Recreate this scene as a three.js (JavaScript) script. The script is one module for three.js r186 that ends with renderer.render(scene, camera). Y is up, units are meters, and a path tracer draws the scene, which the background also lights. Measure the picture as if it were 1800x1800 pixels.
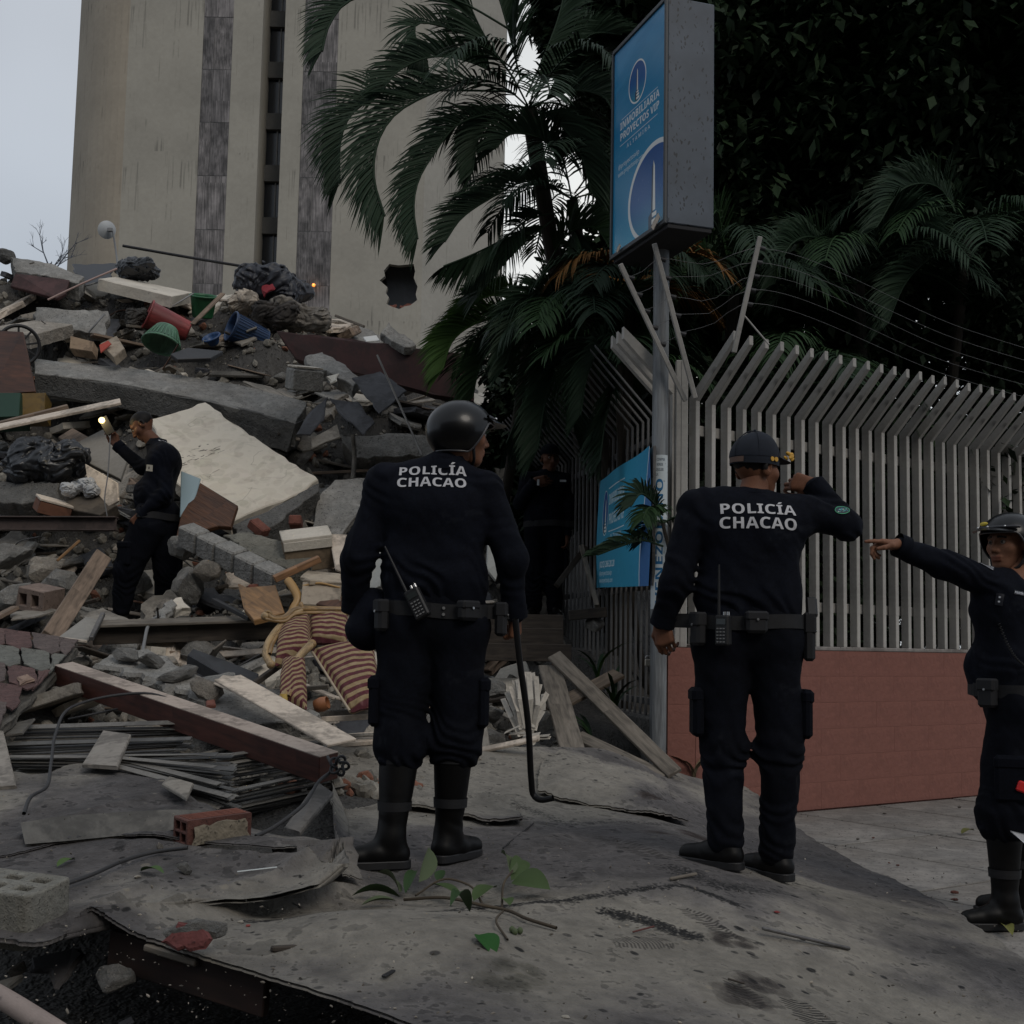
import * as THREE from 'three';
import { ConvexGeometry } from 'three/addons/geometries/ConvexGeometry.js';
import { DecalGeometry } from 'three/addons/geometries/DecalGeometry.js';
import { mergeGeometries, mergeVertices } from 'three/addons/utils/BufferGeometryUtils.js';
import { ImprovedNoise } from 'three/addons/math/ImprovedNoise.js';

// ---------- camera, sky, sun, exposure ----------
const scene = new THREE.Scene();
const FOV = 2 * Math.atan(900 / 2300);
const camera = new THREE.PerspectiveCamera(FOV * 180 / Math.PI, 1, 0.05, 400);
camera.position.set(0, 1.16, 0);
camera.rotation.order = 'YXZ';
camera.rotation.set(Math.atan(230 / 2300), 0, 0.019);
camera.updateMatrixWorld(true);
const renderer = new THREE.WebGLRenderer({ antialias: true });
renderer.toneMapping = THREE.LinearToneMapping;
renderer.toneMappingExposure = 1.0;
renderer.shadowMap.enabled = true;
renderer.shadowMap.type = THREE.PCFSoftShadowMap;

const clamp = (x, a = 0, b = 1) => Math.max(a, Math.min(b, x)), smooth = (a, b, x) => { const t = clamp((x - a) / (b - a)); return t * t * (3 - 2 * t); }, lerp = (a, b, t) => a + (b - a) * t;
const perlin = new ImprovedNoise();
const N3 = (x, y, z) => perlin.noise(x, y, z);
function fbm(x, y, z, o = 4) { let s = 0, a = 0.5; for (let i = 0; i < o; i++) { s += a * N3(x, y, z); x *= 2.03; y *= 2.03; z *= 2.03; a *= 0.5; } return s; }

{ // overcast evening sky: blue-grey cloud, thinner and creamy beyond the trees
  const W = 512, Hh = 256, d = new Float32Array(W * Hh * 4);
  for (let j = 0; j < Hh; j++) for (let i = 0; i < W; i++) {
    const th = (j + 0.5) / Hh * Math.PI - Math.PI / 2, ph = (i + 0.5) / W * Math.PI * 2;
    const y = Math.sin(th), c = Math.cos(th), x = c * Math.cos(ph - Math.PI), z = c * Math.sin(ph - Math.PI);
    const n = fbm(x * 2.2 + 5, y * 4 + 2, z * 2.2, 5);
    const glow = Math.exp(-((x - 0.1) ** 2 + (z + 1) ** 2) / 0.06) * Math.exp(-(Math.max(0, y - 0.2) ** 2) / 0.14);
    let b = 0.5 + 0.16 * n + 0.05 * (1 - Math.abs(y)) ** 2;
    const hi = smooth(0.05, 0.5, y); let r = b * lerp(0.85, 0.91, hi), g = b * lerp(0.97, 0.98, hi), bl = b * lerp(1.12, 1.09, hi);
    r += glow * 0.48; g += glow * 0.44; bl += glow * 0.34;
    if (y < 0) { const k = 0.25; r *= k; g *= k; bl *= k; }
    const o = (j * W + i) * 4; d[o] = r; d[o + 1] = g; d[o + 2] = bl; d[o + 3] = 1;
  }
  const sky = new THREE.DataTexture(d, W, Hh, THREE.RGBAFormat, THREE.FloatType);
  sky.mapping = THREE.EquirectangularReflectionMapping;
  sky.magFilter = sky.minFilter = THREE.LinearFilter; sky.needsUpdate = true;
  scene.background = sky; scene.environment = sky; scene.environmentIntensity = 1;
}
const sun = new THREE.DirectionalLight(new THREE.Color(1, 0.92, 0.82), 0.85);
sun.position.set(8, 13, 4); sun.target.position.set(0, 0, -9);
sun.castShadow = true; sun.shadow.radius = 45; sun.shadow.mapSize.set(2048, 2048);
Object.assign(sun.shadow.camera, { left: -14, right: 14, top: 14, bottom: -14, near: 1, far: 60 });
scene.add(sun, sun.target);

// ---------- helpers ----------
function RNG(s) { let a = s * 2654435761 >>> 0; return () => { a = (a + 0x6d2b79f5) | 0; let t = Math.imul(a ^ (a >>> 15), 1 | a); t = (t + Math.imul(t ^ (t >>> 7), 61 | t)) ^ t; return ((t ^ (t >>> 14)) >>> 0) / 4294967296; }; }
const R0 = RNG(7), rr = (a, b, R = R0) => a + (b - a) * R(), pick = (a, R = R0) => a[Math.floor(R() * a.length) % a.length];
const V = (x, y, z) => new THREE.Vector3(x, y, z);
const TT = Math.tan(FOV / 2);
// a point of the place from where it is seen in the photograph (1800 px) and how far off it stands (metres)
const P = (px, py, d) => V((px / 900 - 1) * TT * d, (1 - py / 900) * TT * d, -d).applyMatrix4(camera.matrixWorld);
// the point on the level y = h that is seen at the pixel
function G(px, py, h) { const a = P(px, py, 1).sub(camera.position), t = (h - camera.position.y) / a.y; return a.multiplyScalar(t).add(camera.position); }
const PP = (list) => list.map((q) => P(...q));

const used = {};
function numbered(n) { used[n] = (used[n] ?? -1) + 1; return used[n] ? n + '_' + String(used[n]).padStart(3, '0') : n; }
function tag(o, label, category, group, kind) { if (label) o.userData.label = label; if (category) o.userData.category = category; if (group) o.userData.group = group; if (kind) o.userData.kind = kind; return o; }
function shade(o) { o.traverse((m) => { if (m.isMesh) { m.castShadow = true; m.receiveShadow = true; } }); return o; }
function part(name, geo, mat, parent, label) { const m = new THREE.Mesh(geo, mat); m.name = name; m.castShadow = m.receiveShadow = true; parent.add(m); if (label) m.userData.label = label; return m; }
function thing(name, label, category, group, pos) { const g = new THREE.Group(); g.name = numbered(name); tag(g, label, category, group); if (pos) g.position.copy(pos); scene.add(g); return g; }
function one(name, geo, mat, label, category, group, kind) { const m = new THREE.Mesh(geo, mat); m.name = numbered(name); m.castShadow = m.receiveShadow = true; tag(m, label, category, group, kind); scene.add(m); return m; }
// moves a geometry's own origin to its middle, the mesh takes the place
function settle(m) { const g = m.geometry; g.computeBoundingBox(); const c = g.boundingBox.getCenter(V()); c.y = g.boundingBox.min.y; g.translate(-c.x, -c.y, -c.z); m.position.copy(c); return m; }

// uv in metres, by the axis that each face looks along
function boxUV(geo, s = 1) {
  const g = geo.index ? geo.toNonIndexed() : geo, p = g.attributes.position, uv = new Float32Array(p.count * 2);
  const a = V(), b = V(), c = V(), n = V();
  for (let i = 0; i < p.count; i += 3) {
    a.fromBufferAttribute(p, i); b.fromBufferAttribute(p, i + 1); c.fromBufferAttribute(p, i + 2);
    n.subVectors(b, a).cross(c.clone().sub(a));
    const x = Math.abs(n.x), y = Math.abs(n.y), z = Math.abs(n.z);
    [a, b, c].forEach((v, k) => { const o = (i + k) * 2; if (y >= x && y >= z) { uv[o] = v.x * s; uv[o + 1] = v.z * s; } else if (x >= z) { uv[o] = v.z * s; uv[o + 1] = v.y * s; } else { uv[o] = v.x * s; uv[o + 1] = v.y * s; } });
  }
  g.setAttribute('uv', new THREE.BufferAttribute(uv, 2));
  return g;
}
function fromTris(pos, uvs) { const g = new THREE.BufferGeometry(); g.setAttribute('position', new THREE.Float32BufferAttribute(pos, 3)); if (uvs) g.setAttribute('uv', new THREE.Float32BufferAttribute(uvs, 2)); g.computeVertexNormals(); return g; }
function merge(list) { return mergeGeometries(list.map((g) => { const h = g.index ? g.toNonIndexed() : g; for (const k of Object.keys(h.attributes)) if (!['position', 'normal', 'uv'].includes(k)) h.deleteAttribute(k); if (!h.attributes.uv) boxUV(h); return h; })); }

// a box with worked edges, length along x, uv in metres with u along the length
const boxCache = new Map();
function chamfer(l, w, h, c = 0.004) {
  const key = [l, w, h, c].map((v) => v.toFixed(4)).join();
  if (boxCache.has(key)) return boxCache.get(key);
  const pts = []; c = Math.min(c, l / 3, w / 3, h / 3);
  for (const x of [-1, 1]) for (const y of [-1, 1]) for (const z of [-1, 1]) { const X = x * l / 2, Y = y * h / 2, Z = z * w / 2; pts.push(V(X - x * c, Y, Z - z * c), V(X, Y - y * c, Z - z * c), V(X - x * c, Y - y * c, Z)); }
  const g = boxUV(new ConvexGeometry(pts)); boxCache.set(key, g); return g;
}
// a board or bar between two points: w across, h thick, `flat` the way its flat face looks
function along(m, a, b, flat = V(0, 1, 0)) {
  const x = b.clone().sub(a).normalize(), z = x.clone().cross(flat).normalize(), y = z.clone().cross(x);
  m.quaternion.setFromRotationMatrix(new THREE.Matrix4().makeBasis(x, y, z)); m.position.copy(a).add(b).multiplyScalar(0.5); return m;
}
function board(name, a, b, w, h, mat, label, category, group, flat, parent, c) {
  const g = chamfer(a.distanceTo(b), w, h, c), m = parent ? part(name, g, mat, parent) : one(name, g, mat, label, category, group);
  if (parent && label) m.userData.label = label;
  return along(m, a, b, flat);
}
function tubeGeo(pts, r, seg = 24, rad = 6) { return new THREE.TubeGeometry(new THREE.CatmullRomCurve3(pts), seg, r, rad); }

// a flat piece with thickness from its traced outline: worked or broken edges, back face and rim
function slabGeo(pts, th, o = {}) {
  const { jag = 0, seg = 0.08, cham = 0.006, seed = 1, rough = 0, uvs = 1 } = o, R = RNG(seed + 31);
  const c = pts.reduce((s, p) => s.add(p), V()).divideScalar(pts.length), n = V();
  pts.forEach((p, i) => { const q = pts[(i + 1) % pts.length]; n.x += (p.y - q.y) * (p.z + q.z); n.y += (p.z - q.z) * (p.x + q.x); n.z += (p.x - q.x) * (p.y + q.y); });
  n.normalize(); if (n.dot(camera.position.clone().sub(c)) < 0) n.negate();
  const ux = pts[1].clone().sub(pts[0]); ux.addScaledVector(n, -ux.dot(n)).normalize(); const uy = n.clone().cross(ux);
  let q = pts.map((p) => { const d = p.clone().sub(c); return [d.dot(ux), d.dot(uy), d.dot(n) * (o.warp ?? 1)]; });
  let area = 0; q.forEach((a, i) => { const b = q[(i + 1) % q.length]; area += a[0] * b[1] - b[0] * a[1]; }); if (area < 0) q.reverse();
  const out = [];
  q.forEach((a, i) => {
    const b = q[(i + 1) % q.length], L = Math.hypot(b[0] - a[0], b[1] - a[1]), k = jag ? Math.max(1, Math.round(L / seg)) : 1, nx = (b[1] - a[1]) / L, ny = -(b[0] - a[0]) / L;
    for (let j = 0; j < k; j++) { const t = (j + (j ? rr(-0.3, 0.3, R) : 0)) / k, e = j ? rr(-1, 0.7, R) * jag : rr(-0.5, 0, R) * jag; out.push([a[0] + (b[0] - a[0]) * t + nx * e, a[1] + (b[1] - a[1]) * t + ny * e, a[2] + (b[2] - a[2]) * t]); }
  });
  const m = out.length, ins = out.map((p, i) => { const a = out[(i + m - 1) % m], b = out[(i + 1) % m]; let tx = b[0] - a[0], ty = b[1] - a[1]; const L = Math.hypot(tx, ty) || 1; return [p[0] - ty / L * cham, p[1] + tx / L * cham, p[2]]; });
  const faces = THREE.ShapeUtils.triangulateShape(ins.map((p) => new THREE.Vector2(p[0], p[1])), []);
  const pos = [], uv = [], put = (p, dz, u, v) => { pos.push(p[0] * ux.x + p[1] * uy.x + (p[2] + dz) * n.x + c.x, p[0] * ux.y + p[1] * uy.y + (p[2] + dz) * n.y + c.y, p[0] * ux.z + p[1] * uy.z + (p[2] + dz) * n.z + c.z); uv.push((u ?? p[0]) * uvs + (o.uvo || 0), (v ?? p[1]) * uvs + (o.uvo || 0)); };
  for (const f of faces) { for (const i of f) put(ins[i], 0); for (const i of [...f].reverse()) put(out[i], -th); }
  const rim = out.map((p) => [p[0] + rr(-1, 1, R) * jag * 0.5, p[1] + rr(-1, 1, R) * jag * 0.5, p[2]]);
  let s = 0;
  for (let i = 0; i < m; i++) {
    const j = (i + 1) % m, L = Math.hypot(out[j][0] - out[i][0], out[j][1] - out[i][1]);
    const rows = [[ins, 0], [out, -cham], ...(jag ? [[rim, -th * rr(0.4, 0.6, R)]] : []), [out, -th]];
    const mid = rows.length === 4 ? -th * 0.5 : 0; if (mid) rows[2][1] = mid;
    for (let k = 0; k < rows.length - 1; k++) { const [A, za] = rows[k], [B, zb] = rows[k + 1]; put(B[i], zb, s, zb); put(B[j], zb, s + L, zb); put(A[j], za, s + L, za); put(B[i], zb, s, zb); put(A[j], za, s + L, za); put(A[i], za, s, za); }
    s += L;
  }
  return fromTris(pos, uv);
}
function slab(name, pts, th, mat, label, category, group, o) { return settle(one(name, slabGeo(pts, th, o), mat, label, category, group)); }

// a broken lump: a ball cut by random planes, then roughened
function lumpGeo(seed, detail = 3, rough = 0.05) {
  const R = RNG(seed), cuts = []; for (let i = 0; i < 11; i++) { const z = (i + 0.5) / 11 * 2 - 1, a = i * 2.4 + rr(0, 1.2, R), s = Math.sqrt(1 - z * z); cuts.push([s * Math.cos(a), z, s * Math.sin(a), rr(0.42, 0.8, R)]); }
  let g = new THREE.IcosahedronGeometry(1, detail); const p = g.attributes.position;
  for (let i = 0; i < p.count; i++) { const x = p.getX(i), y = p.getY(i), z = p.getZ(i); let r = 1; for (const [a, b, c, d] of cuts) { const k = a * x + b * y + c * z; if (k > 0.05) r = Math.min(r, d / k); } r *= 1 + rough * 2 * fbm(x * 3 + seed, y * 3, z * 3, 4); p.setXYZ(i, x * r, y * r, z * r); }
  g = boxUV(g); g.computeVertexNormals(); return g;
}

// ---------- procedural textures ----------
const tileNoise = (seed, cells) => { const R = RNG(seed), t = new Float32Array(cells * cells).map(() => R()); return (u, v) => { u *= cells; v *= cells; const x = Math.floor(u), y = Math.floor(v), sx = (u - x), sy = (v - y), fx = sx * sx * (3 - 2 * sx), fy = sy * sy * (3 - 2 * sy), g = (i, j) => t[((j % cells + cells) % cells) * cells + ((i % cells) + cells) % cells]; return (g(x, y) * (1 - fx) + g(x + 1, y) * fx) * (1 - fy) + (g(x, y + 1) * (1 - fx) + g(x + 1, y + 1) * fx) * fy; }; };
function field(seed, cells, octaves, ax = 1) { const f = []; for (let i = 0; i < octaves; i++) f.push(tileNoise(seed + i * 17, cells << i)); return (u, v) => { let s = 0, a = 0.5, w = 0; for (const n of f) { s += a * n(u * ax, v); w += a; a *= 0.6; } return s / w; }; }
function texture(size, fn, srgb = true) {
  const d = new Uint8Array(size * size * 4); const sz = size;
  for (let j = 0; j < sz; j++) for (let i = 0; i < sz; i++) { const c = fn(i / sz, j / sz), o = (j * sz + i) * 4; for (let k = 0; k < 3; k++) d[o + k] = Math.max(0, Math.min(255, 255 * (Array.isArray(c) ? c[k] : c))); d[o + 3] = 255; }
  const t = new THREE.DataTexture(d, sz, sz); t.wrapS = t.wrapT = THREE.RepeatWrapping; t.magFilter = THREE.LinearFilter; t.minFilter = THREE.LinearMipmapLinearFilter; t.generateMipmaps = true; if (srgb) t.colorSpace = THREE.SRGBColorSpace; t.needsUpdate = true; return t;
}
const TX = {}; const again = (t, n) => { const c = t.clone(); c.repeat.set(n, n); c.needsUpdate = true; return c; };
{ const a = field(1, 4, 6), b = field(2, 24, 4), c = field(3, 3, 3); const sp = field(9, 90, 2);
  TX.concrete = texture(512, (u, v) => { const k = 0.55 + 0.5 * a(u, v) + 0.22 * (b(u, v) - 0.5) - 0.35 * smooth(0.72, 0.85, sp(u, v)); const w = 0.03 * (c(u, v) - 0.5); return [k + w, k, k - w]; });
  TX.rough = texture(512, (u, v) => clamp(0.5 + 1.1 * (a(u, v) - 0.5) + 0.9 * (b(u, v) - 0.5) + 0.5 * (sp(u, v) - 0.5)), false);
  const d = field(11, 5, 6), e = field(12, 40, 3);
  TX.dust = texture(512, (u, v) => { const k = smooth(0.35, 0.62, d(u, v) + 0.25 * (e(u, v) - 0.5)); const l = 0.76 + 0.22 * k + 0.12 * (e(u, v) - 0.5); return [l, l * 0.985, l * 0.965]; });
  const g1 = field(21, 8, 5), g2 = field(22, 64, 3), g3 = field(23, 4, 4);
  TX.wood = texture(512, (u, v) => { const g = g2(u * 0.125, v) , w = g1(u * 0.25, v); const k = 0.62 + 0.3 * (w - 0.5) + 0.4 * (g - 0.5) + 0.35 * (g3(u, v) - 0.5) + 0.1; return [k, k * 0.98, k * 0.95]; });
  TX.woodbump = texture(512, (u, v) => g2(u * 0.125, v) * 0.7 + 0.3 * g1(u * 0.25, v), false);
  const f1 = field(31, 6, 5), f2 = field(32, 128, 1);
  TX.cloth = texture(512, (u, v) => 0.72 + 0.35 * (f1(u, v) - 0.5) + 0.16 * (f2(u, v) - 0.5));
  TX.weave = texture(256, (u, v) => 0.5 + 0.25 * Math.sin(u * 6.2832 * 64) * Math.sin(v * 6.2832 * 64) + 0.3 * (f1(u, v) - 0.5), false);
  const du = field(35, 5, 5), dv = field(36, 30, 3); TX.uniform = texture(512, (u, v) => { const d = smooth(0.6, 0.78, du(u, v)) * smooth(0.4, 0.7, dv(u, v)), k = 0.6 + 0.3 * (f1(u, v) - 0.5) + 0.14 * (f2(u, v) - 0.5); return [lerp(k, 1, d * 0.75), lerp(k, 0.97, d * 0.72), lerp(k, 0.9, d * 0.6)]; });
  const s1 = field(41, 3, 5), s2 = field(42, 60, 3), s3 = field(43, 6, 5);
  TX.plaster = texture(512, (u, v) => { const k = 0.86 + 0.2 * (s1(u, v) - 0.5) + 0.1 * (s2(u, v) - 0.5) - 0.22 * smooth(0.66, 0.8, s3(u, v)); return [k, k * 0.99, k * 0.97]; });
  TX.facade = texture(512, (u, v) => { const st = s2(u * 1.5, v * 0.05), k = 0.88 + 0.14 * (s1(u, v) - 0.5) + 0.06 * (s2(u, v) - 0.5) - 0.16 * smooth(0.62, 0.8, st) * smooth(0.45, 0.6, s3(u, v)); return [k, k * 0.995, k * 0.985]; });
  TX.marble = texture(512, (u, v) => { const st = s2(u * 2, v * 0.12), k = 0.42 + 0.5 * (st - 0.4) + 0.5 * (s3(u, v) - 0.5); return [k * 1.02, k, k * 1.0]; });
  TX.marble2 = texture(512, (u, v) => { const st = s2(u * 1.5 + 0.3, v * 0.06), k = 0.46 + 0.55 * (st - 0.4) + 0.55 * (s1(u, v + 0.4) - 0.5); return [k * 1.02, k, k * 1.0]; });
  TX.skin = texture(256, (u, v) => { const k = 0.9 + 0.12 * (s2(u, v) - 0.5) + 0.1 * (a(u, v) - 0.5); return [k, k * 0.98, k * 0.97]; });
}
function M(r, g, b, rough = 0.9, map, o = {}) { const m = new THREE.MeshStandardMaterial({ roughness: rough, ...o }); m.color.setRGB(r, g, b); if (map) m.map = map; m.side = THREE.DoubleSide; return m; }
const MT = {
  concrete: M(0.35, 0.337, 0.31, 0.95, TX.concrete, { bumpMap: TX.rough, bumpScale: 0.012 }),
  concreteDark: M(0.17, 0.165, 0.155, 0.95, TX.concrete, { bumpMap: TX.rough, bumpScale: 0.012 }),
  concreteWarm: M(0.42, 0.375, 0.315, 0.95, TX.concrete, { bumpMap: TX.rough, bumpScale: 0.012 }),
  plasterWhite: M(0.76, 0.71, 0.63, 0.9, TX.plaster, { bumpMap: TX.rough, bumpScale: 0.003 }),
  cream: M(0.62, 0.55, 0.475, 0.9, TX.dust, { bumpMap: TX.rough, bumpScale: 0.002 }),
  wood: M(0.36, 0.275, 0.215, 0.85, TX.wood, { bumpMap: TX.woodbump, bumpScale: 0.002 }),
  woodGrey: M(0.27, 0.245, 0.215, 0.9, TX.wood, { bumpMap: TX.woodbump, bumpScale: 0.003 }),
  woodDark: M(0.085, 0.07, 0.058, 0.85, TX.wood, { bumpMap: TX.woodbump, bumpScale: 0.002 }),
  woodRed: M(0.085, 0.032, 0.022, 0.6, TX.wood, { bumpMap: TX.woodbump, bumpScale: 0.001 }),
  woodTan: M(0.42, 0.235, 0.095, 0.55, TX.wood, { bumpMap: TX.woodbump, bumpScale: 0.001 }),
  woodBrown: M(0.2, 0.085, 0.038, 0.6, TX.wood, { bumpMap: TX.woodbump, bumpScale: 0.002 }),
  dustyDark: M(0.12, 0.115, 0.105, 0.95, TX.dust, { bumpMap: TX.rough, bumpScale: 0.006 }),
  sheetMetal: M(0.17, 0.17, 0.175, 0.6, TX.dust, { metalness: 0.25 }),
  dustySheet: M(0.26, 0.245, 0.22, 0.9, TX.dust, { bumpMap: TX.rough, bumpScale: 0.004 }),
  black: M(0.012, 0.012, 0.014, 0.55, TX.dust),
  blackBag: M(0.02, 0.022, 0.026, 0.35),
  steel: M(0.16, 0.16, 0.165, 0.55, TX.dust, { metalness: 0.6 }),
  cable: M(0.03, 0.03, 0.032, 0.7),
  cableGrey: M(0.18, 0.18, 0.18, 0.7),
  brick: M(0.24, 0.085, 0.058, 0.9, TX.concrete, { bumpMap: TX.rough, bumpScale: 0.004 }),
};
// ---------- terrain under everything ----------
function idw(points, pw = 2.2, eps = 0.03) { return (x, z) => { let s = 0, w = 0; for (const p of points) { const k = 1 / Math.pow((p.x - x) ** 2 + (p.z - z) ** 2 + eps, pw); s += k * p.y; w += k; } return s / w; }; }
const moundPts = PP([[0, 1500, 5.2], [300, 1480, 5.4], [100, 1360, 6.6], [300, 1330, 7], [520, 1340, 7], [60, 1210, 8], [300, 1230, 8], [560, 1270, 8], [100, 1130, 9], [300, 1130, 9], [500, 1130, 9.3], [250, 1084, 10.5], [60, 1040, 10.5], [450, 1040, 10.3], [620, 1080, 10.3], [60, 960, 11.2], [420, 960, 11.3], [600, 930, 11.8], [100, 880, 12], [300, 860, 12.3], [500, 870, 12.3], [640, 880, 12.3], [100, 790, 13], [-150, 700, 13.5], [60, 680, 13.6], [300, 720, 13.4], [500, 760, 13.2], [700, 850, 12.8], [100, 640, 14], [300, 640, 14], [500, 680, 13.8], [650, 690, 14], [100, 560, 15.2], [300, 570, 15], [470, 580, 15], [600, 640, 14.8], [780, 720, 14.6], [50, 490, 16.5], [250, 500, 16.5], [450, 520, 16.3], [580, 570, 16], [700, 640, 15.8], [-150, 480, 16.5], [850, 980, 12.5], [960, 1085, 12], [1020, 1110, 11.6], [900, 1180, 10.3], [700, 1200, 9.6], [1020, 1230, 9.8], [900, 1300, 8.8], [1050, 1320, 8.9], [700, 1300, 8.3], [1130, 1330, 8.9]]);
for (const [x, y, z] of [[-3, 0, -2], [0, 0, -2], [3, 0, -2], [-2, 0, -3.6], [-0.8, 0, -3.6], [0.8, 0, -4], [-0.4, 0.02, -4.6], [2, 0, -6], [2.2, 0, -8], [4, 0, -8], [1.6, 0, -9.6], [2, 0, -11], [1.8, 0, -14], [4, 0, -14], [-2, 0.05, -4.4], [1.2, 0, -5], [0.6, 0.05, -5.6], [0.8, 0.05, -7], [-6, 5, -20], [-3, 4.6, -19], [0, 3, -19], [3, 0.5, -20], [-5, 1, -26], [0, 1, -26], [6, 0, -26], [-9, 4, -17], [-8, 1, -10], [-6, 0.2, -6], [-0.2, 0.02, -5], [-1.4, 0.0, -3.8]]) moundPts.push(V(x, y, z));
const moundBase = idw(moundPts);
const inYard = (x, z) => { const dx = x - 1.27, dz = z + 8.95; return smooth(-0.1, 0.5, dx * 0.81 - dz * 0.586) * smooth(-1.2, -0.3, dx * 0.586 + dz * 0.81) * smooth(0.9, 1.5, x); };
const moundY = (x, z) => -0.3 * inYard(x, z) + (1 - inYard(x, z)) * moundBase(x, z) - 0.10 - 0.06 * smooth(-6, -9, z) + smooth(-5.5, -8, z) * 0.12 * fbm(x * 1.6, 3, z * 1.6, 4);
{ // one ground sheet, fine near the heap
  const nx = 170, nz = 210, x0 = -9, x1 = 8, z0 = -1, z1 = -26, pos = [], uv = [], idx = [];
  for (let j = 0; j <= nz; j++) for (let i = 0; i <= nx; i++) { const x = lerp(x0, x1, i / nx), z = lerp(z0, z1, j / nz); let e = Math.min(i, nx - i, nz - j, 8) / 8; if (j < 2) e = 1; pos.push(x, moundY(x, z) * e + (e < 1 ? -0.1 * (1 - e) : 0), z); uv.push(x * 0.8, z * 0.8); }
  for (let j = 0; j < nz; j++) for (let i = 0; i < nx; i++) { const a = j * (nx + 1) + i, b = a + 1, c = a + nx + 1, d = c + 1; idx.push(a, b, d, a, d, c); }
  const g = new THREE.BufferGeometry(); g.setAttribute('position', new THREE.Float32BufferAttribute(pos, 3)); g.setAttribute('uv', new THREE.Float32BufferAttribute(uv, 2)); g.setIndex(idx); g.computeVertexNormals();
  one('rubble_terrain', g, M(0.1, 0.095, 0.088, 1, TX.concrete, { bumpMap: TX.rough, bumpScale: 0.03 }), 'dark grey grit and broken masonry under the collapsed heap', 'ground', null, 'structure');
  const far = new THREE.PlaneGeometry(500, 500); far.rotateX(-Math.PI / 2); far.translate(0, -0.32, -120);
  one('ground', boxUV(far, 0.3), M(0.08, 0.078, 0.07, 1, TX.concrete), 'dark ground reaching to the horizon', 'ground', null, 'structure');
}
// ---------- sidewalk of cast panels with open joints ----------
const fenceCorner = V(1.27, 0, -8.95), fu = V(0.81, 0, -0.586).normalize(), fn = V(0.586, 0, 0.81).normalize();   // right fence: along, outward
const lu = V(-0.2, 0, -0.98).normalize(), ln = V(-0.98, 0, 0.2).normalize();                                        // left fence: along, outward
{
  const t = thing('sidewalk', 'dusty pale concrete sidewalk of large panels along the pink wall', 'sidewalk'); tag(t, null, null, null, 'structure'); delete t.userData.category; t.userData.category = 'sidewalk';
  const base = chamfer(13, 9, 0.1, 0.01), bm = part('joint_bed', base, MT.concreteDark, t); bm.quaternion.setFromRotationMatrix(new THREE.Matrix4().makeBasis(fu, V(0, 1, 0), fu.clone().cross(V(0, 1, 0)))); bm.position.copy(fenceCorner).addScaledVector(fu, 3.5).addScaledVector(fn, 4.5).setY(-0.075);
  const pav = [0, 1, 2].map((i) => M(0.27 + i * 0.014, 0.25 + i * 0.013, 0.225 + i * 0.012, 0.95, TX.concrete, { bumpMap: TX.rough, bumpScale: 0.004 }));
  const shared = boxUV(chamfer(0.892, 1.17, 0.06, 0.004).clone(), 0.7), R = RNG(61);
  for (let i = -3; i < 10; i++) for (let j = 0; j < 7; j++) { const m = part('paving_panel', shared, pick(pav, R), t); m.quaternion.copy(bm.quaternion); m.position.copy(fenceCorner).addScaledVector(fu, 0.46 + i * 0.92).addScaledVector(fn, 0.62 + j * 1.2).setY(-0.032 + rr(-0.003, 0.003, R)); }
}
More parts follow.
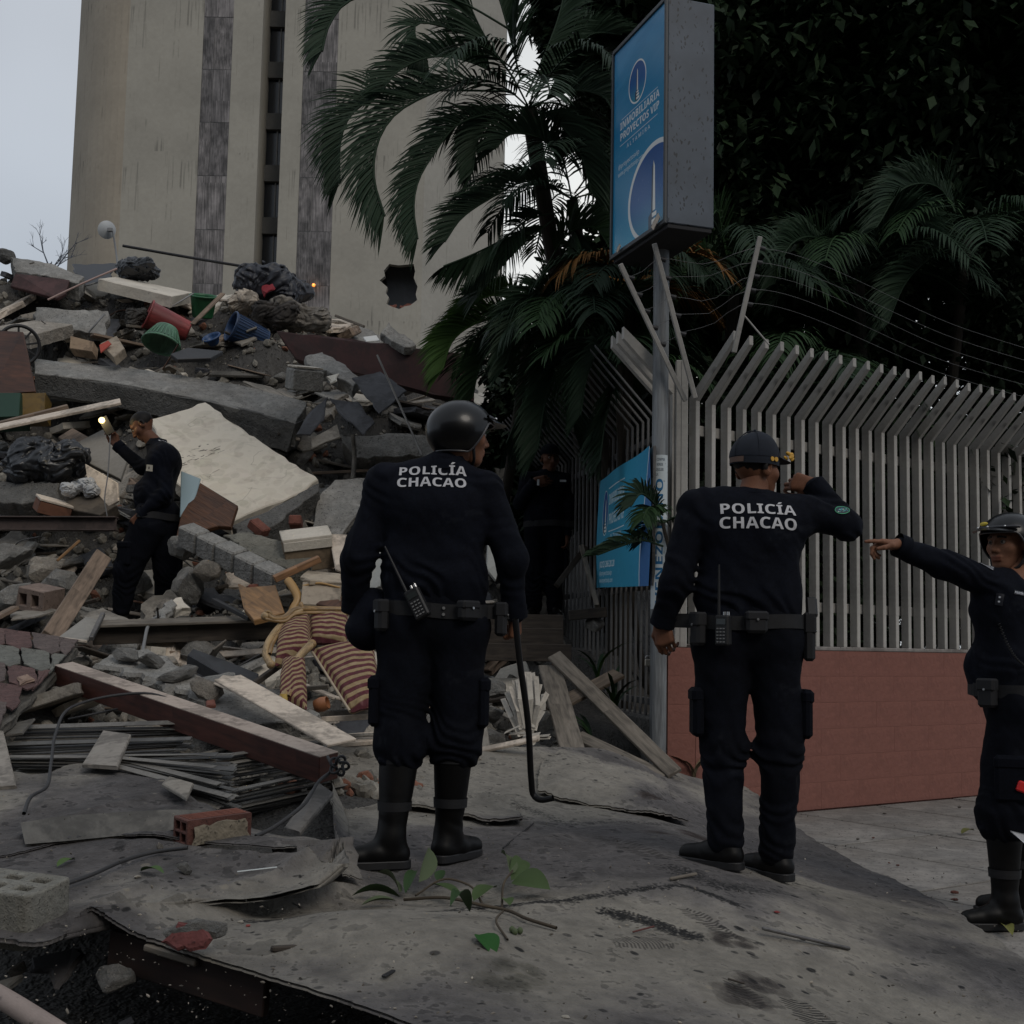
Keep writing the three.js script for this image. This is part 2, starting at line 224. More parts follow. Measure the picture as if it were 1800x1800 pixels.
// ---------- the collapsed roofing sheet that the men stand on ----------
const sheetMarks = (() => { // dust, grit, seams, treads and damp spots in plan: x -3..4, z -9.6..-2.6
  const S = 2048, c = document.createElement('canvas'); c.width = c.height = S; const k = c.getContext('2d'), R = RNG(91);
  const im = k.createImageData(S, S), a = field(201, 5, 6), b = field(202, 60, 4), d = field(203, 9, 6), w = field(204, 14, 5), e2 = field(205, 190, 3);
  for (let j = 0; j < S; j++) for (let i = 0; i < S; i++) { const u = i / S, v = j / S, dust = smooth(0.36, 0.6, a(u, v) + 0.3 * (w(u, v) - 0.5)), g = b(u, v); const f = e2(u, v); let t = lerp(0.56, 0.88, dust) + 0.22 * (g - 0.5) + 0.34 * (d(u, v) - 0.5) + 0.2 * (f - 0.5); if (g > 0.7) t -= 0.16; if (f > 0.74) t -= 0.2; const o = (j * S + i) * 4, q = lerp(1.02, 0.955, dust); im.data[o] = clamp(t) * 255; im.data[o + 1] = clamp(t * 0.985) * 255; im.data[o + 2] = clamp(t * 0.96 * (q / 0.955) * 0.985) * 255; im.data[o + 3] = 255; }
  k.putImageData(im, 0, 0);
  const X = (p) => (p.x + 3) / 7 * S, Y = (p) => (p.z + 9.6) / 7 * S, at = (px, py, h = 0.27) => { const p = G(px, py, h); return [X(p), Y(p)]; };
  k.lineCap = 'round';
  const grit = (line, n, spread, dark) => { for (let i = 0; i < n; i++) { const t = R() * (line.length - 1), s = Math.min(line.length - 2, Math.floor(t)), f = t - s, A = at(...line[s]), B = at(...line[s + 1]); const x = lerp(A[0], B[0], f) + (R() + R() - 1) * spread, y = lerp(A[1], B[1], f) + (R() + R() - 1) * spread; k.fillStyle = `rgba(18,18,20,${rr(0.2, dark, R)})`; k.beginPath(); k.ellipse(x, y, rr(0.6, 3, R), rr(0.5, 1.4, R), R() * 3, 0, 7); k.fill(); } };
  grit([[430, 1640], [620, 1625], [790, 1610], [1000, 1600], [1200, 1575], [1300, 1590]], 2600, 9, 0.75);
  grit([[1060, 1610], [1150, 1620], [1230, 1630]], 900, 14, 0.8);
  grit([[1180, 1545], [1260, 1570], [1340, 1560]], 900, 26, 0.7);
  grit([[850, 1430], [1000, 1460], [1200, 1450]], 900, 18, 0.6); grit([[600, 1345], [720, 1340], [820, 1335]], 700, 10, 0.6);
  for (let i = 0; i < 9000; i++) { k.fillStyle = R() < 0.76 ? `rgba(20,20,22,${rr(0.25, 0.85, R)})` : `rgba(235,228,212,${rr(0.2, 0.8, R)})`; const s = R() ** 4 * 4.5 + 0.5; k.beginPath(); k.ellipse(R() * S, R() * S, s, s * rr(0.4, 1, R), R() * 3, 0, 7); k.fill(); }
  for (let i = 0; i < 260; i++) { k.strokeStyle = `rgba(25,24,24,${rr(0.15, 0.5, R)})`; k.lineWidth = rr(0.6, 1.8, R); const x = R() * S, y = R() * S, an = R() * 6, L = rr(6, 40, R); k.beginPath(); k.moveTo(x, y); k.quadraticCurveTo(x + Math.cos(an + 0.3) * L * 0.5, y + Math.sin(an + 0.3) * L * 0.5, x + Math.cos(an) * L, y + Math.sin(an) * L); k.stroke(); }
  for (let i = 0; i < 70; i++) { const x = R() * S, y = R() * S, n = 8 + Math.floor(R() * 20), s = rr(8, 40, R); for (let q = 0; q < n; q++) { k.fillStyle = `rgba(30,28,26,${rr(0.15, 0.5, R)})`; k.beginPath(); k.ellipse(x + (R() + R() - 1) * s, y + (R() + R() - 1) * s * 0.6, rr(0.6, 3.4, R), rr(0.5, 1.8, R), R() * 3, 0, 7); k.fill(); } }
  const tread = (a, b, wide, n, col) => { const A = at(...a), B = at(...b), dx = (B[0] - A[0]) / n, dy = (B[1] - A[1]) / n, L = Math.hypot(dx, dy), nx = -dy / L, ny = dx / L; k.strokeStyle = col; for (let i = 0; i < n; i++) { const x = A[0] + dx * i, y = A[1] + dy * i, ww = wide * (0.6 + 0.4 * Math.sin(i / n * 3.1)) * rr(0.75, 1.1, R); k.lineWidth = L * 0.4; k.beginPath(); k.moveTo(x + nx * ww * 0.25 + dx, y + ny * ww * 0.25 + dy); k.lineTo(x + nx * ww, y + ny * ww); k.moveTo(x - nx * ww * 0.25 + dx, y - ny * ww * 0.25 + dy); k.lineTo(x - nx * ww, y - ny * ww); k.stroke(); if (R() < 0.8) { k.beginPath(); k.moveTo(x - nx * ww * 0.2, y - ny * ww * 0.2); k.lineTo(x + nx * ww * 0.2, y + ny * ww * 0.2); k.stroke(); } } };
  tread([1395, 1680], [1520, 1745], 20, 22, 'rgba(34,31,29,0.8)'); tread([1090, 1610], [1215, 1632], 14, 18, 'rgba(34,32,30,0.7)'); tread([1080, 1650], [1180, 1640], 16, 16, 'rgba(38,35,32,0.55)'); tread([1200, 1600], [1290, 1625], 13, 16, 'rgba(36,33,31,0.6)'); tread([1290, 1675], [1330, 1700], 16, 10, 'rgba(36,33,31,0.5)'); tread([1060, 1490], [1150, 1530], 22, 12, 'rgba(40,36,32,0.4)');
  const stain = (pts, rx, ry, col, n = 26) => { for (const [px, py] of pts) { const [x, y] = at(px, py); for (let i = 0; i < n; i++) { k.fillStyle = col; k.beginPath(); k.ellipse(x + (R() - 0.5) * rx * 1.4, y + (R() - 0.5) * ry * 1.4, rx * rr(0.2, 0.6, R), ry * rr(0.2, 0.6, R), R() * 3, 0, 7); k.fill(); } } };
  stain([[1600, 1740], [1650, 1765], [1690, 1785]], 34, 26, 'rgba(34,24,19,0.2)'); stain([[1310, 1690], [1450, 1785], [1340, 1670]], 26, 22, 'rgba(40,32,27,0.14)'); stain([[1160, 1475], [1150, 1430], [1220, 1460], [1180, 1428]], 26, 22, 'rgba(48,34,26,0.16)'); stain([[1290, 1627]], 22, 16, 'rgba(26,25,25,0.14)'); stain([[880, 1720], [910, 1705]], 28, 20, 'rgba(40,38,37,0.07)');
  const t = new THREE.CanvasTexture(c); t.colorSpace = THREE.SRGBColorSpace; t.flipY = false; t.wrapS = t.wrapT = THREE.ClampToEdgeWrapping; return t;
})();
const sheetMat = M(0.27, 0.257, 0.24, 0.95, sheetMarks, { bumpMap: again(TX.rough, 9), bumpScale: 0.009 });
function coons(front, right, back, left, nu, nv, lift, th = 0.012, jag = 0.012, seed = 3) {
  const cv = [front, right, back, left].map((p) => new THREE.CatmullRomCurve3(p, false, 'centripetal')), [F, Rt, B, L] = cv, pos = [], uv = [], idx = [];
  const c00 = F.getPoint(0), c10 = F.getPoint(1), c01 = B.getPoint(0), c11 = B.getPoint(1);
  const at = (u, v) => { const f = F.getPoint(u), b = B.getPoint(u), l = L.getPoint(v), r = Rt.getPoint(v); return V().addScaledVector(f, 1 - v).addScaledVector(b, v).addScaledVector(l, 1 - u).addScaledVector(r, u).addScaledVector(c00, -(1 - u) * (1 - v)).addScaledVector(c10, -u * (1 - v)).addScaledVector(c01, -(1 - u) * v).addScaledVector(c11, -u * v); };
  const top = [], rows = [];
  for (let j = 0; j <= nv; j++) { rows.push([]); for (let i = 0; i <= nu; i++) { const u = i / nu, v = j / nv, p = at(u, v); if (i === 0 || j === 0 || i === nu || j === nv) { p.x += 1.6 * jag * fbm(i * 0.37 + seed, j * 0.37, 5, 3); p.z += 1.6 * jag * fbm(i * 0.37, j * 0.37 + seed, 9, 3); } const ly = lift(p.x, p.z, u, v, p.y); p.y += ly; top.push(p); rows[j].push(p); } }
  const nn = top.length; for (const p of top) { pos.push(p.x, p.y, p.z); } for (const p of top) pos.push(p.x, p.y - th, p.z);
  for (let k = 0; k < 2; k++) for (const p of top) uv.push((p.x + 3) / 7, (p.z + 9.6) / 7);
  const W = nu + 1; for (let j = 0; j < nv; j++) for (let i = 0; i < nu; i++) { const a = j * W + i, b = a + 1, c = a + W, d = c + 1; idx.push(a, b, d, a, d, c, nn + a, nn + d, nn + b, nn + a, nn + c, nn + d); }
  const e = (a, b) => idx.push(a, nn + a, nn + b, a, nn + b, b);
  for (let i = 0; i < nu; i++) { e(i + 1, i); e(nv * W + i, nv * W + i + 1); } for (let j = 0; j < nv; j++) { e(j * W, (j + 1) * W); e((j + 1) * W + nu, j * W + nu); }
  const g = new THREE.BufferGeometry(); g.setAttribute('position', new THREE.Float32BufferAttribute(pos, 3)); g.setAttribute('uv', new THREE.Float32BufferAttribute(uv, 2)); g.setIndex(idx); g.computeVertexNormals(); g.userData.rows = rows; return g;
}
const creases = [[[250, 1615, 3.95], [430, 1560, 4.2], 0.035, 0.0035], [[430, 1560, 4.2], [630, 1482, 4.6], 0.05, 0.005], [[120, 1600, 3.85], [330, 1530, 4.35], 0.03, 0.004], [[560, 1600, 4.0], [700, 1640, 3.7], 0.015, 0.004], [[20, 1470, 4.9], [250, 1400, 5.6], 0.04, 0.006], [[150, 1450, 5.0], [330, 1440, 5.2], 0.03, 0.004], [[880, 1500, 5.2], [1080, 1440, 6.2], 0.02, 0.01], [[1150, 1720, 3.6], [1500, 1640, 4.4], 0.014, 0.01]].map(([a, b, h, w]) => [P(...a), P(...b), h, w]);
const ridge = (x, z) => { let s = 0; for (const [a, b, h, w] of creases) { const dx = b.x - a.x, dz = b.z - a.z, t = clamp(((x - a.x) * dx + (z - a.z) * dz) / (dx * dx + dz * dz)), d = (x - a.x - dx * t) ** 2 + (z - a.z - dz * t) ** 2; s += h * Math.exp(-Math.sqrt(d / w) * 1.4) * Math.sin(0.4 + t * 2.4); } return s; };
const dents = (x, z) => ridge(x, z) + 0.045 * fbm(x * 1.2 + 4, 1, z * 1.2, 3) + 0.012 * (0.5 - Math.abs(fbm(x * 3.1 + z, 2, z * 3.1, 3)) * 2.4) + 0.004 * fbm(x * 11, 2, z * 11, 2);
const sheetA = coons(
  [...PP([[-90, 1652, 3.66], [0, 1650, 3.68], [60, 1658, 3.66], [105, 1648, 3.68], [135, 1615, 3.74], [158, 1598, 3.77], [185, 1612, 3.76], [230, 1640, 3.72], [285, 1662, 3.68], [360, 1690, 3.6], [450, 1718, 3.5], [600, 1762, 3.3], [720, 1802, 3.12], [900, 1880, 2.8], [1300, 2000, 2.55], [1800, 2000, 2.7]])],
  PP([[1800, 2000, 2.7], [1900, 1800, 4.1], [1800, 1692, 4.76], [1710, 1632, 5.3], [1650, 1592, 5.75], [1540, 1535, 6.55], [1440, 1482, 7.5], [1370, 1430, 8.2], [1310, 1385, 8.85]]),
  PP([[-90, 1478, 4.75], [120, 1478, 4.72], [330, 1490, 4.62], [520, 1520, 4.45], [602, 1552, 4.28], [596, 1500, 4.8], [585, 1440, 5.5], [584, 1380, 6.3], [592, 1312, 7.7], [760, 1302, 7.9], [900, 1312, 7.9], [1060, 1318, 8.3], [1200, 1366, 8.5], [1310, 1385, 8.85]]),
  PP([[-90, 1652, 3.66], [-90, 1560, 4.2], [-90, 1478, 4.75]]), 190, 150,
  (x, z, u, v) => { const e = Math.min(1, v * 12); return dents(x, z) * e; });
{ // the sheet bears on rubble where the two men stand
  const rows = sheetA.userData.rows.flat(), pa = sheetA.attributes.position, n = rows.length, feet = [...PP([[735, 1522, 5.04], [1310, 1532, 5.2], [1000, 1600, 4.3]]).map((p) => [p, 0.45]), ...PP([[20, 1560, 4.15], [130, 1560, 4.15], [300, 1560, 4.15], [480, 1570, 4.1], [620, 1600, 3.95], [800, 1650, 3.72], [400, 1640, 3.82]]).map((p) => [p, 0.09])];
  for (let it = 0; it < 5; it++) for (const [f, w2] of feet) { let b = 9, y = 0; for (const p of rows) { const d = (p.x - f.x) ** 2 + (p.z - f.z) ** 2; if (d < b) { b = d; y = p.y; } } const dy = f.y - y; for (const p of rows) p.y += dy * Math.exp(-((p.x - f.x) ** 2 + (p.z - f.z) ** 2) / w2); }
  rows.forEach((p, i) => { pa.setY(i, p.y); pa.setY(n + i, p.y - 0.012); }); sheetA.computeVertexNormals();
}
const sheetAMesh = one('roofing_sheet', sheetA, sheetMat, 'large dust covered grey roofing sheet spread under the standing officers', 'roofing sheet');
const sheetRows = sheetA.userData.rows.flat(); const sheetH = (x, z) => { let b = 9, y = 0.27; for (let i = 0; i < sheetRows.length; i++) { const p = sheetRows[i], d = (p.x - x) ** 2 + (p.z - z) ** 2; if (d < b) { b = d; y = p.y; } } return y; };
const onSheet = (px, py) => { let h = 0.27; for (let k = 0; k < 4; k++) { const p = G(px, py, h); h = sheetH(p.x, p.z); } return G(px, py, h); };
const sheetB = coons(
  PP([[-90, 1530, 4.5], [20, 1515, 4.55], [100, 1490, 4.66], [160, 1478, 4.72], [250, 1480, 4.7], [400, 1490, 4.62], [520, 1496, 4.55], [600, 1488, 4.55], [642, 1472, 4.6]]),
  PP([[642, 1472, 4.6], [600, 1480, 4.9], [520, 1470, 5.2], [440, 1462, 5.4]]),
  PP([[-90, 1350, 6.3], [0, 1352, 6.2], [70, 1360, 6.1], [130, 1340, 6.3], [200, 1338, 6.3], [260, 1348, 6.2], [330, 1400, 5.8], [390, 1440, 5.5], [440, 1462, 5.4]]),
  PP([[-90, 1530, 4.5], [-90, 1440, 5.4], [-90, 1350, 6.3]]), 120, 70,
  (x, z, u, v, y) => { const e = Math.min(1, v * 10); return dents(x, z) * e + 0.05 * fbm(x * 2.2 + 9, 4, z * 1.3, 3) * Math.min(1, 5 * v * (1 - v)) + (v < 0.25 && z > -4.85 ? (sheetH(x, z) + 0.008 + 0.012 * (0.5 + fbm(x * 4, 1, 3, 2)) - y) * (1 - smooth(0.05, 0.25, v)) * 0.85 : 0); }, 0.006);
one('roofing_sheet', sheetB, sheetMat, 'torn crumpled flap of roofing sheet at the left, behind the hollow clay brick', 'roofing sheet');
// ---------- the tower block far behind ----------
{
  const D = 64, S = D / 2300, Tt = thing('apartment_tower', 'tall beige apartment tower with two dark marble strips behind the rubble', 'building');
  const org = P(425, 500, D); org.y = 0; Tt.position.copy(org);
  const X = (px) => (px - 425) * S, Y = (py) => P(425, py, D).y, top = 44;
  // pixel columns are read at y = 500; z is local depth
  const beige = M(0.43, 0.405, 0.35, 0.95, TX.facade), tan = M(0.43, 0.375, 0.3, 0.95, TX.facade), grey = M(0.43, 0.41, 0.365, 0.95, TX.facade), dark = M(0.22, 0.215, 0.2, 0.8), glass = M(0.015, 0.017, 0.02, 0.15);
  const uvS = (g) => boxUV(g, 0.12);
  const wall = (name, x0, x1, z, mat, holes, th = 0.4) => { const s = new THREE.Shape([[x0, 0], [x1, 0], [x1, top], [x0, top]].map((q) => new THREE.Vector2(...q))); for (const h of holes || []) s.holes.push(new THREE.Path(h.map((q) => new THREE.Vector2(...q)))); const g = new THREE.ExtrudeGeometry(s, { depth: th, bevelEnabled: false }); g.translate(0, 0, z - th); return part(name, uvS(g), mat, Tt); };
  const hole = [[674, 470], [683, 458], [700, 460], [726, 457], [729, 470], [727, 482], [734, 498], [731, 512], [734, 522], [722, 532], [712, 534], [703, 539], [690, 535], [680, 530], [684, 518], [678, 510], [681, 500], [667, 488], [676, 480]].map(([x, y]) => [X(x), Y(y)]);
  wall('wall_facade', X(205), X(338), 0, beige); wall('wall_facade', X(391), X(444), 0, beige); wall('wall_facade', X(484), X(519), 0, beige); wall('wall_facade', X(580), X(741), 0, beige, [hole]);
  // rounded warm corner on the left, side wall on the right
  { const s = new THREE.Shape(); s.moveTo(X(205), 0); s.quadraticCurveTo(X(140), 0.1, X(76), 3.2); s.lineTo(X(76), 9); s.lineTo(X(205), 9); s.lineTo(X(205), 0); const g = new THREE.ExtrudeGeometry(s, { depth: top, bevelEnabled: false, curveSegments: 10 }); g.rotateX(-Math.PI / 2); g.scale(1, 1, 1); const m = part('corner_wall', uvS(g), tan, Tt, 'warm tan rounded corner of the tower'); }
  { const s = new THREE.Shape([[X(741), 0.01], [X(878), 6.5], [X(878), 12], [X(741), 12]].map((q) => new THREE.Vector2(...q))); const g = new THREE.ExtrudeGeometry(s, { depth: top, bevelEnabled: false }); g.rotateX(-Math.PI / 2); part('side_wall', uvS(g), grey, Tt, 'shaded grey side wall of the tower'); }
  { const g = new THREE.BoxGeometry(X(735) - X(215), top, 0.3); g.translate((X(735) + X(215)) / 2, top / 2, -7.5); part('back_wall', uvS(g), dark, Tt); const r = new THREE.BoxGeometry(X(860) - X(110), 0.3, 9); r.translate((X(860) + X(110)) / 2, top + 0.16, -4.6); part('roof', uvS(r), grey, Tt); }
  // room behind the hole
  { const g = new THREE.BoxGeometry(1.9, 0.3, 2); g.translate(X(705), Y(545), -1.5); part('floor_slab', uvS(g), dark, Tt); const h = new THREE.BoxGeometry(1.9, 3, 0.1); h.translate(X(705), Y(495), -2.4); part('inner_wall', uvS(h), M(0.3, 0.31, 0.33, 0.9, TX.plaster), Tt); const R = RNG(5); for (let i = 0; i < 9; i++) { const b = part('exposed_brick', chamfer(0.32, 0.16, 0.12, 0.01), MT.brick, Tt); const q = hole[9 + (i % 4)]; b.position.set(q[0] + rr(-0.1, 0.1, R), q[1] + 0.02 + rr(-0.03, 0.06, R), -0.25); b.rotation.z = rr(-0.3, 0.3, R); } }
  // marble strips: one mesh per panel
  const mm = [TX.marble, TX.marble2].flatMap((t) => [M(0.62, 0.59, 0.57, 0.7, t), M(0.5, 0.48, 0.47, 0.7, t)]), R = RNG(15), ph = 98 * S;
  for (const [a, b] of [[338, 391], [519, 580]]) for (let k = -2; k * ph + Y(500) < top - 0.2; k++) { const y0 = Y(500) + k * ph, w = X(b) - X(a), cols = R() < 0.5 ? 2 : 1; for (let c = 0; c < cols; c++) { const f = cols === 2 ? (c ? 0.62 : 0.38) : 1, w2 = w * f - 0.02; const g = new THREE.BoxGeometry(w2, ph - 0.03, 0.2); const uvA = g.attributes.uv; for (let i = 0; i < uvA.count; i++) uvA.setXY(i, uvA.getX(i) * 0.8 * f + k * 0.37 + c * 0.5, uvA.getY(i) * 0.9 + k * 0.21); const m = part('marble_panel', g, pick(mm, R), Tt); m.position.set(X(a) + (cols === 2 ? (c ? w * 0.38 : 0) : 0) + w2 / 2 + 0.015, y0 + ph / 2, -0.12 + rr(-0.01, 0.01, R)); } }
  { for (const [a, b] of [[338, 391], [519, 580]]) { const g = new THREE.BoxGeometry(X(b) - X(a), top, 0.1); g.translate((X(a) + X(b)) / 2, top / 2, -0.1); part('strip_backing', uvS(g), M(0.3, 0.29, 0.27, 0.9), Tt); } }
  // recessed stair windows
  for (const [x, s] of [[444, 1], [484, -1]]) { const g = new THREE.BoxGeometry(0.25, top, 2); g.translate(X(x) - s * 0.13, top / 2, -1.42); part('recess_jamb', uvS(g), beige, Tt); }
  for (let k = -1; k < 9; k++) { const yy = Y(470) + k * ph; const a = new THREE.BoxGeometry(X(484) - X(444), 0.85, 0.3); a.translate(X(464), yy, -1.9); part('spandrel', uvS(a), M(0.13, 0.127, 0.12, 0.8, TX.plaster), Tt); const w = part('stair_window', new THREE.BoxGeometry(X(484) - X(444), ph - 0.85, 0.04).translate(X(464), yy + ph / 2, -2.05), glass, Tt); part('mullion', new THREE.BoxGeometry(0.06, ph - 0.85, 0.1).translate(X(464), yy + ph / 2, -2.0), dark, w); }  // spandrel paint is darkened to carry the shade of the recess
  // small warm lamp on the strip near the foot
  { const m = part('wall_lamp', new THREE.SphereGeometry(0.09, 12, 8), new THREE.MeshStandardMaterial({ color: 0xffc080, emissive: 0xff9a3c, emissiveIntensity: 0.9 }), Tt, 'small lit orange wall lamp'); m.position.set(X(552), Y(500), 0.12); const l = new THREE.PointLight(0xffa050, 0.12, 0, 2); l.position.set(X(552), Y(500), 0.25); l.castShadow = true; l.shadow.radius = 4; Tt.add(l); }
}
// ---------- corner fence, pink wall, signs ----------
const paintW = M(0.5, 0.49, 0.475, 0.6, TX.plaster), paintW2 = M(0.44, 0.435, 0.425, 0.65, TX.plaster), paintGShaded = M(0.15, 0.155, 0.165, 0.65, TX.plaster);  // gate grey is darkened to carry the shade of the foliage
const pinkMats = [0, 1, 2].map((i) => M(0.265 + 0.0 * i, 0.112 + 0.0 * i, 0.09 + 0.0 * i, 0.9, TX.plaster, { bumpMap: TX.rough, bumpScale: 0.004 }));
const wallH = 1.15;
function wallRun(t, start, dir, out, len, th) { // courses of painted blocks with shallow joints
  const q = new THREE.Quaternion().setFromRotationMatrix(new THREE.Matrix4().makeBasis(dir, V(0, 1, 0), dir.clone().cross(V(0, 1, 0))));
  const core = part('wall_core', boxUV(new THREE.BoxGeometry(len, wallH, th - 0.02)), pinkMats[0], t); core.quaternion.copy(q); core.position.copy(start).addScaledVector(dir, len / 2).addScaledVector(out, -th / 2).setY(wallH / 2 - 0.01);
  const rows = 6, bh = wallH / rows, bl = 0.42, R = RNG(81), geo = boxUV(chamfer(bl - 0.0008, 0.03, bh - 0.0008, 0.0006).clone(), 0.6);
  for (let r = 0; r < rows; r++) for (let x = -(r % 2) * bl / 2; x < len; x += bl) { const a = Math.max(0, x), b = Math.min(len, x + bl); if (b - a < 0.05) continue; const m = part('wall_block', b - a > bl - 0.01 ? geo : boxUV(chamfer(b - a - 0.0008, 0.03, bh - 0.0008, 0.0006).clone(), 0.6), pick(pinkMats, R), t); m.quaternion.copy(q); m.position.copy(start).addScaledVector(dir, (a + b) / 2).addScaledVector(out, -0.012 + rr(-0.0003, 0.0003, R)).setY(bh * (r + 0.5)); }
}
{
  const t = thing('pink_wall', 'low salmon pink painted block wall under the white fence', 'wall');
  wallRun(t, fenceCorner.clone(), fu, fn, 6.6, 0.22);
  wallRun(t, fenceCorner.clone().addScaledVector(ln, 0.2), V(0, 0, 0).copy(ln).negate(), lu.clone().negate(), 0.198, 0.3);
  const cap = part('wall_cap', chamfer(6.6, 0.24, 0.03, 0.006), M(0.33, 0.3, 0.28, 0.9, TX.concrete), t); cap.quaternion.setFromRotationMatrix(new THREE.Matrix4().makeBasis(fu, V(0, 1, 0), fu.clone().cross(V(0, 1, 0)))); cap.position.copy(fenceCorner).addScaledVector(fu, 3.3).addScaledVector(fn, -0.11).setY(wallH + 0.011);
}
function bentBar(t, base, out, h, rise, reach, w, dep, mat) { // flat bar: upright, then leaning outward at the top
  const side = out.clone().cross(V(0, 1, 0)).normalize(), d = dep / 2, k = d * (Math.hypot(rise, reach) - rise) / reach;
  const s = new THREE.Shape([[-d, 0], [d, 0], [d, h - k], [d + reach, h - k + rise], [d + reach - 0.0, h - k + rise + dep * 0.9], [-d, h + k]].map((q) => new THREE.Vector2(...q)));
  const g = new THREE.ExtrudeGeometry(s, { depth: w - 0.006, bevelEnabled: true, bevelThickness: 0.003, bevelSize: 0.003, bevelSegments: 1 }); g.translate(0, 0, -w / 2 + 0.003);
  const m = part('bar', boxUV(g, 0.8), mat, t); m.quaternion.setFromRotationMatrix(new THREE.Matrix4().makeBasis(out, V(0, 1, 0), out.clone().cross(V(0, 1, 0)))); m.position.copy(base); return m;
}
{
  const t = thing('white_fence', 'white steel fence of flat bars with outward bent tops on the pink wall', 'fence'), R = RNG(44);
  const in_ = fenceCorner.clone().addScaledVector(fn, -0.1);
  for (let i = 0; i < 38; i++) bentBar(t, in_.clone().addScaledVector(fu, 0.07 + i * 0.155).setY(wallH + 0.03), fn, 1.70 + rr(-0.006, 0.006, R), 0.37, 0.36, 0.038, 0.066, i % 3 ? paintW : paintW2);
  for (const y of [2.68, 1.47]) { const a = in_.clone().addScaledVector(fn, -0.06).setY(y), b = a.clone().addScaledVector(fu, 5.8); board('rail', a, b, 0.02, 0.075, paintW2, null, null, null, V(0, 1, 0), t); }
  // tubular corner post pair
  for (const [o, p] of [[fu, -0.03], [ln, 0.06]]) { const m = part('corner_post', boxUV(chamfer(0.05, 0.05, 2.0, 0.006).clone()), paintW2, t); m.position.copy(in_).addScaledVector(o, p).setY(wallH + 1.0); }
}
{ // gate side: dense thin bars with a leaning top, running away from the corner
  const t = thing('bar_gate', 'grey gate of thin close vertical bars behind the blue banner', 'gate'), R = RNG(45), a0 = fenceCorner.clone().addScaledVector(ln, 0.1).addScaledVector(lu, 0.12);
  for (let i = 0; i < 3; i++) bentBar(t, a0.clone().addScaledVector(lu, i * 0.14).addScaledVector(fn, -0.0).setY(wallH * 0.55), ln, 2.3, 0.37, 0.36, 0.05, 0.09, paintW);
  for (let i = 0; i < 28; i++) bentBar(t, a0.clone().addScaledVector(lu, 0.55 + i * 0.135).setY(0.65), ln, 2.2, 0.5, 0.45, 0.016, 0.013, paintGShaded);
  for (const y of [0.75, 1.6, 2.7]) { const a = a0.clone().addScaledVector(lu, 0.45).addScaledVector(ln, -0.04).setY(y); board('rail', a, a.clone().addScaledVector(lu, 4.0), 0.03, 0.05, paintGShaded, null, null, null, V(0, 1, 0), t); }
  const lp = a0.clone().addScaledVector(lu, 0.45).setY(0.6), base = part('gate_footing', boxUV(chamfer(0.2, 4.2, 1.1, 0.02).clone()), MT.concreteDark, t); base.quaternion.setFromRotationMatrix(new THREE.Matrix4().makeBasis(ln.clone().negate(), V(0, 1, 0), lu.clone().negate())); base.position.copy(lp).addScaledVector(lu, 2.1).addScaledVector(ln, -0.05).setY(0.1);
}
{ const p = P(1139, 1165, 8.95), t = thing('padlock', 'small steel padlock hanging on the gate beside the grey pole', 'padlock', null, p); part('lock_body', chamfer(0.045, 0.02, 0.05, 0.006), M(0.45, 0.42, 0.36, 0.35, null, { metalness: 0.8 }), t); const s = part('shackle', new THREE.TorusGeometry(0.017, 0.005, 6, 14, Math.PI), M(0.4, 0.4, 0.4, 0.3, null, { metalness: 0.9 }), t); s.position.y = 0.03; }
// electric wire posts on the corner
const wirePosts = [[[1222, 700, 8.9], [1150, 428, 8.75], 'leaning wire post above the fence corner under the hanging sign'], [[1205, 705, 8.95], [1090, 464, 8.8], 'leftmost leaning wire post beside the palm fronds'], [[1290, 620, 8.75], [1336, 416, 8.7], 'tall leaning wire post on the right side of the corner']];
wirePosts.forEach(([a, b, l]) => { const t = thing('wire_post', 'white ' + l, 'post', 'electric wire posts on the fence corner'), A = P(...a), B = P(...b); board('angle_bar', A, B, 0.032, 0.032, paintW2, null, null, null, V(0, 0, 1), t, 0.004); for (let i = 0; i < 5; i++) { const q = part('insulator', new THREE.CylinderGeometry(0.014, 0.018, 0.045, 8), M(0.02, 0.02, 0.022, 0.5), t); q.position.copy(A).lerp(B, 0.42 + i * 0.12).add(V(0.03, 0, 0)); q.rotation.z = 1.3; } });
for (let i = 0; i < 5; i++) { const f = 0.42 + i * 0.12, A = P(...wirePosts[0][0]).lerp(P(...wirePosts[0][1]), f), B = P(...wirePosts[2][0]).lerp(P(...wirePosts[2][1]), f), C = P(...wirePosts[1][0]).lerp(P(...wirePosts[1][1]), f), m = A.clone().lerp(B, 0.5).add(V(0, -0.04 - 0.03 * (i % 3), 0)), E = B.clone().addScaledVector(fu, 4.5).add(V(0, -0.25, 0)), e2 = B.clone().lerp(E, 0.5).add(V(0, -0.06, 0)); one('fence_wire', tubeGeo([C, A.clone().lerp(C, 0.5).add(V(0, -0.02, 0)), A, A.clone().lerp(m, 0.6), m, B, e2, E], 0.0015, 50, 4), M(0.2, 0.2, 0.2, 0.5, null, { metalness: 0.6 }), ['lowest', 'second lowest', 'middle', 'second highest', 'topmost'][i] + ' thin bare wire strung between the leaning corner posts', 'wire', 'electric fence wires'); }
one('brace_rod', tubeGeo([P(1306, 552, 8.75), P(1352, 606, 8.7)], 0.006, 2, 6), paintW2, 'thin diagonal brace rod from right wire post to fence bar', 'rod');
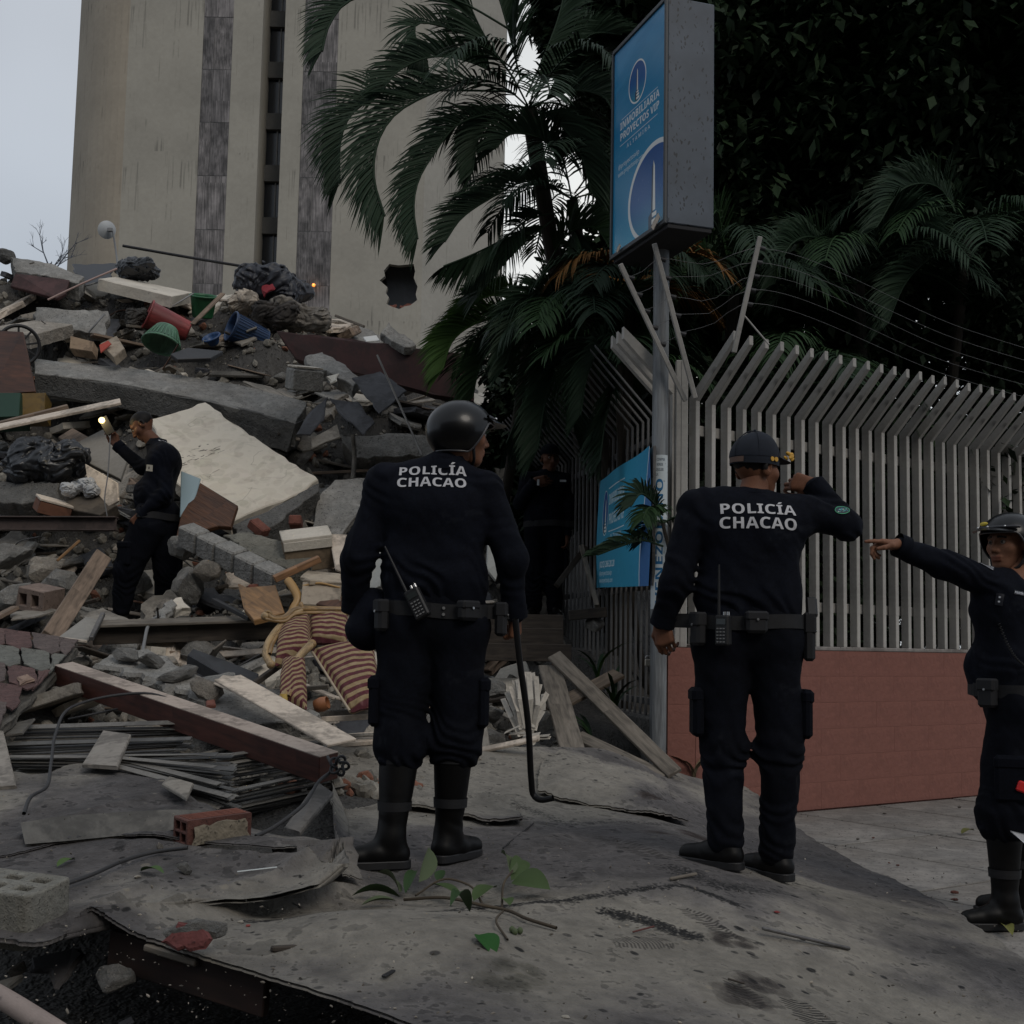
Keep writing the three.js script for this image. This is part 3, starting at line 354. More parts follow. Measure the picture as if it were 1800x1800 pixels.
// sign print
const obelisk = (k, x, y, w, h) => { const g = k.createLinearGradient(0, y - h, 0, y + h); g.addColorStop(0, '#0f4a8e'); g.addColorStop(0.5, '#155c9c'); g.addColorStop(1, '#2791a8'); k.fillStyle = g; k.beginPath(); k.ellipse(x, y, w, h, 0, 0, 7); k.fill(); k.strokeStyle = '#e4e6e4'; k.lineWidth = w * 0.085; k.stroke(); const s = h; k.fillStyle = '#2b4256'; k.beginPath(); k.moveTo(x - s * 0.02, y - s * 0.66); k.lineTo(x - s * 0.10, y - s * 0.5); k.lineTo(x - s * 0.13, y + s * 0.42); k.lineTo(x - s * 0.26, y + s * 0.5); k.lineTo(x - s * 0.26, y + s * 0.86); k.lineTo(x, y + s * 0.95); k.lineTo(x, y - s * 0.6); k.fill(); k.fillStyle = '#eceae2'; k.beginPath(); k.moveTo(x - s * 0.02, y - s * 0.66); k.lineTo(x + s * 0.05, y - s * 0.52); k.lineTo(x + s * 0.08, y + s * 0.42); k.lineTo(x - s * 0.05, y + s * 0.42); k.fill(); k.fillRect(x - s * 0.08, y + s * 0.46, s * 0.22, s * 0.09); k.fillRect(x - s * 0.1, y + s * 0.6, s * 0.3, s * 0.1); k.fillRect(x - s * 0.12, y + s * 0.75, s * 0.36, s * 0.11); };
function print(w, h, draw) { const c = document.createElement('canvas'); c.width = w; c.height = h; draw(c.getContext('2d'), w, h); const t = new THREE.CanvasTexture(c); t.colorSpace = THREE.SRGBColorSpace; t.anisotropy = 8; return t; }
function fit(k, text, x, y, w, px, font = 'bold') { k.font = `${font} ${px}px sans-serif`; const m = k.measureText(text).width; k.save(); k.translate(x, y); k.scale(w / m, 1); k.fillText(text, 0, 0); k.restore(); }
{
  const t = thing('hanging_sign', 'tall blue and white lightbox sign with obelisk logo high on its pole', 'sign');
  const A = P(1172, 391, 8.6), fdir = V(-0.32, 0, -0.947).normalize(), bdir = V(0.947, 0, -0.32).normalize(), w = 0.92, h = 1.56, dep = 0.345;
  t.position.copy(A); t.quaternion.setFromRotationMatrix(new THREE.Matrix4().makeBasis(fdir.clone().negate(), V(0, 1, 0), bdir.clone().negate()));
  // local: the face spans x -w..0 (near corner at 0), looks along +z
  const tex = print(768, 1302, (k, W, H) => { const g = k.createLinearGradient(0, 0, W * 0.4, H); g.addColorStop(0, '#4f93c4'); g.addColorStop(0.1, '#3f92c2'); g.addColorStop(0.3, '#1d7fae'); g.addColorStop(0.55, '#1580ad'); g.addColorStop(0.8, '#1a86b2'); g.addColorStop(1, '#2a9cc0'); k.fillStyle = g; k.fillRect(0, 0, W, H); const R = RNG(3);
    for (let i = 0; i < 26; i++) { k.fillStyle = `rgba(${R() < 0.5 ? '150,190,220' : '10,70,110'},0.05)`; k.beginPath(); k.ellipse(R() * W, R() * H * 0.5, rr(80, 300, R), rr(20, 70, R), -0.2, 0, 7); k.fill(); }
    obelisk(k, W * 0.47, H * 0.245, W * 0.165, H * 0.098); k.fillStyle = '#d8dee0'; k.fillRect(W * 0.16, H * 0.362, W * 0.7, 4); fit(k, 'INMOBILIARIA', W * 0.13, H * 0.412, W * 0.76, 66); fit(k, 'PROYECTOS VIP', W * 0.13, H * 0.465, W * 0.76, 66); k.fillRect(W * 0.13, H * 0.487, W * 0.73, 4); fit(k, 'A L T A M I R A', W * 0.27, H * 0.525, W * 0.45, 36, ''); fit(k, '@proyectosvip', W * 0.1, H * 0.6, W * 0.42, 40, ''); fit(k, 'www.proyectosvip.com', W * 0.1, H * 0.637, W * 0.5, 40, '');
    obelisk(k, W * 0.80, H * 0.83, W * 0.47, H * 0.215); k.fillStyle = 'rgba(230,235,235,0.5)'; for (let i = 0; i < 90; i++) { k.fillRect(R() * W, H * (0.45 + 0.5 * R()), rr(1, 2, R), rr(3, 16, R)); } });
  const face = part('face_panel', new THREE.PlaneGeometry(w - 0.05, h - 0.05), new THREE.MeshStandardMaterial({ map: tex, roughness: 0.25 }), t, 'blue printed face with obelisk logo and white lettering'); face.position.set(-w / 2, h / 2, 0.004);
  const boxT = texture(512, (() => { const R = RNG(9), a = field(301, 5, 5), sp = []; for (let i = 0; i < 420; i++) sp.push([R(), R(), rr(0.002, 0.0065, R), rr(-0.6, 0.6, R)]); const gsz = 16, cell = {}; sp.forEach((s) => { for (let dx = -1; dx <= 1; dx++) for (let dy = -1; dy <= 1; dy++) { const k = (Math.floor(s[0] * gsz) + dx) + ',' + (Math.floor(s[1] * gsz) + dy); (cell[k] ||= []).push(s); } }); return (u, v) => { let k = 0.72 + 0.3 * (a(u, v) - 0.5); for (const s of cell[Math.floor(u * gsz) + ',' + Math.floor(v * gsz)] || []) { const x = u - s[0] - (v - s[1]) * s[3], y = (v - s[1]) * 0.45; if (x * x + y * y < s[2] * s[2] * (0.4 + 0.9 * a(u * 8, v * 8))) k *= 0.5; } return [k * 0.96, k, k * 1.05]; }; })());
  const bx = part('cabinet', boxUV(chamfer(w, dep, h, 0.006).clone(), 0.9), M(0.13, 0.15, 0.175, 0.5, boxT), t, 'speckled grey metal cabinet side'); bx.position.set(-w / 2, h / 2, -dep / 2 - 0.0);
  for (const [x, y, a, b] of [[-w / 2, 0.012, w, 0.03], [-w / 2, h - 0.012, w, 0.03], [-0.012, h / 2, 0.025, h], [-w + 0.012, h / 2, 0.025, h]]) { const f = part('frame_edge', chamfer(a, 0.02, b, 0.003), M(0.05, 0.055, 0.06, 0.5), t); f.position.set(x, y, 0.008); }
  const under = part('bottom_tray', chamfer(w - 0.02, dep - 0.02, 0.03, 0.004), M(0.015, 0.015, 0.017, 0.8), t); under.position.set(-w / 2, -0.016, -dep / 2);
  for (const [x, s] of [[-0.1, 1], [-0.72, 0.6]]) { const m = part('torn_scrap', slabGeo([V(-0.07, 0, 0), V(0.04, 0.06, 0), V(0.07, 0.02, 0), V(-0.03, -0.04, 0)].map((v) => v.multiplyScalar(s)), 0.004, { jag: 0.006, seg: 0.02 }), MT.cream, t); m.position.set(x, 0.02, 0.03); }
}
{ // the pole that carries it, with a wrapped poster
  const A = P(1156, 1330, 8.78), t = thing('sign_pole', 'round grey steel pole carrying the lightbox sign beside the gate', 'pole', null, V(A.x, 0, A.z)), top = 4.2 , y0 = 0;
  const g = new THREE.CylinderGeometry(0.055, 0.057, top, 24); g.translate(0, top / 2 + y0, 0); part('shaft', g, M(0.2, 0.22, 0.24, 0.55, TX.dust), t);
  const tx = print(256, 1024, (k, W, H) => { const R = RNG(8); k.fillStyle = '#b9c2c6'; k.fillRect(0, 0, W, H); k.fillStyle = '#1c2a38'; k.font = 'bold 26px sans-serif'; ['SE COMPRA', 'SE VENDE', 'ALQUILER', 'TELF.'].forEach((s, i) => k.fillText(s, 60, 40 + i * 34)); k.save(); k.translate(150, 990); k.rotate(-Math.PI / 2); k.fillStyle = '#155e8c'; k.font = 'bold 128px sans-serif'; k.fillText('VENEZOLANO', 0, 30); k.restore(); for (let i = 0; i < 60; i++) { k.fillStyle = 'rgba(60,66,70,0.25)'; k.fillRect(R() * W, R() * H, rr(3, 30, R), rr(2, 20, R)); } });
  const pg = new THREE.CylinderGeometry(0.0585, 0.0585, 1.05, 24, 1, true, -1.2, 2.4); pg.translate(0, 1.62 + (P(1150, 930, 8.7).y - 1.62), 0); const pm = part('wrapped_poster', pg, new THREE.MeshStandardMaterial({ map: tx, roughness: 0.8, side: THREE.DoubleSide }), t, 'torn white and blue printed paper wrapped on the pole'); pm.rotation.y = -0.2;
}
{ // long blue banner on the gate
  const a = P(1143, 783, 8.85), b = P(1141, 1030, 8.85), c = P(1049, 1033, 11.0), d = P(1053, 846, 11.0), t = thing('gate_banner', 'blue printed banner with obelisk logo fixed along the gate', 'banner');
  const tex = print(1024, 560, (k, W, H) => { const g = k.createLinearGradient(0, 0, W, 0); g.addColorStop(0, '#3a93b4'); g.addColorStop(0.6, '#2f9cc0'); g.addColorStop(1, '#2b8fb8'); k.fillStyle = g; k.fillRect(0, 0, W, H); obelisk(k, W * 0.15, H * 0.33, W * 0.05, H * 0.2); k.fillStyle = '#d5e4ea'; k.fillRect(W * 0.22, H * 0.12, W * 0.36, 5); fit(k, 'INMOBILIARIA', W * 0.22, H * 0.27, W * 0.36, 72); fit(k, 'PROYECTOS VIP', W * 0.22, H * 0.44, W * 0.36, 72); k.fillRect(W * 0.22, H * 0.5, W * 0.36, 5); fit(k, 'ALTAMIRA', W * 0.25, H * 0.58, W * 0.26, 36, ''); fit(k, '(0212) 266.28.28', W * 0.08, H * 0.82, W * 0.28, 44); fit(k, '@proyectosvip', W * 0.08, H * 0.89, W * 0.24, 30, ''); fit(k, 'www.proyectosvip.com', W * 0.08, H * 0.955, W * 0.26, 30, ''); k.fillStyle = '#3a6ea8'; k.beginPath(); k.moveTo(W * 0.86, H); k.quadraticCurveTo(W * 0.84, H * 0.4, W, 0); k.lineTo(W, H); k.fill(); k.strokeStyle = '#dfe8ea'; k.lineWidth = 9; k.beginPath(); k.moveTo(W * 0.86, H); k.quadraticCurveTo(W * 0.84, H * 0.4, W, 0); k.stroke(); });
  const nrm = b.clone().sub(a).cross(d.clone().sub(a)).normalize(); if (nrm.dot(camera.position.clone().sub(a)) < 0) nrm.negate();
  const N = 12, pos = [], uv = []; const at = (u, v) => a.clone().lerp(d, 1 - u).lerp(b.clone().lerp(c, 1 - u), 1 - v).addScaledVector(nrm, 0.01 * Math.sin(u * 9 + v * 4));
  for (let i = 0; i < N; i++) for (let j = 0; j < N; j++) { const q = [[i, j], [i + 1, j], [i + 1, j + 1], [i, j], [i + 1, j + 1], [i, j + 1]]; for (const [x, y] of q) { const p = at(x / N, y / N); pos.push(p.x, p.y, p.z); uv.push(x / N, y / N); } }
  part('printed_sheet', fromTris(pos, uv), new THREE.MeshStandardMaterial({ map: tex, roughness: 0.7, side: THREE.DoubleSide }), t);
  part('backing_board', slabGeo([a, b, c, d].map((p) => p.clone().addScaledVector(nrm, -0.02)), 0.02), MT.steel, t);
}
// ---------- people ----------
// surface of a distance field on a grid, far blocks skipped
function meshField(f, lo, hi, cell) {
  const n = [0, 1, 2].map((k) => Math.ceil((hi.getComponent(k) - lo.getComponent(k)) / cell) + 1), [nx, ny, nz] = n, F = new Float32Array(nx * ny * nz).fill(1), B = 6, id = (i, j, k) => (k * ny + j) * nx + i;
  for (let k = 0; k < nz; k += B) for (let j = 0; j < ny; j += B) for (let i = 0; i < nx; i += B) {
    const h = B / 2, d = f(lo.x + (i + h) * cell, lo.y + (j + h) * cell, lo.z + (k + h) * cell);
    if (Math.abs(d) > cell * B * 1.15 + 0.012) { if (d < 0) for (let c = k; c < Math.min(nz, k + B); c++) for (let b = j; b < Math.min(ny, j + B); b++) for (let a = i; a < Math.min(nx, i + B); a++) F[id(a, b, c)] = d; continue; }
    for (let c = k; c < Math.min(nz, k + B); c++) for (let b = j; b < Math.min(ny, j + B); b++) for (let a = i; a < Math.min(nx, i + B); a++) F[id(a, b, c)] = f(lo.x + a * cell, lo.y + b * cell, lo.z + c * cell);
  }
  const vid = new Int32Array(nx * ny * nz).fill(-1), pos = [], idx = [], E = [[0, 1], [2, 3], [4, 5], [6, 7], [0, 2], [1, 3], [4, 6], [5, 7], [0, 4], [1, 5], [2, 6], [3, 7]];
  for (let k = 0; k < nz - 1; k++) for (let j = 0; j < ny - 1; j++) for (let i = 0; i < nx - 1; i++) {
    const o = id(i, j, k), v = [F[o], F[o + 1], F[o + nx], F[o + nx + 1], F[o + nx * ny], F[o + nx * ny + 1], F[o + nx * ny + nx], F[o + nx * ny + nx + 1]];
    let m = 0; for (let q = 0; q < 8; q++) if (v[q] < 0) m |= 1 << q; if (m === 0 || m === 255) continue;
    let x = 0, y = 0, z = 0, c = 0;
    for (const [a, b] of E) if ((v[a] < 0) !== (v[b] < 0)) { const t = v[a] / (v[a] - v[b]); x += (a & 1) + ((b & 1) - (a & 1)) * t; y += (a >> 1 & 1) + ((b >> 1 & 1) - (a >> 1 & 1)) * t; z += (a >> 2) + ((b >> 2) - (a >> 2)) * t; c++; }
    vid[o] = pos.length / 3; pos.push(lo.x + (i + x / c) * cell, lo.y + (j + y / c) * cell, lo.z + (k + z / c) * cell);
  }
  const sx = 1, sy = nx, sz = nx * ny, quad = (a, b, c, d, fl) => { if (a < 0 || b < 0 || c < 0 || d < 0) return; fl ? idx.push(a, c, b, a, d, c) : idx.push(a, b, c, a, c, d); };
  for (let k = 1; k < nz - 1; k++) for (let j = 1; j < ny - 1; j++) for (let i = 1; i < nx - 1; i++) {
    const o = id(i, j, k), s = F[o] < 0;
    if (s !== (F[o + sx] < 0)) quad(vid[o - sy - sz], vid[o - sz], vid[o], vid[o - sy], !s);
    if (s !== (F[o + sy] < 0)) quad(vid[o - sx - sz], vid[o - sx], vid[o], vid[o - sz], !s);
    if (s !== (F[o + sz] < 0)) quad(vid[o - sx - sy], vid[o - sy], vid[o], vid[o - sx], !s);
  }
  const g = new THREE.BufferGeometry(), nor = new Float32Array(pos.length), e = cell * 0.6;
  for (let i = 0; i < pos.length; i += 3) { const [x, y, z] = [pos[i], pos[i + 1], pos[i + 2]]; const a = f(x + e, y, z) - f(x - e, y, z), b = f(x, y + e, z) - f(x, y - e, z), c = f(x, y, z + e) - f(x, y, z - e), l = Math.hypot(a, b, c) || 1; nor[i] = a / l; nor[i + 1] = b / l; nor[i + 2] = c / l; }
  g.setAttribute('position', new THREE.Float32BufferAttribute(pos, 3)); g.setAttribute('normal', new THREE.BufferAttribute(nor, 3)); g.setIndex(idx); return g;
}
const cap = (x, y, z, c) => { const [a, b, ra, rb, dx, dy, dz, l2] = c, px = x - a.x, py = y - a.y, pz = z - a.z; let t = (px * dx + py * dy + pz * dz) / l2; t = t < 0 ? 0 : t > 1 ? 1 : t; const qx = px - dx * t, qy = py - dy * t, qz = pz - dz * t; return Math.sqrt(qx * qx + qy * qy + qz * qz) - (ra + (rb - ra) * t); };
const mk = (a, b, ra, rb = ra) => [a, b, ra, rb, b.x - a.x, b.y - a.y, b.z - a.z, Math.max(1e-8, a.distanceToSquared(b))];
const smin = (a, b, k) => { const h = Math.max(k - Math.abs(a - b), 0) / k; return Math.min(a, b) - h * h * k * 0.25; };
function blend(caps, k) { return (x, y, z) => { let d = 1e3; for (const c of caps) { const e = cap(x, y, z, c); d = d > 900 ? e : smin(d, e, k); } return d; }; }
function bounds(caps, pad = 0.05) { const lo = V(9, 9, 9), hi = V(-9, -9, -9); for (const c of caps) for (const [p, r] of [[c[0], c[2]], [c[1], c[3]]]) { lo.min(p.clone().addScalar(-r - pad)); hi.max(p.clone().addScalar(r + pad)); } return [lo, hi]; }
function metreUV(g, s = 1.6) { const p = g.attributes.position, n = g.attributes.normal, uv = new Float32Array(p.count * 2); for (let i = 0; i < p.count; i++) { uv[2 * i] = (p.getX(i) + 0.7 * p.getZ(i)) * s; uv[2 * i + 1] = (p.getY(i) + 0.3 * p.getZ(i)) * s; } g.setAttribute('uv', new THREE.BufferAttribute(uv, 2)); return g; }
const skinM = (v) => { const m = new THREE.MeshPhysicalMaterial({ roughness: 0.62, specularIntensity: 0.45, vertexColors: true, map: TX.skin }); m.side = THREE.DoubleSide; return m; };
const cl_ = (r, g, b) => { const m = new THREE.MeshPhysicalMaterial({ roughness: 0.9, specularIntensity: 0.25, map: TX.uniform, bumpMap: TX.weave, bumpScale: 0.0008, side: THREE.DoubleSide }); m.color.setRGB(r, g, b); return m; };
const navyA = cl_(0.012, 0.0155, 0.029), navyB = cl_(0.0095, 0.012, 0.022); 
const leather = new THREE.MeshPhysicalMaterial({ color: 0x0b0b0c, roughness: 0.5, specularIntensity: 0.45, map: TX.dust, side: THREE.DoubleSide }), webbing = M(0.006, 0.0065, 0.009, 0.75, TX.dust), plastic = M(0.008, 0.008, 0.009, 0.55), gold = M(0.55, 0.3, 0.03, 0.5), chrome = M(0.5, 0.5, 0.5, 0.3, null, { metalness: 0.9 });

// head, face along +z, about its middle; returns geometry with vertex colours
function headGeo(skin, hair, quat, pos) {
  const ell = (x, y, z, c, r) => { const a = (x - c[0]) / r[0], b = (y - c[1]) / r[1], d = (z - c[2]) / r[2], k = Math.sqrt(a * a + b * b + d * d); return (k - 1) * Math.min(...r) * (k < 0.001 ? 1 : 1); };
  const f = (x, y, z) => {
    const ax = Math.abs(x); let d = ell(x, y, z, [0, 0.035, -0.008], [0.076, 0.085, 0.097]);
    d = smin(d, ell(x, y, z, [0, -0.045, 0.03], [0.058, 0.068, 0.062]), 0.05); d = smin(d, ell(x, y, z, [0, -0.096, 0.058], [0.03, 0.022, 0.026]), 0.03);
    d = smin(d, ell(ax, y, z, [0.045, -0.018, 0.052], [0.026, 0.022, 0.024]), 0.025);
    d = smin(d, cap(x, y, z, HN[0]), 0.012); d = smin(d, cap(ax, y, z, HN[1]), 0.008); d = smin(d, cap(ax, y, z, HN[2]), 0.016);
    d = smin(d, ell(x, y, z, [0, -0.058, 0.088], [0.026, 0.0085, 0.011]), 0.008); d = smin(d, ell(x, y, z, [0, -0.071, 0.086], [0.022, 0.0075, 0.011]), 0.008);
    d = -smin(-d, ell(ax, y, z, [0.032, 0.008, 0.097], [0.018, 0.012, 0.014]), 0.012);
    d = -smin(-d, Math.abs(y + 0.0645) + Math.abs(x) * 0.12 < 0.006 && z > 0.085 ? 0.001 : 0.02 + Math.abs(y + 0.0645), 0.001);
    d = smin(d, Math.max(ell(ax, y, z, [0.08, 0.0, -0.012], [0.014, 0.036, 0.023]), -ell(ax, y, z, [0.09, 0.002, -0.008], [0.009, 0.018, 0.011])), 0.008);
    return d;
  };
  const g = meshField(f, V(-0.105, -0.135, -0.125), V(0.105, 0.135, 0.135), 0.0035), p = g.attributes.position, col = new Float32Array(p.count * 3);
  for (let i = 0; i < p.count; i++) { const x = Math.abs(p.getX(i)), y = p.getY(i), z = p.getZ(i); let c = skin; const n = N3(p.getX(i) * 60, y * 60, z * 60);
    if (y > 0.055 - 0.04 * smooth(0.02, -0.02, z) * 1.6 + 0.012 * n && z < 0.072 + 0.4 * Math.max(0, y - 0.06)) c = hair; else if (z > 0.06 && Math.abs(y - 0.033 + x * 0.1) < 0.005 && x > 0.014 && x < 0.05) c = hair; else if (z > 0.075 && y < -0.051 && y > -0.079 && x < 0.025) c = [skin[0] * 0.8, skin[1] * 0.6, skin[2] * 0.6];
    col.set(c.map((q) => q * (1 + 0.12 * n)), i * 3); }
  g.setAttribute('color', new THREE.BufferAttribute(col, 3)); metreUV(g, 6); g.applyMatrix4(new THREE.Matrix4().compose(pos, quat, V(1, 1, 1))); return g;
}
const HN = [mk(V(0, 0.022, 0.085), V(0, -0.026, 0.108), 0.008, 0.0125), mk(V(0.011, -0.03, 0.094), V(0.013, -0.031, 0.096), 0.0085), mk(V(0.012, 0.03, 0.083), V(0.05, 0.028, 0.066), 0.009, 0.007)];
// hand from the wrist along `dir`, `palm` the way the palm looks; curl 0 open .. 1 fist, per finger
function handCaps(wrist, dir, palm, side, curls, s = 1, thumb = 0.4) {
  const y = dir.clone().normalize(), z = palm.clone().addScaledVector(y, -palm.dot(y)).normalize(), x = y.clone().cross(z).multiplyScalar(side), at = (a, b, c) => wrist.clone().addScaledVector(x, a * s).addScaledVector(y, b * s).addScaledVector(z, c * s), caps = [];
  const bx = [-0.03, -0.0105, 0.0105, 0.031], len = [0.078, 0.09, 0.083, 0.066], rad = [0.0092, 0.0095, 0.0092, 0.0082];
  bx.forEach((b, i) => { caps.push(mk(at(b * 0.55, 0.008, 0), at(b, 0.088 - 0.006 * Math.abs(i - 1), 0), 0.0155 * s, 0.0125 * s)); });
  const fingers = [];
  bx.forEach((b, i) => { let p = at(b, 0.088 - 0.006 * Math.abs(i - 1), 0), ang = 0; const q = [0.48, 0.3, 0.22]; for (let k = 0; k < 3; k++) { ang += curls[i] * [1.25, 1.55, 1.0][k]; const L = len[i] * q[k] * s, e = p.clone().addScaledVector(y, Math.cos(ang) * L).addScaledVector(z, Math.sin(ang) * L).addScaledVector(x, b * 0.06 * L / 0.03); fingers.push(mk(p, e, rad[i] * s * (1 - 0.09 * k), rad[i] * s * (0.93 - 0.11 * k))); p = e; } });
  const t0 = at(-0.026, 0.018, 0.006), t1 = at(-0.046 - 0.012 * thumb, 0.05, 0.018), t2 = at(-0.05 - 0.024 * thumb + 0.012, 0.083, 0.03), t3 = at(-0.045 - 0.03 * thumb + 0.016, 0.108, 0.036);
  caps.push(mk(t0, t1, 0.0165 * s, 0.0125 * s)); fingers.push(mk(t1, t2, 0.0118 * s, 0.0102 * s), mk(t2, t3, 0.0102 * s, 0.0082 * s));
  return [caps, fingers];
}
function handGeo(skin, arm, ...a) { const [palmCaps, fingers] = handCaps(...a), all = [...palmCaps, ...fingers], pf = blend([...palmCaps, arm], 0.02), f = (x, y, z) => { let d = pf(x, y, z); for (const c of fingers) d = smin(d, cap(x, y, z, c), 0.005); return d; }; const [lo, hi] = bounds(all, 0.02); const g = meshField(f, lo, hi, 0.0036), n = g.attributes.position.count, col = new Float32Array(n * 3); for (let i = 0; i < n; i++) col.set(skin.map((q) => q * (1 + 0.14 * N3(g.attributes.position.getX(i) * 50, g.attributes.position.getY(i) * 50, i * 0.01))), i * 3); g.setAttribute('color', new THREE.BufferAttribute(col, 3)); return metreUV(g, 6); }

// folds of cloth: broad drapes plus creases that gather near the bends
function foldField(f, amp, seed, bends, slant = 0.5) { return (x, y, z) => { const d = f(x, y, z); if (d > 0.06 || d < -0.06) return d; let a = amp * (fbm((x + y * slant) * 5 + seed, (y - x * slant) * 2.6, z * 5, 2) * 1.7); for (const b of bends) { const q = (x - b.x) ** 2 + (y - b.y) ** 2 + (z - b.z) ** 2; if (q < 0.05) a += amp * 0.28 * Math.exp(-q / 0.014) * Math.sin((y * 80 + x * 45 + 13 * N3(x * 6 + seed, y * 6, z * 6)) + seed); } return d + a + amp * 0.35 * fbm(x * 17 + y * 9 + seed, y * 11, z * 17, 2); }; }

function person(spec) {
  const { name = 'person', label, at, S, o, j, skin, hair, seed } = spec, t = thing(name, label, 'person', 'police officers at the collapse'); t.position.copy(at);
  // joints are read from the photograph: pixels about the feet, plus metres towards the camera
  const J = {}; for (const [k, [px, py, z]] of Object.entries(j)) J[k] = V((px - o[0]) / S, (o[1] - py) / S, z || 0);
  t.rotation.z = -0.019 * 0; const off = (p, x, y, z) => p.clone().add(V(x, y, z));
  if (spec.ground) for (const k of ['anL', 'anR']) J[k].y = spec.ground(J[k].x + at.x, J[k].z + at.z) - at.y + 0.088;
  const sh = J.shL.clone().add(J.shR).multiplyScalar(0.5), ax = J.shR.clone().sub(J.shL).normalize(), hx = J.hipR.clone().sub(J.hipL).normalize(), front = spec.front.clone().normalize();
  const w = spec.width || 1, chest = J.chest, waist = J.waist, pel = J.hipL.clone().add(J.hipR).multiplyScalar(0.5);
  const jacket = [mk(J.neck.clone().add(V(0, -0.035, 0)), J.shL, 0.062, 0.062), mk(J.neck.clone().add(V(0, -0.035, 0)), J.shR, 0.062, 0.062), mk(J.shL.clone().addScaledVector(ax, 0.04).add(V(0, -0.02, 0)), J.shR.clone().addScaledVector(ax, -0.04).add(V(0, -0.02, 0)), 0.075), mk(off(chest, 0, 0.02, 0).addScaledVector(ax, -0.1 * w), off(chest, 0, 0.02, 0).addScaledVector(ax, 0.1 * w), 0.112), mk(off(waist, 0, 0, 0).addScaledVector(ax, -0.082 * w), off(waist, 0, 0, 0).addScaledVector(ax, 0.082 * w), 0.112), mk(chest, waist, 0.13, 0.122), mk(off(chest, 0, 0, 0).addScaledVector(ax, -0.092 * w), off(waist, 0, 0, 0).addScaledVector(ax, -0.086 * w), 0.108), mk(off(chest, 0, 0, 0).addScaledVector(ax, 0.092 * w), off(waist, 0, 0, 0).addScaledVector(ax, 0.086 * w), 0.108), mk(off(pel, 0, 0.07, 0).addScaledVector(hx, -0.088 * w), off(pel, 0, 0.07, 0).addScaledVector(hx, 0.088 * w), 0.106)];
  if (spec.belly) jacket.push(mk(waist.clone().addScaledVector(front, spec.belly), waist.clone().addScaledVector(front, spec.belly).add(V(0, -0.06, 0)), 0.135, 0.125));
  const sleeve = (s, e, wv) => [mk(s, e, 0.07, 0.06), mk(e, wv, 0.06, 0.047)];
  const cuffL = J.elL.clone().lerp(J.wrL, 0.93), cuffR = J.elR.clone().lerp(J.wrR, 0.93);
  const jcaps = [...jacket, ...sleeve(J.shL, J.elL, cuffL), ...sleeve(J.shR, J.elR, cuffR)];
  const bends = [J.elL, J.elR, off(waist, 0.08, -0.02, 0.1), off(waist, -0.08, -0.02, 0.1), J.shL, J.shR];
  const fT = blend(jacket, 0.06), fL = blend(sleeve(J.shL, J.elL, cuffL), 0.025), fR = blend(sleeve(J.shR, J.elR, cuffR), 0.025); let jf = foldField((x, y, z) => smin(smin(fT(x, y, z), fL(x, y, z), 0.028), fR(x, y, z), 0.028), 0.015, seed, bends, 0.8);
  const hem = pel.y + 0.045, jf0 = jf; jf = (x, y, z) => Math.max(jf0(x, y, z), (Math.abs(x - pel.x) < 0.24 && Math.abs(z - pel.z) < 0.2 && y < hem + 0.05) ? hem - y : -1);
  const jm = part('jacket', metreUV(meshField(jf, ...bounds(jcaps, 0.04), spec.cell || 0.0085)), navyA, t, spec.jacketLabel);
  // trousers, bloused over boots where there are boots
  const lr = spec.leg || 1, leg = (h, k, a, top) => [mk(h, k, 0.108 * lr, 0.084 * lr), mk(k, k.clone().lerp(a, top), 0.084 * lr, spec.boots ? 0.083 : 0.07)];
  const bt = spec.boots ? 0.1 : 0.93, tcaps = [mk(J.hipL.clone().add(V(0, 0.05, 0)), J.hipR.clone().add(V(0, 0.05, 0)), 0.112 * w), mk(pel.clone().add(V(0, 0.12, 0)).addScaledVector(hx, -0.07), pel.clone().add(V(0, 0.12, 0)).addScaledVector(hx, 0.07), 0.11 * w), ...leg(J.hipL, J.knL, J.anL, bt), ...leg(J.hipR, J.knR, J.anR, bt)];
  for (const [k, a] of [[J.knL, J.anL], [J.knR, J.anR]]) if (spec.boots) tcaps.push(mk(k.clone().lerp(a, 0.0), k.clone().lerp(a, 0.1), 0.09));
  const side = hx.clone(), pk = [[J.hipL, J.knL, -1], [J.hipR, J.knR, 1]].map(([h, k, s]) => mk(h.clone().lerp(k, 0.5).addScaledVector(side, 0.062 * s), h.clone().lerp(k, 0.78).addScaledVector(side, 0.058 * s), 0.05)); tcaps.push(...pk);
  const tf = blend(tcaps, 0.045); part('trousers', metreUV(meshField(foldField(blend(tcaps, 0.045), 0.017, seed + 4, [J.knL, J.knR, J.knL.clone().lerp(J.anL, 0.25), J.knR.clone().lerp(J.anR, 0.25), J.anL.clone().add(V(0, 0.08, 0)), J.anR.clone().add(V(0, 0.08, 0))]), ...bounds(tcaps, 0.03), spec.cell || 0.009)), navyB, t);
  for (const [h, k, s] of [[J.hipL, J.knL, -1], [J.hipR, J.knR, 1]]) { const c = h.clone().lerp(k, 0.66), sd = hx.clone().multiplyScalar(s); let r = 0.2; while (r > 0.05 && tf(c.x + sd.x * r, c.y, c.z + sd.z * r) > 0) r -= 0.004; const p = part('cargo_pocket', chamfer(0.135, 0.045, 0.18, 0.018), navyB, t); p.position.copy(c).addScaledVector(sd, r - 0.008); p.quaternion.setFromRotationMatrix(new THREE.Matrix4().makeBasis(V(0, 1, 0).cross(sd), V(0, 1, 0), sd)); const f = part('pocket_flap', chamfer(0.14, 0.05, 0.06, 0.014), navyB, p); f.position.set(0, 0.075, 0.003); }
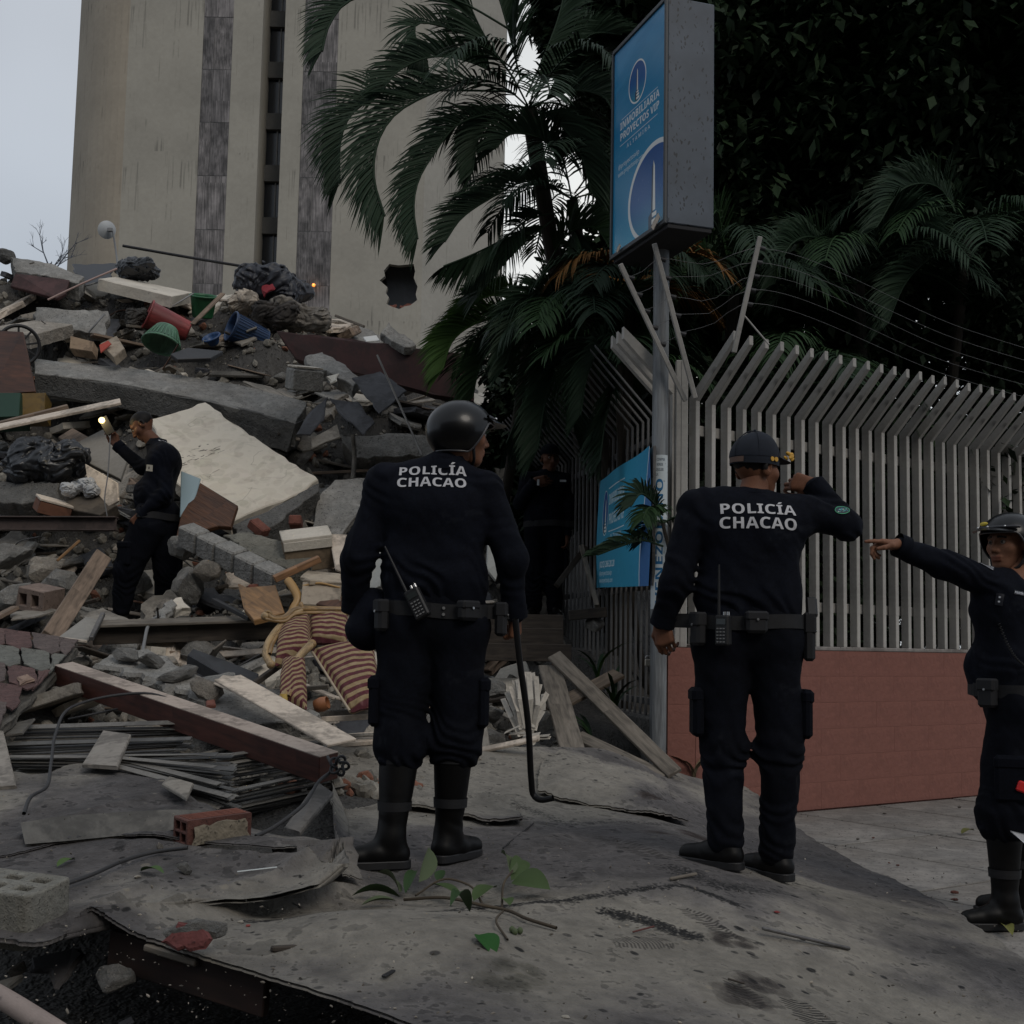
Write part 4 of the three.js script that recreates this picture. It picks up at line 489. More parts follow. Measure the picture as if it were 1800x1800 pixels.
  // boots
  for (const [k, a, toe] of [[J.knL, J.anL, spec.toeL], [J.knR, J.anR, spec.toeR]]) {
    const d = toe.clone().normalize(), gy = a.y - 0.085, fp = (f, y) => V(a.x, gy + y, a.z).addScaledVector(d, f), up = spec.boots ? k.clone().lerp(a, 0.08) : k.clone().lerp(a, 0.72);
    const bc = [mk(fp(-0.03, 0.05), fp(0.05, 0.055), 0.042, 0.044), mk(fp(0.05, 0.055), fp(0.165, 0.042), 0.046, 0.036), mk(fp(-0.02, 0.06), a.clone().add(V(0, 0.03, 0)), 0.046, 0.05), mk(a.clone().add(V(0, 0.03, 0)), up, 0.05, spec.boots ? 0.08 : 0.058)];
    const cr = d.clone().cross(V(0, 1, 0)); const bf0 = foldField(blend(bc, 0.03), 0.004, seed + 9, [a.clone().add(V(0, 0.04, 0)).addScaledVector(d, 0.03)]), bf = (x, y, z) => Math.max(bf0(x, y, z), gy + 0.022 - y);
    const boot = part('boot', metreUV(meshField(bf, ...bounds(bc, 0.02), 0.007)), leather, t, spec.boots ? 'tall black leather riding boot' : 'black ankle boot');
    const sole = new THREE.Shape(), L = 0.205, W = 0.046; sole.moveTo(-0.075, 0); sole.bezierCurveTo(-0.08, W * 0.9, -0.04, W, 0.02, W * 0.85); sole.bezierCurveTo(0.08, W * 0.95, L - 0.02, W * 1.25, L, 0); sole.bezierCurveTo(L - 0.01, -W * 1.15, 0.1, -W * 1.05, 0.02, -W * 0.85); sole.bezierCurveTo(-0.04, -W, -0.08, -W * 0.9, -0.075, 0);
    const sg = new THREE.ExtrudeGeometry(sole, { depth: 0.024, bevelEnabled: true, bevelThickness: 0.004, bevelSize: 0.004, bevelSegments: 2, curveSegments: 10 }); sg.rotateX(Math.PI / 2); const sm = part('sole', sg, plastic, boot); sm.quaternion.setFromRotationMatrix(new THREE.Matrix4().makeBasis(d, V(0, 1, 0), d.clone().cross(V(0, 1, 0)))); sm.position.set(a.x, gy + 0.028, a.z);
    if (spec.boots) { for (const f of [0.12, 0.6]) { const q = up.clone().lerp(a, f), r = 0.05 + 0.03 * (1 - f); const st = part('strap', new THREE.CylinderGeometry(r + 0.005, r + 0.003, 0.035, 20, 1, true), webbing, boot); st.position.copy(q); } }
  }
  // body: head, hands and the figure inside the clothes as one mesh
  const hq = spec.headQuat, hp = J.head, hg = headGeo(skin, hair, hq, hp);
  const core = [mk(J.neck.clone().add(V(0, -0.03, 0)), hp.clone().add(V(0, -0.05, 0)).addScaledVector(front, -0.01), 0.06, 0.056), mk(J.shL, J.shR, 0.05), mk(sh, pel.clone().add(V(0, 0.1, 0)), 0.08), mk(J.shL, J.elL, 0.045, 0.04), mk(J.elL, J.wrL, 0.04, 0.029), mk(J.shR, J.elR, 0.045, 0.04), mk(J.elR, J.wrR, 0.04, 0.029), mk(J.hipL.clone().lerp(J.knL, 0.2), J.knL, 0.05, 0.028), mk(J.knL, J.anL, 0.028, 0.03), mk(J.hipR.clone().lerp(J.knR, 0.2), J.knR, 0.05, 0.028), mk(J.knR, J.anR, 0.028, 0.03)];
  const cg = meshField(blend(core, 0.04), ...bounds(core, 0.03), 0.012), cc = new Float32Array(cg.attributes.position.count * 3); for (let i = 0; i < cc.length; i += 3) cc.set(skin, i); cg.setAttribute('color', new THREE.BufferAttribute(cc, 3)); metreUV(cg, 6);
  const hands = ['L', 'R'].map((s) => handGeo(skin, mk(J['el' + s].clone().lerp(J['wr' + s], 0.8), J['wr' + s], 0.029, 0.026), J['wr' + s], spec['hand' + s].dir, spec['hand' + s].palm, spec['hand' + s].side, spec['hand' + s].curl, spec.handScale || 1, spec['hand' + s].thumb));
  part('body', mergeGeometries([hg, cg, ...hands]), skinM(), t);
  for (const s of [-1, 1]) { const e = part('eye', new THREE.SphereGeometry(0.0115, 12, 8), M(0.22, 0.19, 0.17, 0.5), t); e.position.copy(V(s * 0.032, 0.008, 0.079).applyQuaternion(hq)).add(hp); const ir = part('iris', new THREE.SphereGeometry(0.0068, 10, 6), M(0.02, 0.012, 0.008, 0.4), e); ir.position.copy(V(0, 0, 0.0072).applyQuaternion(hq)); }
  // collar and cuffs
  const cl = part('collar', new THREE.CylinderGeometry(0.074, 0.092, 0.05, 24, 1, true), navyA, t); cl.position.copy(J.neck).add(V(0, -0.012, 0)).addScaledVector(front, -0.002); cl.rotation.x = spec.collarTilt || 0;
  for (const [e, c] of [[J.elL, cuffL], [J.elR, cuffR]]) { const m = part('cuff', new THREE.CylinderGeometry(0.052, 0.052, 0.05, 18, 1, true), navyA, t); m.position.copy(c); m.quaternion.setFromUnitVectors(V(0, 1, 0), c.clone().sub(e).normalize()); }
  // duty belt
  const by = pel.y + 0.1, bpts = []; for (let i = 0; i < 32; i++) { const a = i / 32 * 6.2832, dir = hx.clone().multiplyScalar(Math.cos(a)).addScaledVector(V(-hx.z, 0, hx.x), Math.sin(a)); let r = 0.3; const yy = by; while (r > 0.08 && Math.min(jf(pel.x + dir.x * r, yy, pel.z + dir.z * r), tf(pel.x + dir.x * r, yy, pel.z + dir.z * r)) > 0.0) r -= 0.004; bpts.push(V(pel.x + dir.x * (r + 0.009), yy + 0.006 * Math.sin(a * 2 + seed), pel.z + dir.z * (r + 0.009))); }
  const bc = new THREE.CatmullRomCurve3(bpts, true), bp = [], bu = []; for (let i = 0; i < 64; i++) { const a = bc.getPoint(i / 64), b = bc.getPoint((i + 1) / 64), h = 0.028; const q = [[a, -h], [b, -h], [b, h], [a, -h], [b, h], [a, h]]; for (const [v, dy] of q) { bp.push(v.x, v.y + dy, v.z); bu.push(i / 8, dy * 8); } }
  part('duty_belt', fromTris(bp, bu), webbing, t);
  t.userData.belt = null; const beltAt = (a, out = 0) => { const p = bc.getPoint(((a % 1) + 1) % 1), c = V(pel.x, p.y, pel.z), d = p.clone().sub(c).setY(0).normalize(); return [p.clone().addScaledVector(d, out), d]; };
  const onBelt = (nm, geo, mat, a, dy, out, tilt = 0, parent = t) => { const [p, d] = beltAt(a, out), m = part(nm, geo, mat, parent); m.position.copy(p).add(V(0, dy, 0)); m.quaternion.setFromRotationMatrix(new THREE.Matrix4().makeBasis(V(0, 1, 0).cross(d), V(0, 1, 0), d)); m.rotateZ(tilt); return m; };
  return { t, J, jm, onBelt, beltAt, hq, hp, pel, front, ax, hx, jf };
}
// a print laid on the cloth
function decal(P_, mesh, name, center, dir, up, w, h, depth, tex, label) {
  mesh.updateMatrixWorld(true); P_.t.updateMatrixWorld(true);
  const z = dir.clone().normalize(), x = up.clone().cross(z).normalize(), y = z.clone().cross(x), e = new THREE.Euler().setFromRotationMatrix(new THREE.Matrix4().makeBasis(x, y, z));
  const g = new DecalGeometry(mesh, center.clone().add(P_.t.position), e, V(w, h, depth)), p = g.attributes.position, n = g.attributes.normal; const pos = [], uv = [], nor = [];
  for (let i = 0; i < p.count; i += 3) { const m = V(); for (let k = 0; k < 3; k++) m.add(V().fromBufferAttribute(n, i + k)); if (m.dot(z) < 0.3) continue; for (let k = 0; k < 3; k++) { const a = i + k; pos.push(p.getX(a) + n.getX(a) * 0.0025 - P_.t.position.x, p.getY(a) + n.getY(a) * 0.0025 - P_.t.position.y, p.getZ(a) + n.getZ(a) * 0.0025 - P_.t.position.z); nor.push(n.getX(a), n.getY(a), n.getZ(a)); uv.push(g.attributes.uv.getX(a), g.attributes.uv.getY(a)); } }
  const q = new THREE.BufferGeometry(); q.setAttribute('position', new THREE.Float32BufferAttribute(pos, 3)); q.setAttribute('normal', new THREE.Float32BufferAttribute(nor, 3)); q.setAttribute('uv', new THREE.Float32BufferAttribute(uv, 2));
  return part(name, q, new THREE.MeshStandardMaterial({ map: tex, transparent: true, alphaTest: 0.5, roughness: 0.6, side: THREE.DoubleSide, polygonOffset: true, polygonOffsetFactor: -1 }), P_.t, label);
}
const policeTex = print(1024, 400, (k, W, H) => { k.clearRect(0, 0, W, H); k.fillStyle = '#b4b4b8'; fit(k, 'POLICÍA', 50, 185, 920, 190, 'bold'); fit(k, 'CHACAO', 40, 375, 940, 200, 'bold'); k.globalCompositeOperation = 'destination-out'; const R = RNG(5); for (let i = 0; i < 120; i++) { k.globalAlpha = 0.8; k.fillRect(R() * W, R() * H, rr(1, 4, R), rr(1, 4, R)); } });
const patchTex = (draw, w = 256, h = 128) => print(w, h, draw);
function radioOn(P_, a, dy, out, tilt) { const r = P_.onBelt('radio', chamfer(0.062, 0.034, 0.12, 0.006), plastic, a, dy, out, tilt); const an = part('antenna', new THREE.CylinderGeometry(0.004, 0.007, 0.2, 8), plastic, r); an.position.set(-0.02, 0.16, 0); for (const x of [0.006, 0.022]) { const k = part('knob', new THREE.CylinderGeometry(0.006, 0.007, 0.014, 10), chrome, r); k.position.set(x, 0.066, 0); } const kp = []; for (let i = 0; i < 5; i++) for (let j = 0; j < 3; j++) kp.push(new THREE.BoxGeometry(0.008, 0.0045, 0.003).translate(-0.015 + j * 0.014, -0.045 + i * 0.013, 0.019)); part('keypad', merge(kp), M(0.2, 0.2, 0.2, 0.6), r); const sc = part('display', new THREE.BoxGeometry(0.04, 0.022, 0.003), M(0.03, 0.035, 0.035, 0.2), r); sc.position.set(0, 0.034, 0.018); return r; }
function pouchOn(P_, a, w, h, dy, nm = 'pouch') { const p = P_.onBelt(nm, chamfer(w, 0.045, h, 0.012), webbing, a, dy, 0.018); const f = part('flap', chamfer(w + 0.004, 0.05, h * 0.45, 0.008), webbing, p); f.position.set(0, h * 0.3, 0.002); const b = part('snap', new THREE.CylinderGeometry(0.005, 0.005, 0.004, 10), chrome, p); b.rotation.x = Math.PI / 2; b.position.set(0, h * 0.14, 0.029); return p; }
function helmetOn(P_, peak = true) {
  const h = new THREE.Group(); h.name = 'helmet'; P_.t.add(h); h.scale.setScalar(0.95); h.position.copy(P_.hp); h.quaternion.copy(P_.hq); const glossy = new THREE.MeshPhysicalMaterial({ color: 0x050506, roughness: 0.34, specularIntensity: 0.6, clearcoat: 0.25, clearcoatRoughness: 0.15 }); glossy.side = THREE.DoubleSide;
  const pos = [], nu = 56, nv = 28, pt = (u, v) => { const a = u / nu * 6.2832, fz = Math.cos(a), sx = Math.sin(a), low = -0.078 + 0.128 * smooth(0.0, 0.62, fz), c0 = 0.018, t1 = Math.acos(clamp((low - c0) / 0.132, -1, 1)), th = v / nv * t1, r = Math.sin(th); return V(0.13 * r * sx, c0 + 0.132 * Math.cos(th), 0.15 * r * fz - 0.008); };
  for (let i = 0; i < nu; i++) for (let j = 0; j < nv; j++) for (const [a, b] of [[i, j], [i, j + 1], [i + 1, j + 1], [i, j], [i + 1, j + 1], [i + 1, j]]) { const p = pt(a, b); pos.push(p.x, p.y, p.z); }
  let g = fromTris(pos); g.deleteAttribute('normal'); g = mergeVertices(g, 1e-4); g.computeVertexNormals(); part('shell', g, glossy, h, 'glossy black helmet shell');
  const rim = []; for (let i = 0; i < nu; i++) rim.push(pt(i, nv)); part('edge_trim', new THREE.TubeGeometry(new THREE.CatmullRomCurve3(rim, true), 96, 0.0045, 6, true), M(0.06, 0.06, 0.065, 0.35), h);
  part('liner', new THREE.SphereGeometry(0.118, 20, 12, 0, 6.2832, 0, 1.22).scale(1, 1, 1.1).translate(0, 0.024, -0.008), M(0.008, 0.008, 0.008, 0.9), h);
  if (peak) { const pk = []; const N = 16; for (let i = 0; i < N; i++) for (const [a, r] of [[i, 0], [i, 1], [i + 1, 1], [i, 0], [i + 1, 1], [i + 1, 0]]) { const an = (a / N - 0.5) * 1.9, k = 1 + r * 0.42 * Math.cos(an * 0.9); pk.push(0.129 * Math.sin(an) * (1 + r * 0.08), 0.062 - r * 0.016 + 0.012 * Math.cos(an), 0.146 * Math.cos(an) * k - 0.008); } part('peak', fromTris(pk), glossy, h); const band = part('peak_band', new THREE.TorusGeometry(0.127, 0.008, 6, 24, 2.1), M(0.02, 0.02, 0.025, 0.35), h); band.rotation.set(Math.PI / 2, 0, Math.PI / 2 - 1.05); band.position.set(0, 0.074, 0.004); band.scale.set(1.08, 1, 1); for (const s of [-0.6, 0, 0.6]) { const b = part('snap', new THREE.SphereGeometry(0.006, 10, 6), chrome, h); b.position.set(0.134 * Math.sin(s), 0.076, 0.142 * Math.cos(s) + 0.002); } }
  for (const s of [-1, 1]) part('chin_strap', new THREE.TubeGeometry(new THREE.CatmullRomCurve3([V(s * 0.1, 0.01, 0.01), V(s * 0.094, -0.06, 0.015), V(s * 0.07, -0.105, 0.03), V(0, -0.128, 0.05)]), 20, 0.007, 6), webbing, h);
  return h;
}
const qy = (yaw, pitch = 0, roll = 0) => new THREE.Quaternion().setFromEuler(new THREE.Euler(pitch, yaw, roll, 'YXZ'));
const skinA = [0.22, 0.105, 0.062], skinB = [0.2, 0.092, 0.054], skinC = [0.25, 0.125, 0.078], skinD = [0.16, 0.075, 0.046], hairK = [0.006, 0.005, 0.005];
const BACK = V(0, 0, -1);
{ // 1: helmet, back to the camera, steel bar in his right hand
  const d = 5.04, S = 456, o = [735, 1524], at = P(o[0] - 12, o[1], d);
  const q = person({ label: 'officer in black helmet seen from behind, holding a long steel bar', at, S, o, front: V(0.25, 0, -1), skin: skinA, hair: hairK, seed: 3, boots: true, width: 1.04, ground: sheetH, headQuat: qy(Math.PI - 1.12, 0.03), collarTilt: 0.12,
    j: { hipL: [712, 1120, 0], hipR: [812, 1120, 0], knL: [712, 1300, 0.02], knR: [806, 1300, 0], anL: [700, 1480, 0.06], anR: [797, 1468, -0.06], shL: [668, 846, 0], shR: [850, 852, 0], chest: [759, 900, 0], waist: [765, 1020, 0], neck: [780, 800, -0.01], head: [806, 755, -0.03], elL: [626, 982, 0.03], elR: [900, 985, 0.02], wrL: [618, 1072, -0.05], wrR: [908, 1078, -0.04] },
    toeL: V(-0.93, 0, 0.3), toeR: V(0.55, 0, -0.75), handL: { dir: V(0.02, -1, -0.1), palm: V(1, 0, -0.2), side: 1, curl: [0.35, 0.4, 0.45, 0.5] }, handR: { dir: V(0.05, -0.9, -0.35), palm: V(-0.8, -0.2, -0.5), side: -1, curl: [0.85, 0.9, 0.9, 0.95], thumb: 0.2 } });
  helmetOn(q);
  decal(q, q.jm, 'back_lettering', V((757 - o[0]) / S, (o[1] - 831) / S, 0.11), V(0.03, 0.5, 1), V(0, 1, 0), 0.30, 0.12, 0.3, policeTex, 'grey POLICÍA CHACAO lettering on the back');
  radioOn(q, 0.30 + 0.0, 0.02, 0.03, 0.5); pouchOn(q, 0.12, 0.09, 0.075, 0.005); pouchOn(q, 0.02, 0.06, 0.13, -0.03, 'holster'); pouchOn(q, 0.42, 0.06, 0.12, -0.03, 'baton_holder');
  for (const dy of [-0.012, 0.012]) { const b = q.onBelt('belt_stud', new THREE.CylinderGeometry(0.006, 0.006, 0.004, 10), chrome, 0.195, dy, 0.006); b.rotateX(Math.PI / 2); }
  // thigh bag on the left side
  { const c = V((640 - o[0]) / S, (o[1] - 1100) / S, -0.02), caps = [mk(c.clone().add(V(0.02, 0.09, 0)), c.clone().add(V(0, -0.02, 0)), 0.05, 0.08), mk(c.clone().add(V(0.03, -0.02, 0)), c.clone().add(V(0.06, 0.05, 0)), 0.07)]; part('hip_bag', metreUV(meshField(foldField(blend(caps, 0.05), 0.008, 6, []), ...bounds(caps, 0.03), 0.008)), navyA, q.t); }
  // steel bar, hooked at its foot
  const T = [[906, 1088, 5.0], [912, 1150, 5.02], [928, 1270, 5.1], [934, 1372, 5.18], [938, 1398, 5.2], [950, 1406, 5.18], [972, 1403, 5.16]]; one('steel_bar', tubeGeo(PP(T), 0.0125, 60, 10), M(0.012, 0.012, 0.013, 0.45, null, { metalness: 0.5 }), 'long black hooked steel bar held by the helmeted officer', 'steel bar');
}
{ // 2: cap, hand raised to his face
  const d = 5.2, S = 442, o = [1310, 1534], at = P(o[0], o[1], d);
  const q = person({ label: 'officer in navy cap seen from behind, hand raised to his mouth', at, S, o, front: V(0.15, 0, -1), skin: skinB, hair: hairK, seed: 13, width: 1.08, ground: sheetH, headQuat: qy(Math.PI - 0.98, 0.02), collarTilt: 0.1,
    j: { hipL: [1268, 1140, 0], hipR: [1362, 1140, 0], knL: [1270, 1320, 0], knR: [1372, 1320, 0], anL: [1272, 1488, 0.03], anR: [1368, 1480, -0.02], shL: [1222, 888, 0], shR: [1420, 898, -0.02], chest: [1318, 935, 0], waist: [1314, 1050, 0], neck: [1322, 866, -0.01], head: [1330, 818, -0.03], elL: [1180, 1030, 0.04], elR: [1500, 918, -0.04], wrL: [1163, 1098, -0.02], wrR: [1444, 842, -0.1] },
    toeL: V(-0.72, 0, -0.55), toeR: V(-0.5, 0, -0.85), handL: { dir: V(0.1, -1, 0.05), palm: V(0.5, 0, -0.85), side: 1, curl: [0.45, 0.5, 0.55, 0.6] }, handR: { dir: V(-0.8, 0.22, -0.35), palm: V(-0.4, 0, -0.9), side: -1, curl: [0.45, 0.55, 0.65, 0.75], thumb: 0.6 } });
  decal(q, q.jm, 'back_lettering', V((1323 - o[0]) / S, (o[1] - 907) / S, 0.13), V(0.02, 0.22, 1), V(0, 1, 0), 0.345, 0.128, 0.3, policeTex, 'grey POLICÍA CHACAO lettering on the back');
  { // cap
    const h = new THREE.Group(); h.name = 'cap'; q.t.add(h); h.position.copy(q.hp); h.quaternion.copy(q.hq); h.userData.label = 'navy cap with gold braid on its peak'; const cm = M(0.009, 0.016, 0.032, 0.92, TX.cloth);
    const cr = new THREE.SphereGeometry(0.1, 32, 18, 0, 6.2832, 0, Math.PI / 2); cr.scale(0.95, 1.14, 1.12); cr.translate(0, 0.045, -0.006); { const cp = cr.attributes.position; for (let i = 0; i < cp.count; i++) { const z = cp.getZ(i), y = cp.getY(i); if (y > 0.05) cp.setY(i, y + (y - 0.05) * clamp(z / 0.11, -1, 1) * 0.16); } cr.computeVertexNormals(); } part('crown', cr, cm, h); part('band', new THREE.CylinderGeometry(0.0935, 0.0925, 0.035, 32, 1, true).scale(1, 1, 1.18).translate(0, 0.032, -0.006), cm, h);
    const pk = []; const N = 14; for (let i = 0; i < N; i++) for (const [a, r] of [[i, 0], [i, 1], [i + 1, 1], [i, 0], [i + 1, 1], [i + 1, 0]]) { const an = (a / N - 0.5) * 2.1, k = 1 + r * 0.78 * Math.cos(an * 0.8); pk.push(0.094 * Math.sin(an) * (1 + r * 0.05), 0.046 - r * (0.006 + 0.012 * Math.cos(an)) + 0.014 * Math.cos(an), 0.104 * Math.cos(an) * k); } const peak = part('peak', fromTris(pk), cm, h); for (let i = 0; i < 6; i++) { const a = i / 6 * Math.PI * 2 + 0.5, sp = []; for (let k = 0; k <= 8; k++) { const th = k / 8 * 1.57; sp.push(V(0.0945 * Math.sin(th) * Math.cos(a), 0.045 + 0.1155 * Math.cos(th), 0.1128 * Math.sin(th) * Math.sin(a) - 0.006)); } part('seam', new THREE.TubeGeometry(new THREE.CatmullRomCurve3(sp), 10, 0.0016, 4), cm, h); }
    const R = RNG(4); for (const s of [-1, 1]) { const br = []; for (let i = 0; i < 9; i++) br.push(new THREE.SphereGeometry(0.009, 8, 5).scale(0.6, 0.9, 1.5).rotateX(rr(-0.6, 0.6, R)).translate(s * (0.06 + 0.02 * R()), 0.05 + 0.022 * R(), 0.108 + 0.03 * R())); part('gold_braid', merge(br), gold, peak, 'gold leaf braid on the peak'); }
    for (const s of [-1, 1]) for (const z of [0.008, 0.03]) { const b = part('gold_badge', new THREE.CylinderGeometry(0.0095, 0.0095, 0.004, 14), gold, h); b.rotation.z = Math.PI / 2; b.position.set(s * 0.0945, 0.036, z - 0.006); }
    const gap = part('strap_opening', new THREE.CylinderGeometry(0.094, 0.094, 0.022, 16, 1, true, Math.PI - 0.45, 0.9).scale(1, 1, 1.185).translate(0, 0.03, -0.0065), M(0.1, 0.06, 0.045, 0.8), h); part('button', new THREE.SphereGeometry(0.007, 8, 6).translate(0, 0.161, -0.006), cm, h);
  }
  radioOn(q, 0.36, -0.03, 0.03, 0); pouchOn(q, 0.245, 0.085, 0.085, 0.0); const hol = pouchOn(q, 0.02, 0.06, 0.19, -0.06, 'holster'); const grip = part('pistol_grip', chamfer(0.03, 0.045, 0.09, 0.008), plastic, hol); grip.position.set(0.0, 0.12, 0.01); grip.rotation.z = -0.5; pouchOn(q, 0.44, 0.07, 0.13, -0.03, 'pouch');
  const green = patchTex((k, W, H) => { k.clearRect(0, 0, W, H); k.fillStyle = '#12303a'; k.beginPath(); k.ellipse(W / 2, H / 2, W * 0.48, H * 0.45, 0, 0, 7); k.fill(); k.strokeStyle = '#3fae7c'; k.lineWidth = 7; k.stroke(); const R = RNG(2); for (let i = 0; i < 30; i++) { k.fillStyle = pick(['#49b98a', '#2d8fa0', '#b8d8c0', '#1b4a6a'], R); k.fillRect(W * (0.15 + 0.65 * R()), H * (0.25 + 0.45 * R()), rr(6, 30, R), rr(4, 12, R)); } });
  decal(q, q.jm, 'sleeve_patch', V((1480 - o[0]) / S, (o[1] - 893) / S, -0.02), V(0.15, 0.1, 1), V(-0.1, 1, 0), 0.07, 0.035, 0.2, green, 'small green oval patch on the raised sleeve');
}
{ // 3: pointing, at the right edge
  const d = 5.6, S = 411, o = [1740, 1612], at = P(o[0], o[1], d);
  const q = person({ label: 'officer at right edge in peaked helmet, pointing left with outstretched arm', at, S, o, front: V(-1, 0, 0.25), skin: skinC, hair: hairK, seed: 23, boots: true, width: 1.15, belly: 0.08, leg: 1.22, ground: () => 0.0, headQuat: qy(-1.05, 0.02),
    j: { hipL: [1785, 1255, 0.09], hipR: [1805, 1255, -0.09], knL: [1752, 1425, 0.1], knR: [1812, 1425, -0.12], anL: [1752, 1575, 0.1], anR: [1830, 1572, -0.2], shL: [1742, 1028, 0.1], shR: [1850, 1030, 0.0], chest: [1800, 1075, 0.02], waist: [1795, 1175, 0], neck: [1800, 1006, 0.0], head: [1784, 955, 0.02], elL: [1648, 998, 0.16], elR: [1862, 1130, 0.05], wrL: [1562, 966, 0.2], wrR: [1850, 1210, 0.12] },
    toeL: V(-1, 0, 0.12), toeR: V(-1, 0, -0.2), handL: { dir: V(-1, 0.08, 0.1), palm: V(0.05, -1, 0.15), side: -1, curl: [0.05, 0.55, 0.7, 0.8], thumb: 0.5 }, handR: { dir: V(-0.2, -1, 0), palm: V(-1, 0, 0), side: 1, curl: [0.4, 0.4, 0.4, 0.4] } });
  const h = helmetOn(q); const e = part('yellow_emblem', new THREE.SphereGeometry(0.02, 10, 6).scale(1.2, 0.5, 0.25), M(0.6, 0.45, 0.03, 0.4), h); e.position.set(-0.05, 0.094, 0.109);
  const strip = (s, w = 256, h2 = 64) => patchTex((k, W, H) => { k.fillStyle = '#0b0f1c'; k.fillRect(0, 0, W, H); k.fillStyle = '#c6cad2'; fit(k, s, 12, H * 0.74, W - 24, H * 0.7); }, w, h2);
  decal(q, q.jm, 'name_strip', V((1790 - o[0]) / S, (o[1] - 1048) / S, 0.14), V(-0.35, 0.1, 1), V(0.12, 1, 0), 0.09, 0.018, 0.2, strip('POLICÍA MUNICIPAL', 512, 80), 'small white lettered chest strip');
  decal(q, q.jm, 'shoulder_strip', V((1727 - o[0]) / S, (o[1] - 1004) / S, 0.12), V(-0.3, 0.6, 1), V(0.3, 1, 0), 0.06, 0.036, 0.2, patchTex((k, W, H) => { k.fillStyle = '#0b0f1c'; k.fillRect(0, 0, W, H); k.fillStyle = '#c6cad2'; fit(k, 'POLICÍA', 14, 56, W - 28, 50); fit(k, 'MOTORIZADA', 14, 112, W - 28, 50); }));
  decal(q, q.jm, 'rank_tab', V((1744 - o[0]) / S, (o[1] - 1057) / S, 0.16), V(-0.6, 0.05, 1), V(0.2, 1, 0), 0.03, 0.05, 0.22, patchTex((k, W, H) => { k.fillStyle = '#0b0f1c'; k.fillRect(0, 0, W, H); k.fillStyle = '#c9ccd4'; for (const y of [0.3, 0.68]) { k.beginPath(); for (let i = 0; i < 16; i++) { const a = i / 16 * 6.2832, r = (i % 2 ? 0.5 : 1) * W * 0.2; k.lineTo(W / 2 + Math.cos(a) * r, H * y + Math.sin(a) * r); } k.fill(); } }, 96, 160), 'dark rank tab with two white stars');
  { const pts = [], a = V((1738 - o[0]) / S, (o[1] - 1075) / S, 0.13), b = V((1800 - o[0]) / S, (o[1] - 1180) / S, 0.20); for (let i = 0; i <= 200; i++) { const f = i / 200, p = a.clone().lerp(b, f).add(V(-0.03 * Math.sin(f * 3.14), -0.06 * Math.sin(f * 3.14), 0.05 * Math.sin(f * 3.14))), w = f * 200; p.add(V(0.006 * Math.cos(w), 0, 0.006 * Math.sin(w))); pts.push(p); } part('coiled_cord', new THREE.TubeGeometry(new THREE.CatmullRomCurve3(pts), 600, 0.002, 4), plastic, q.t); const mic = part('shoulder_mic', chamfer(0.04, 0.025, 0.06, 0.006), plastic, q.t); mic.position.copy(a).add(V(0.015, 0.06, 0.0)); }
  { const c = V((1770 - o[0]) / S, (o[1] - 1378) / S, 0.235); const r = part('red_case', chamfer(0.075, 0.02, 0.045, 0.006), M(0.55, 0.012, 0.012, 0.5), q.t, 'bright red case in the thigh pocket'); r.position.copy(c); r.rotation.z = -0.35; const pp = part('folded_paper', slabGeo([V(-0.045, 0.03, 0), V(0.045, 0.01, 0.0), V(0.04, -0.045, 0), V(0.0, -0.01, 0)], 0.003), M(0.6, 0.62, 0.66, 0.8), q.t, 'folded white paper tucked into the boot top'); pp.position.set((1762 - o[0]) / S, (o[1] - 1462) / S, 0.222); }
  pouchOn(q, 0.6, 0.08, 0.12, -0.01);
}
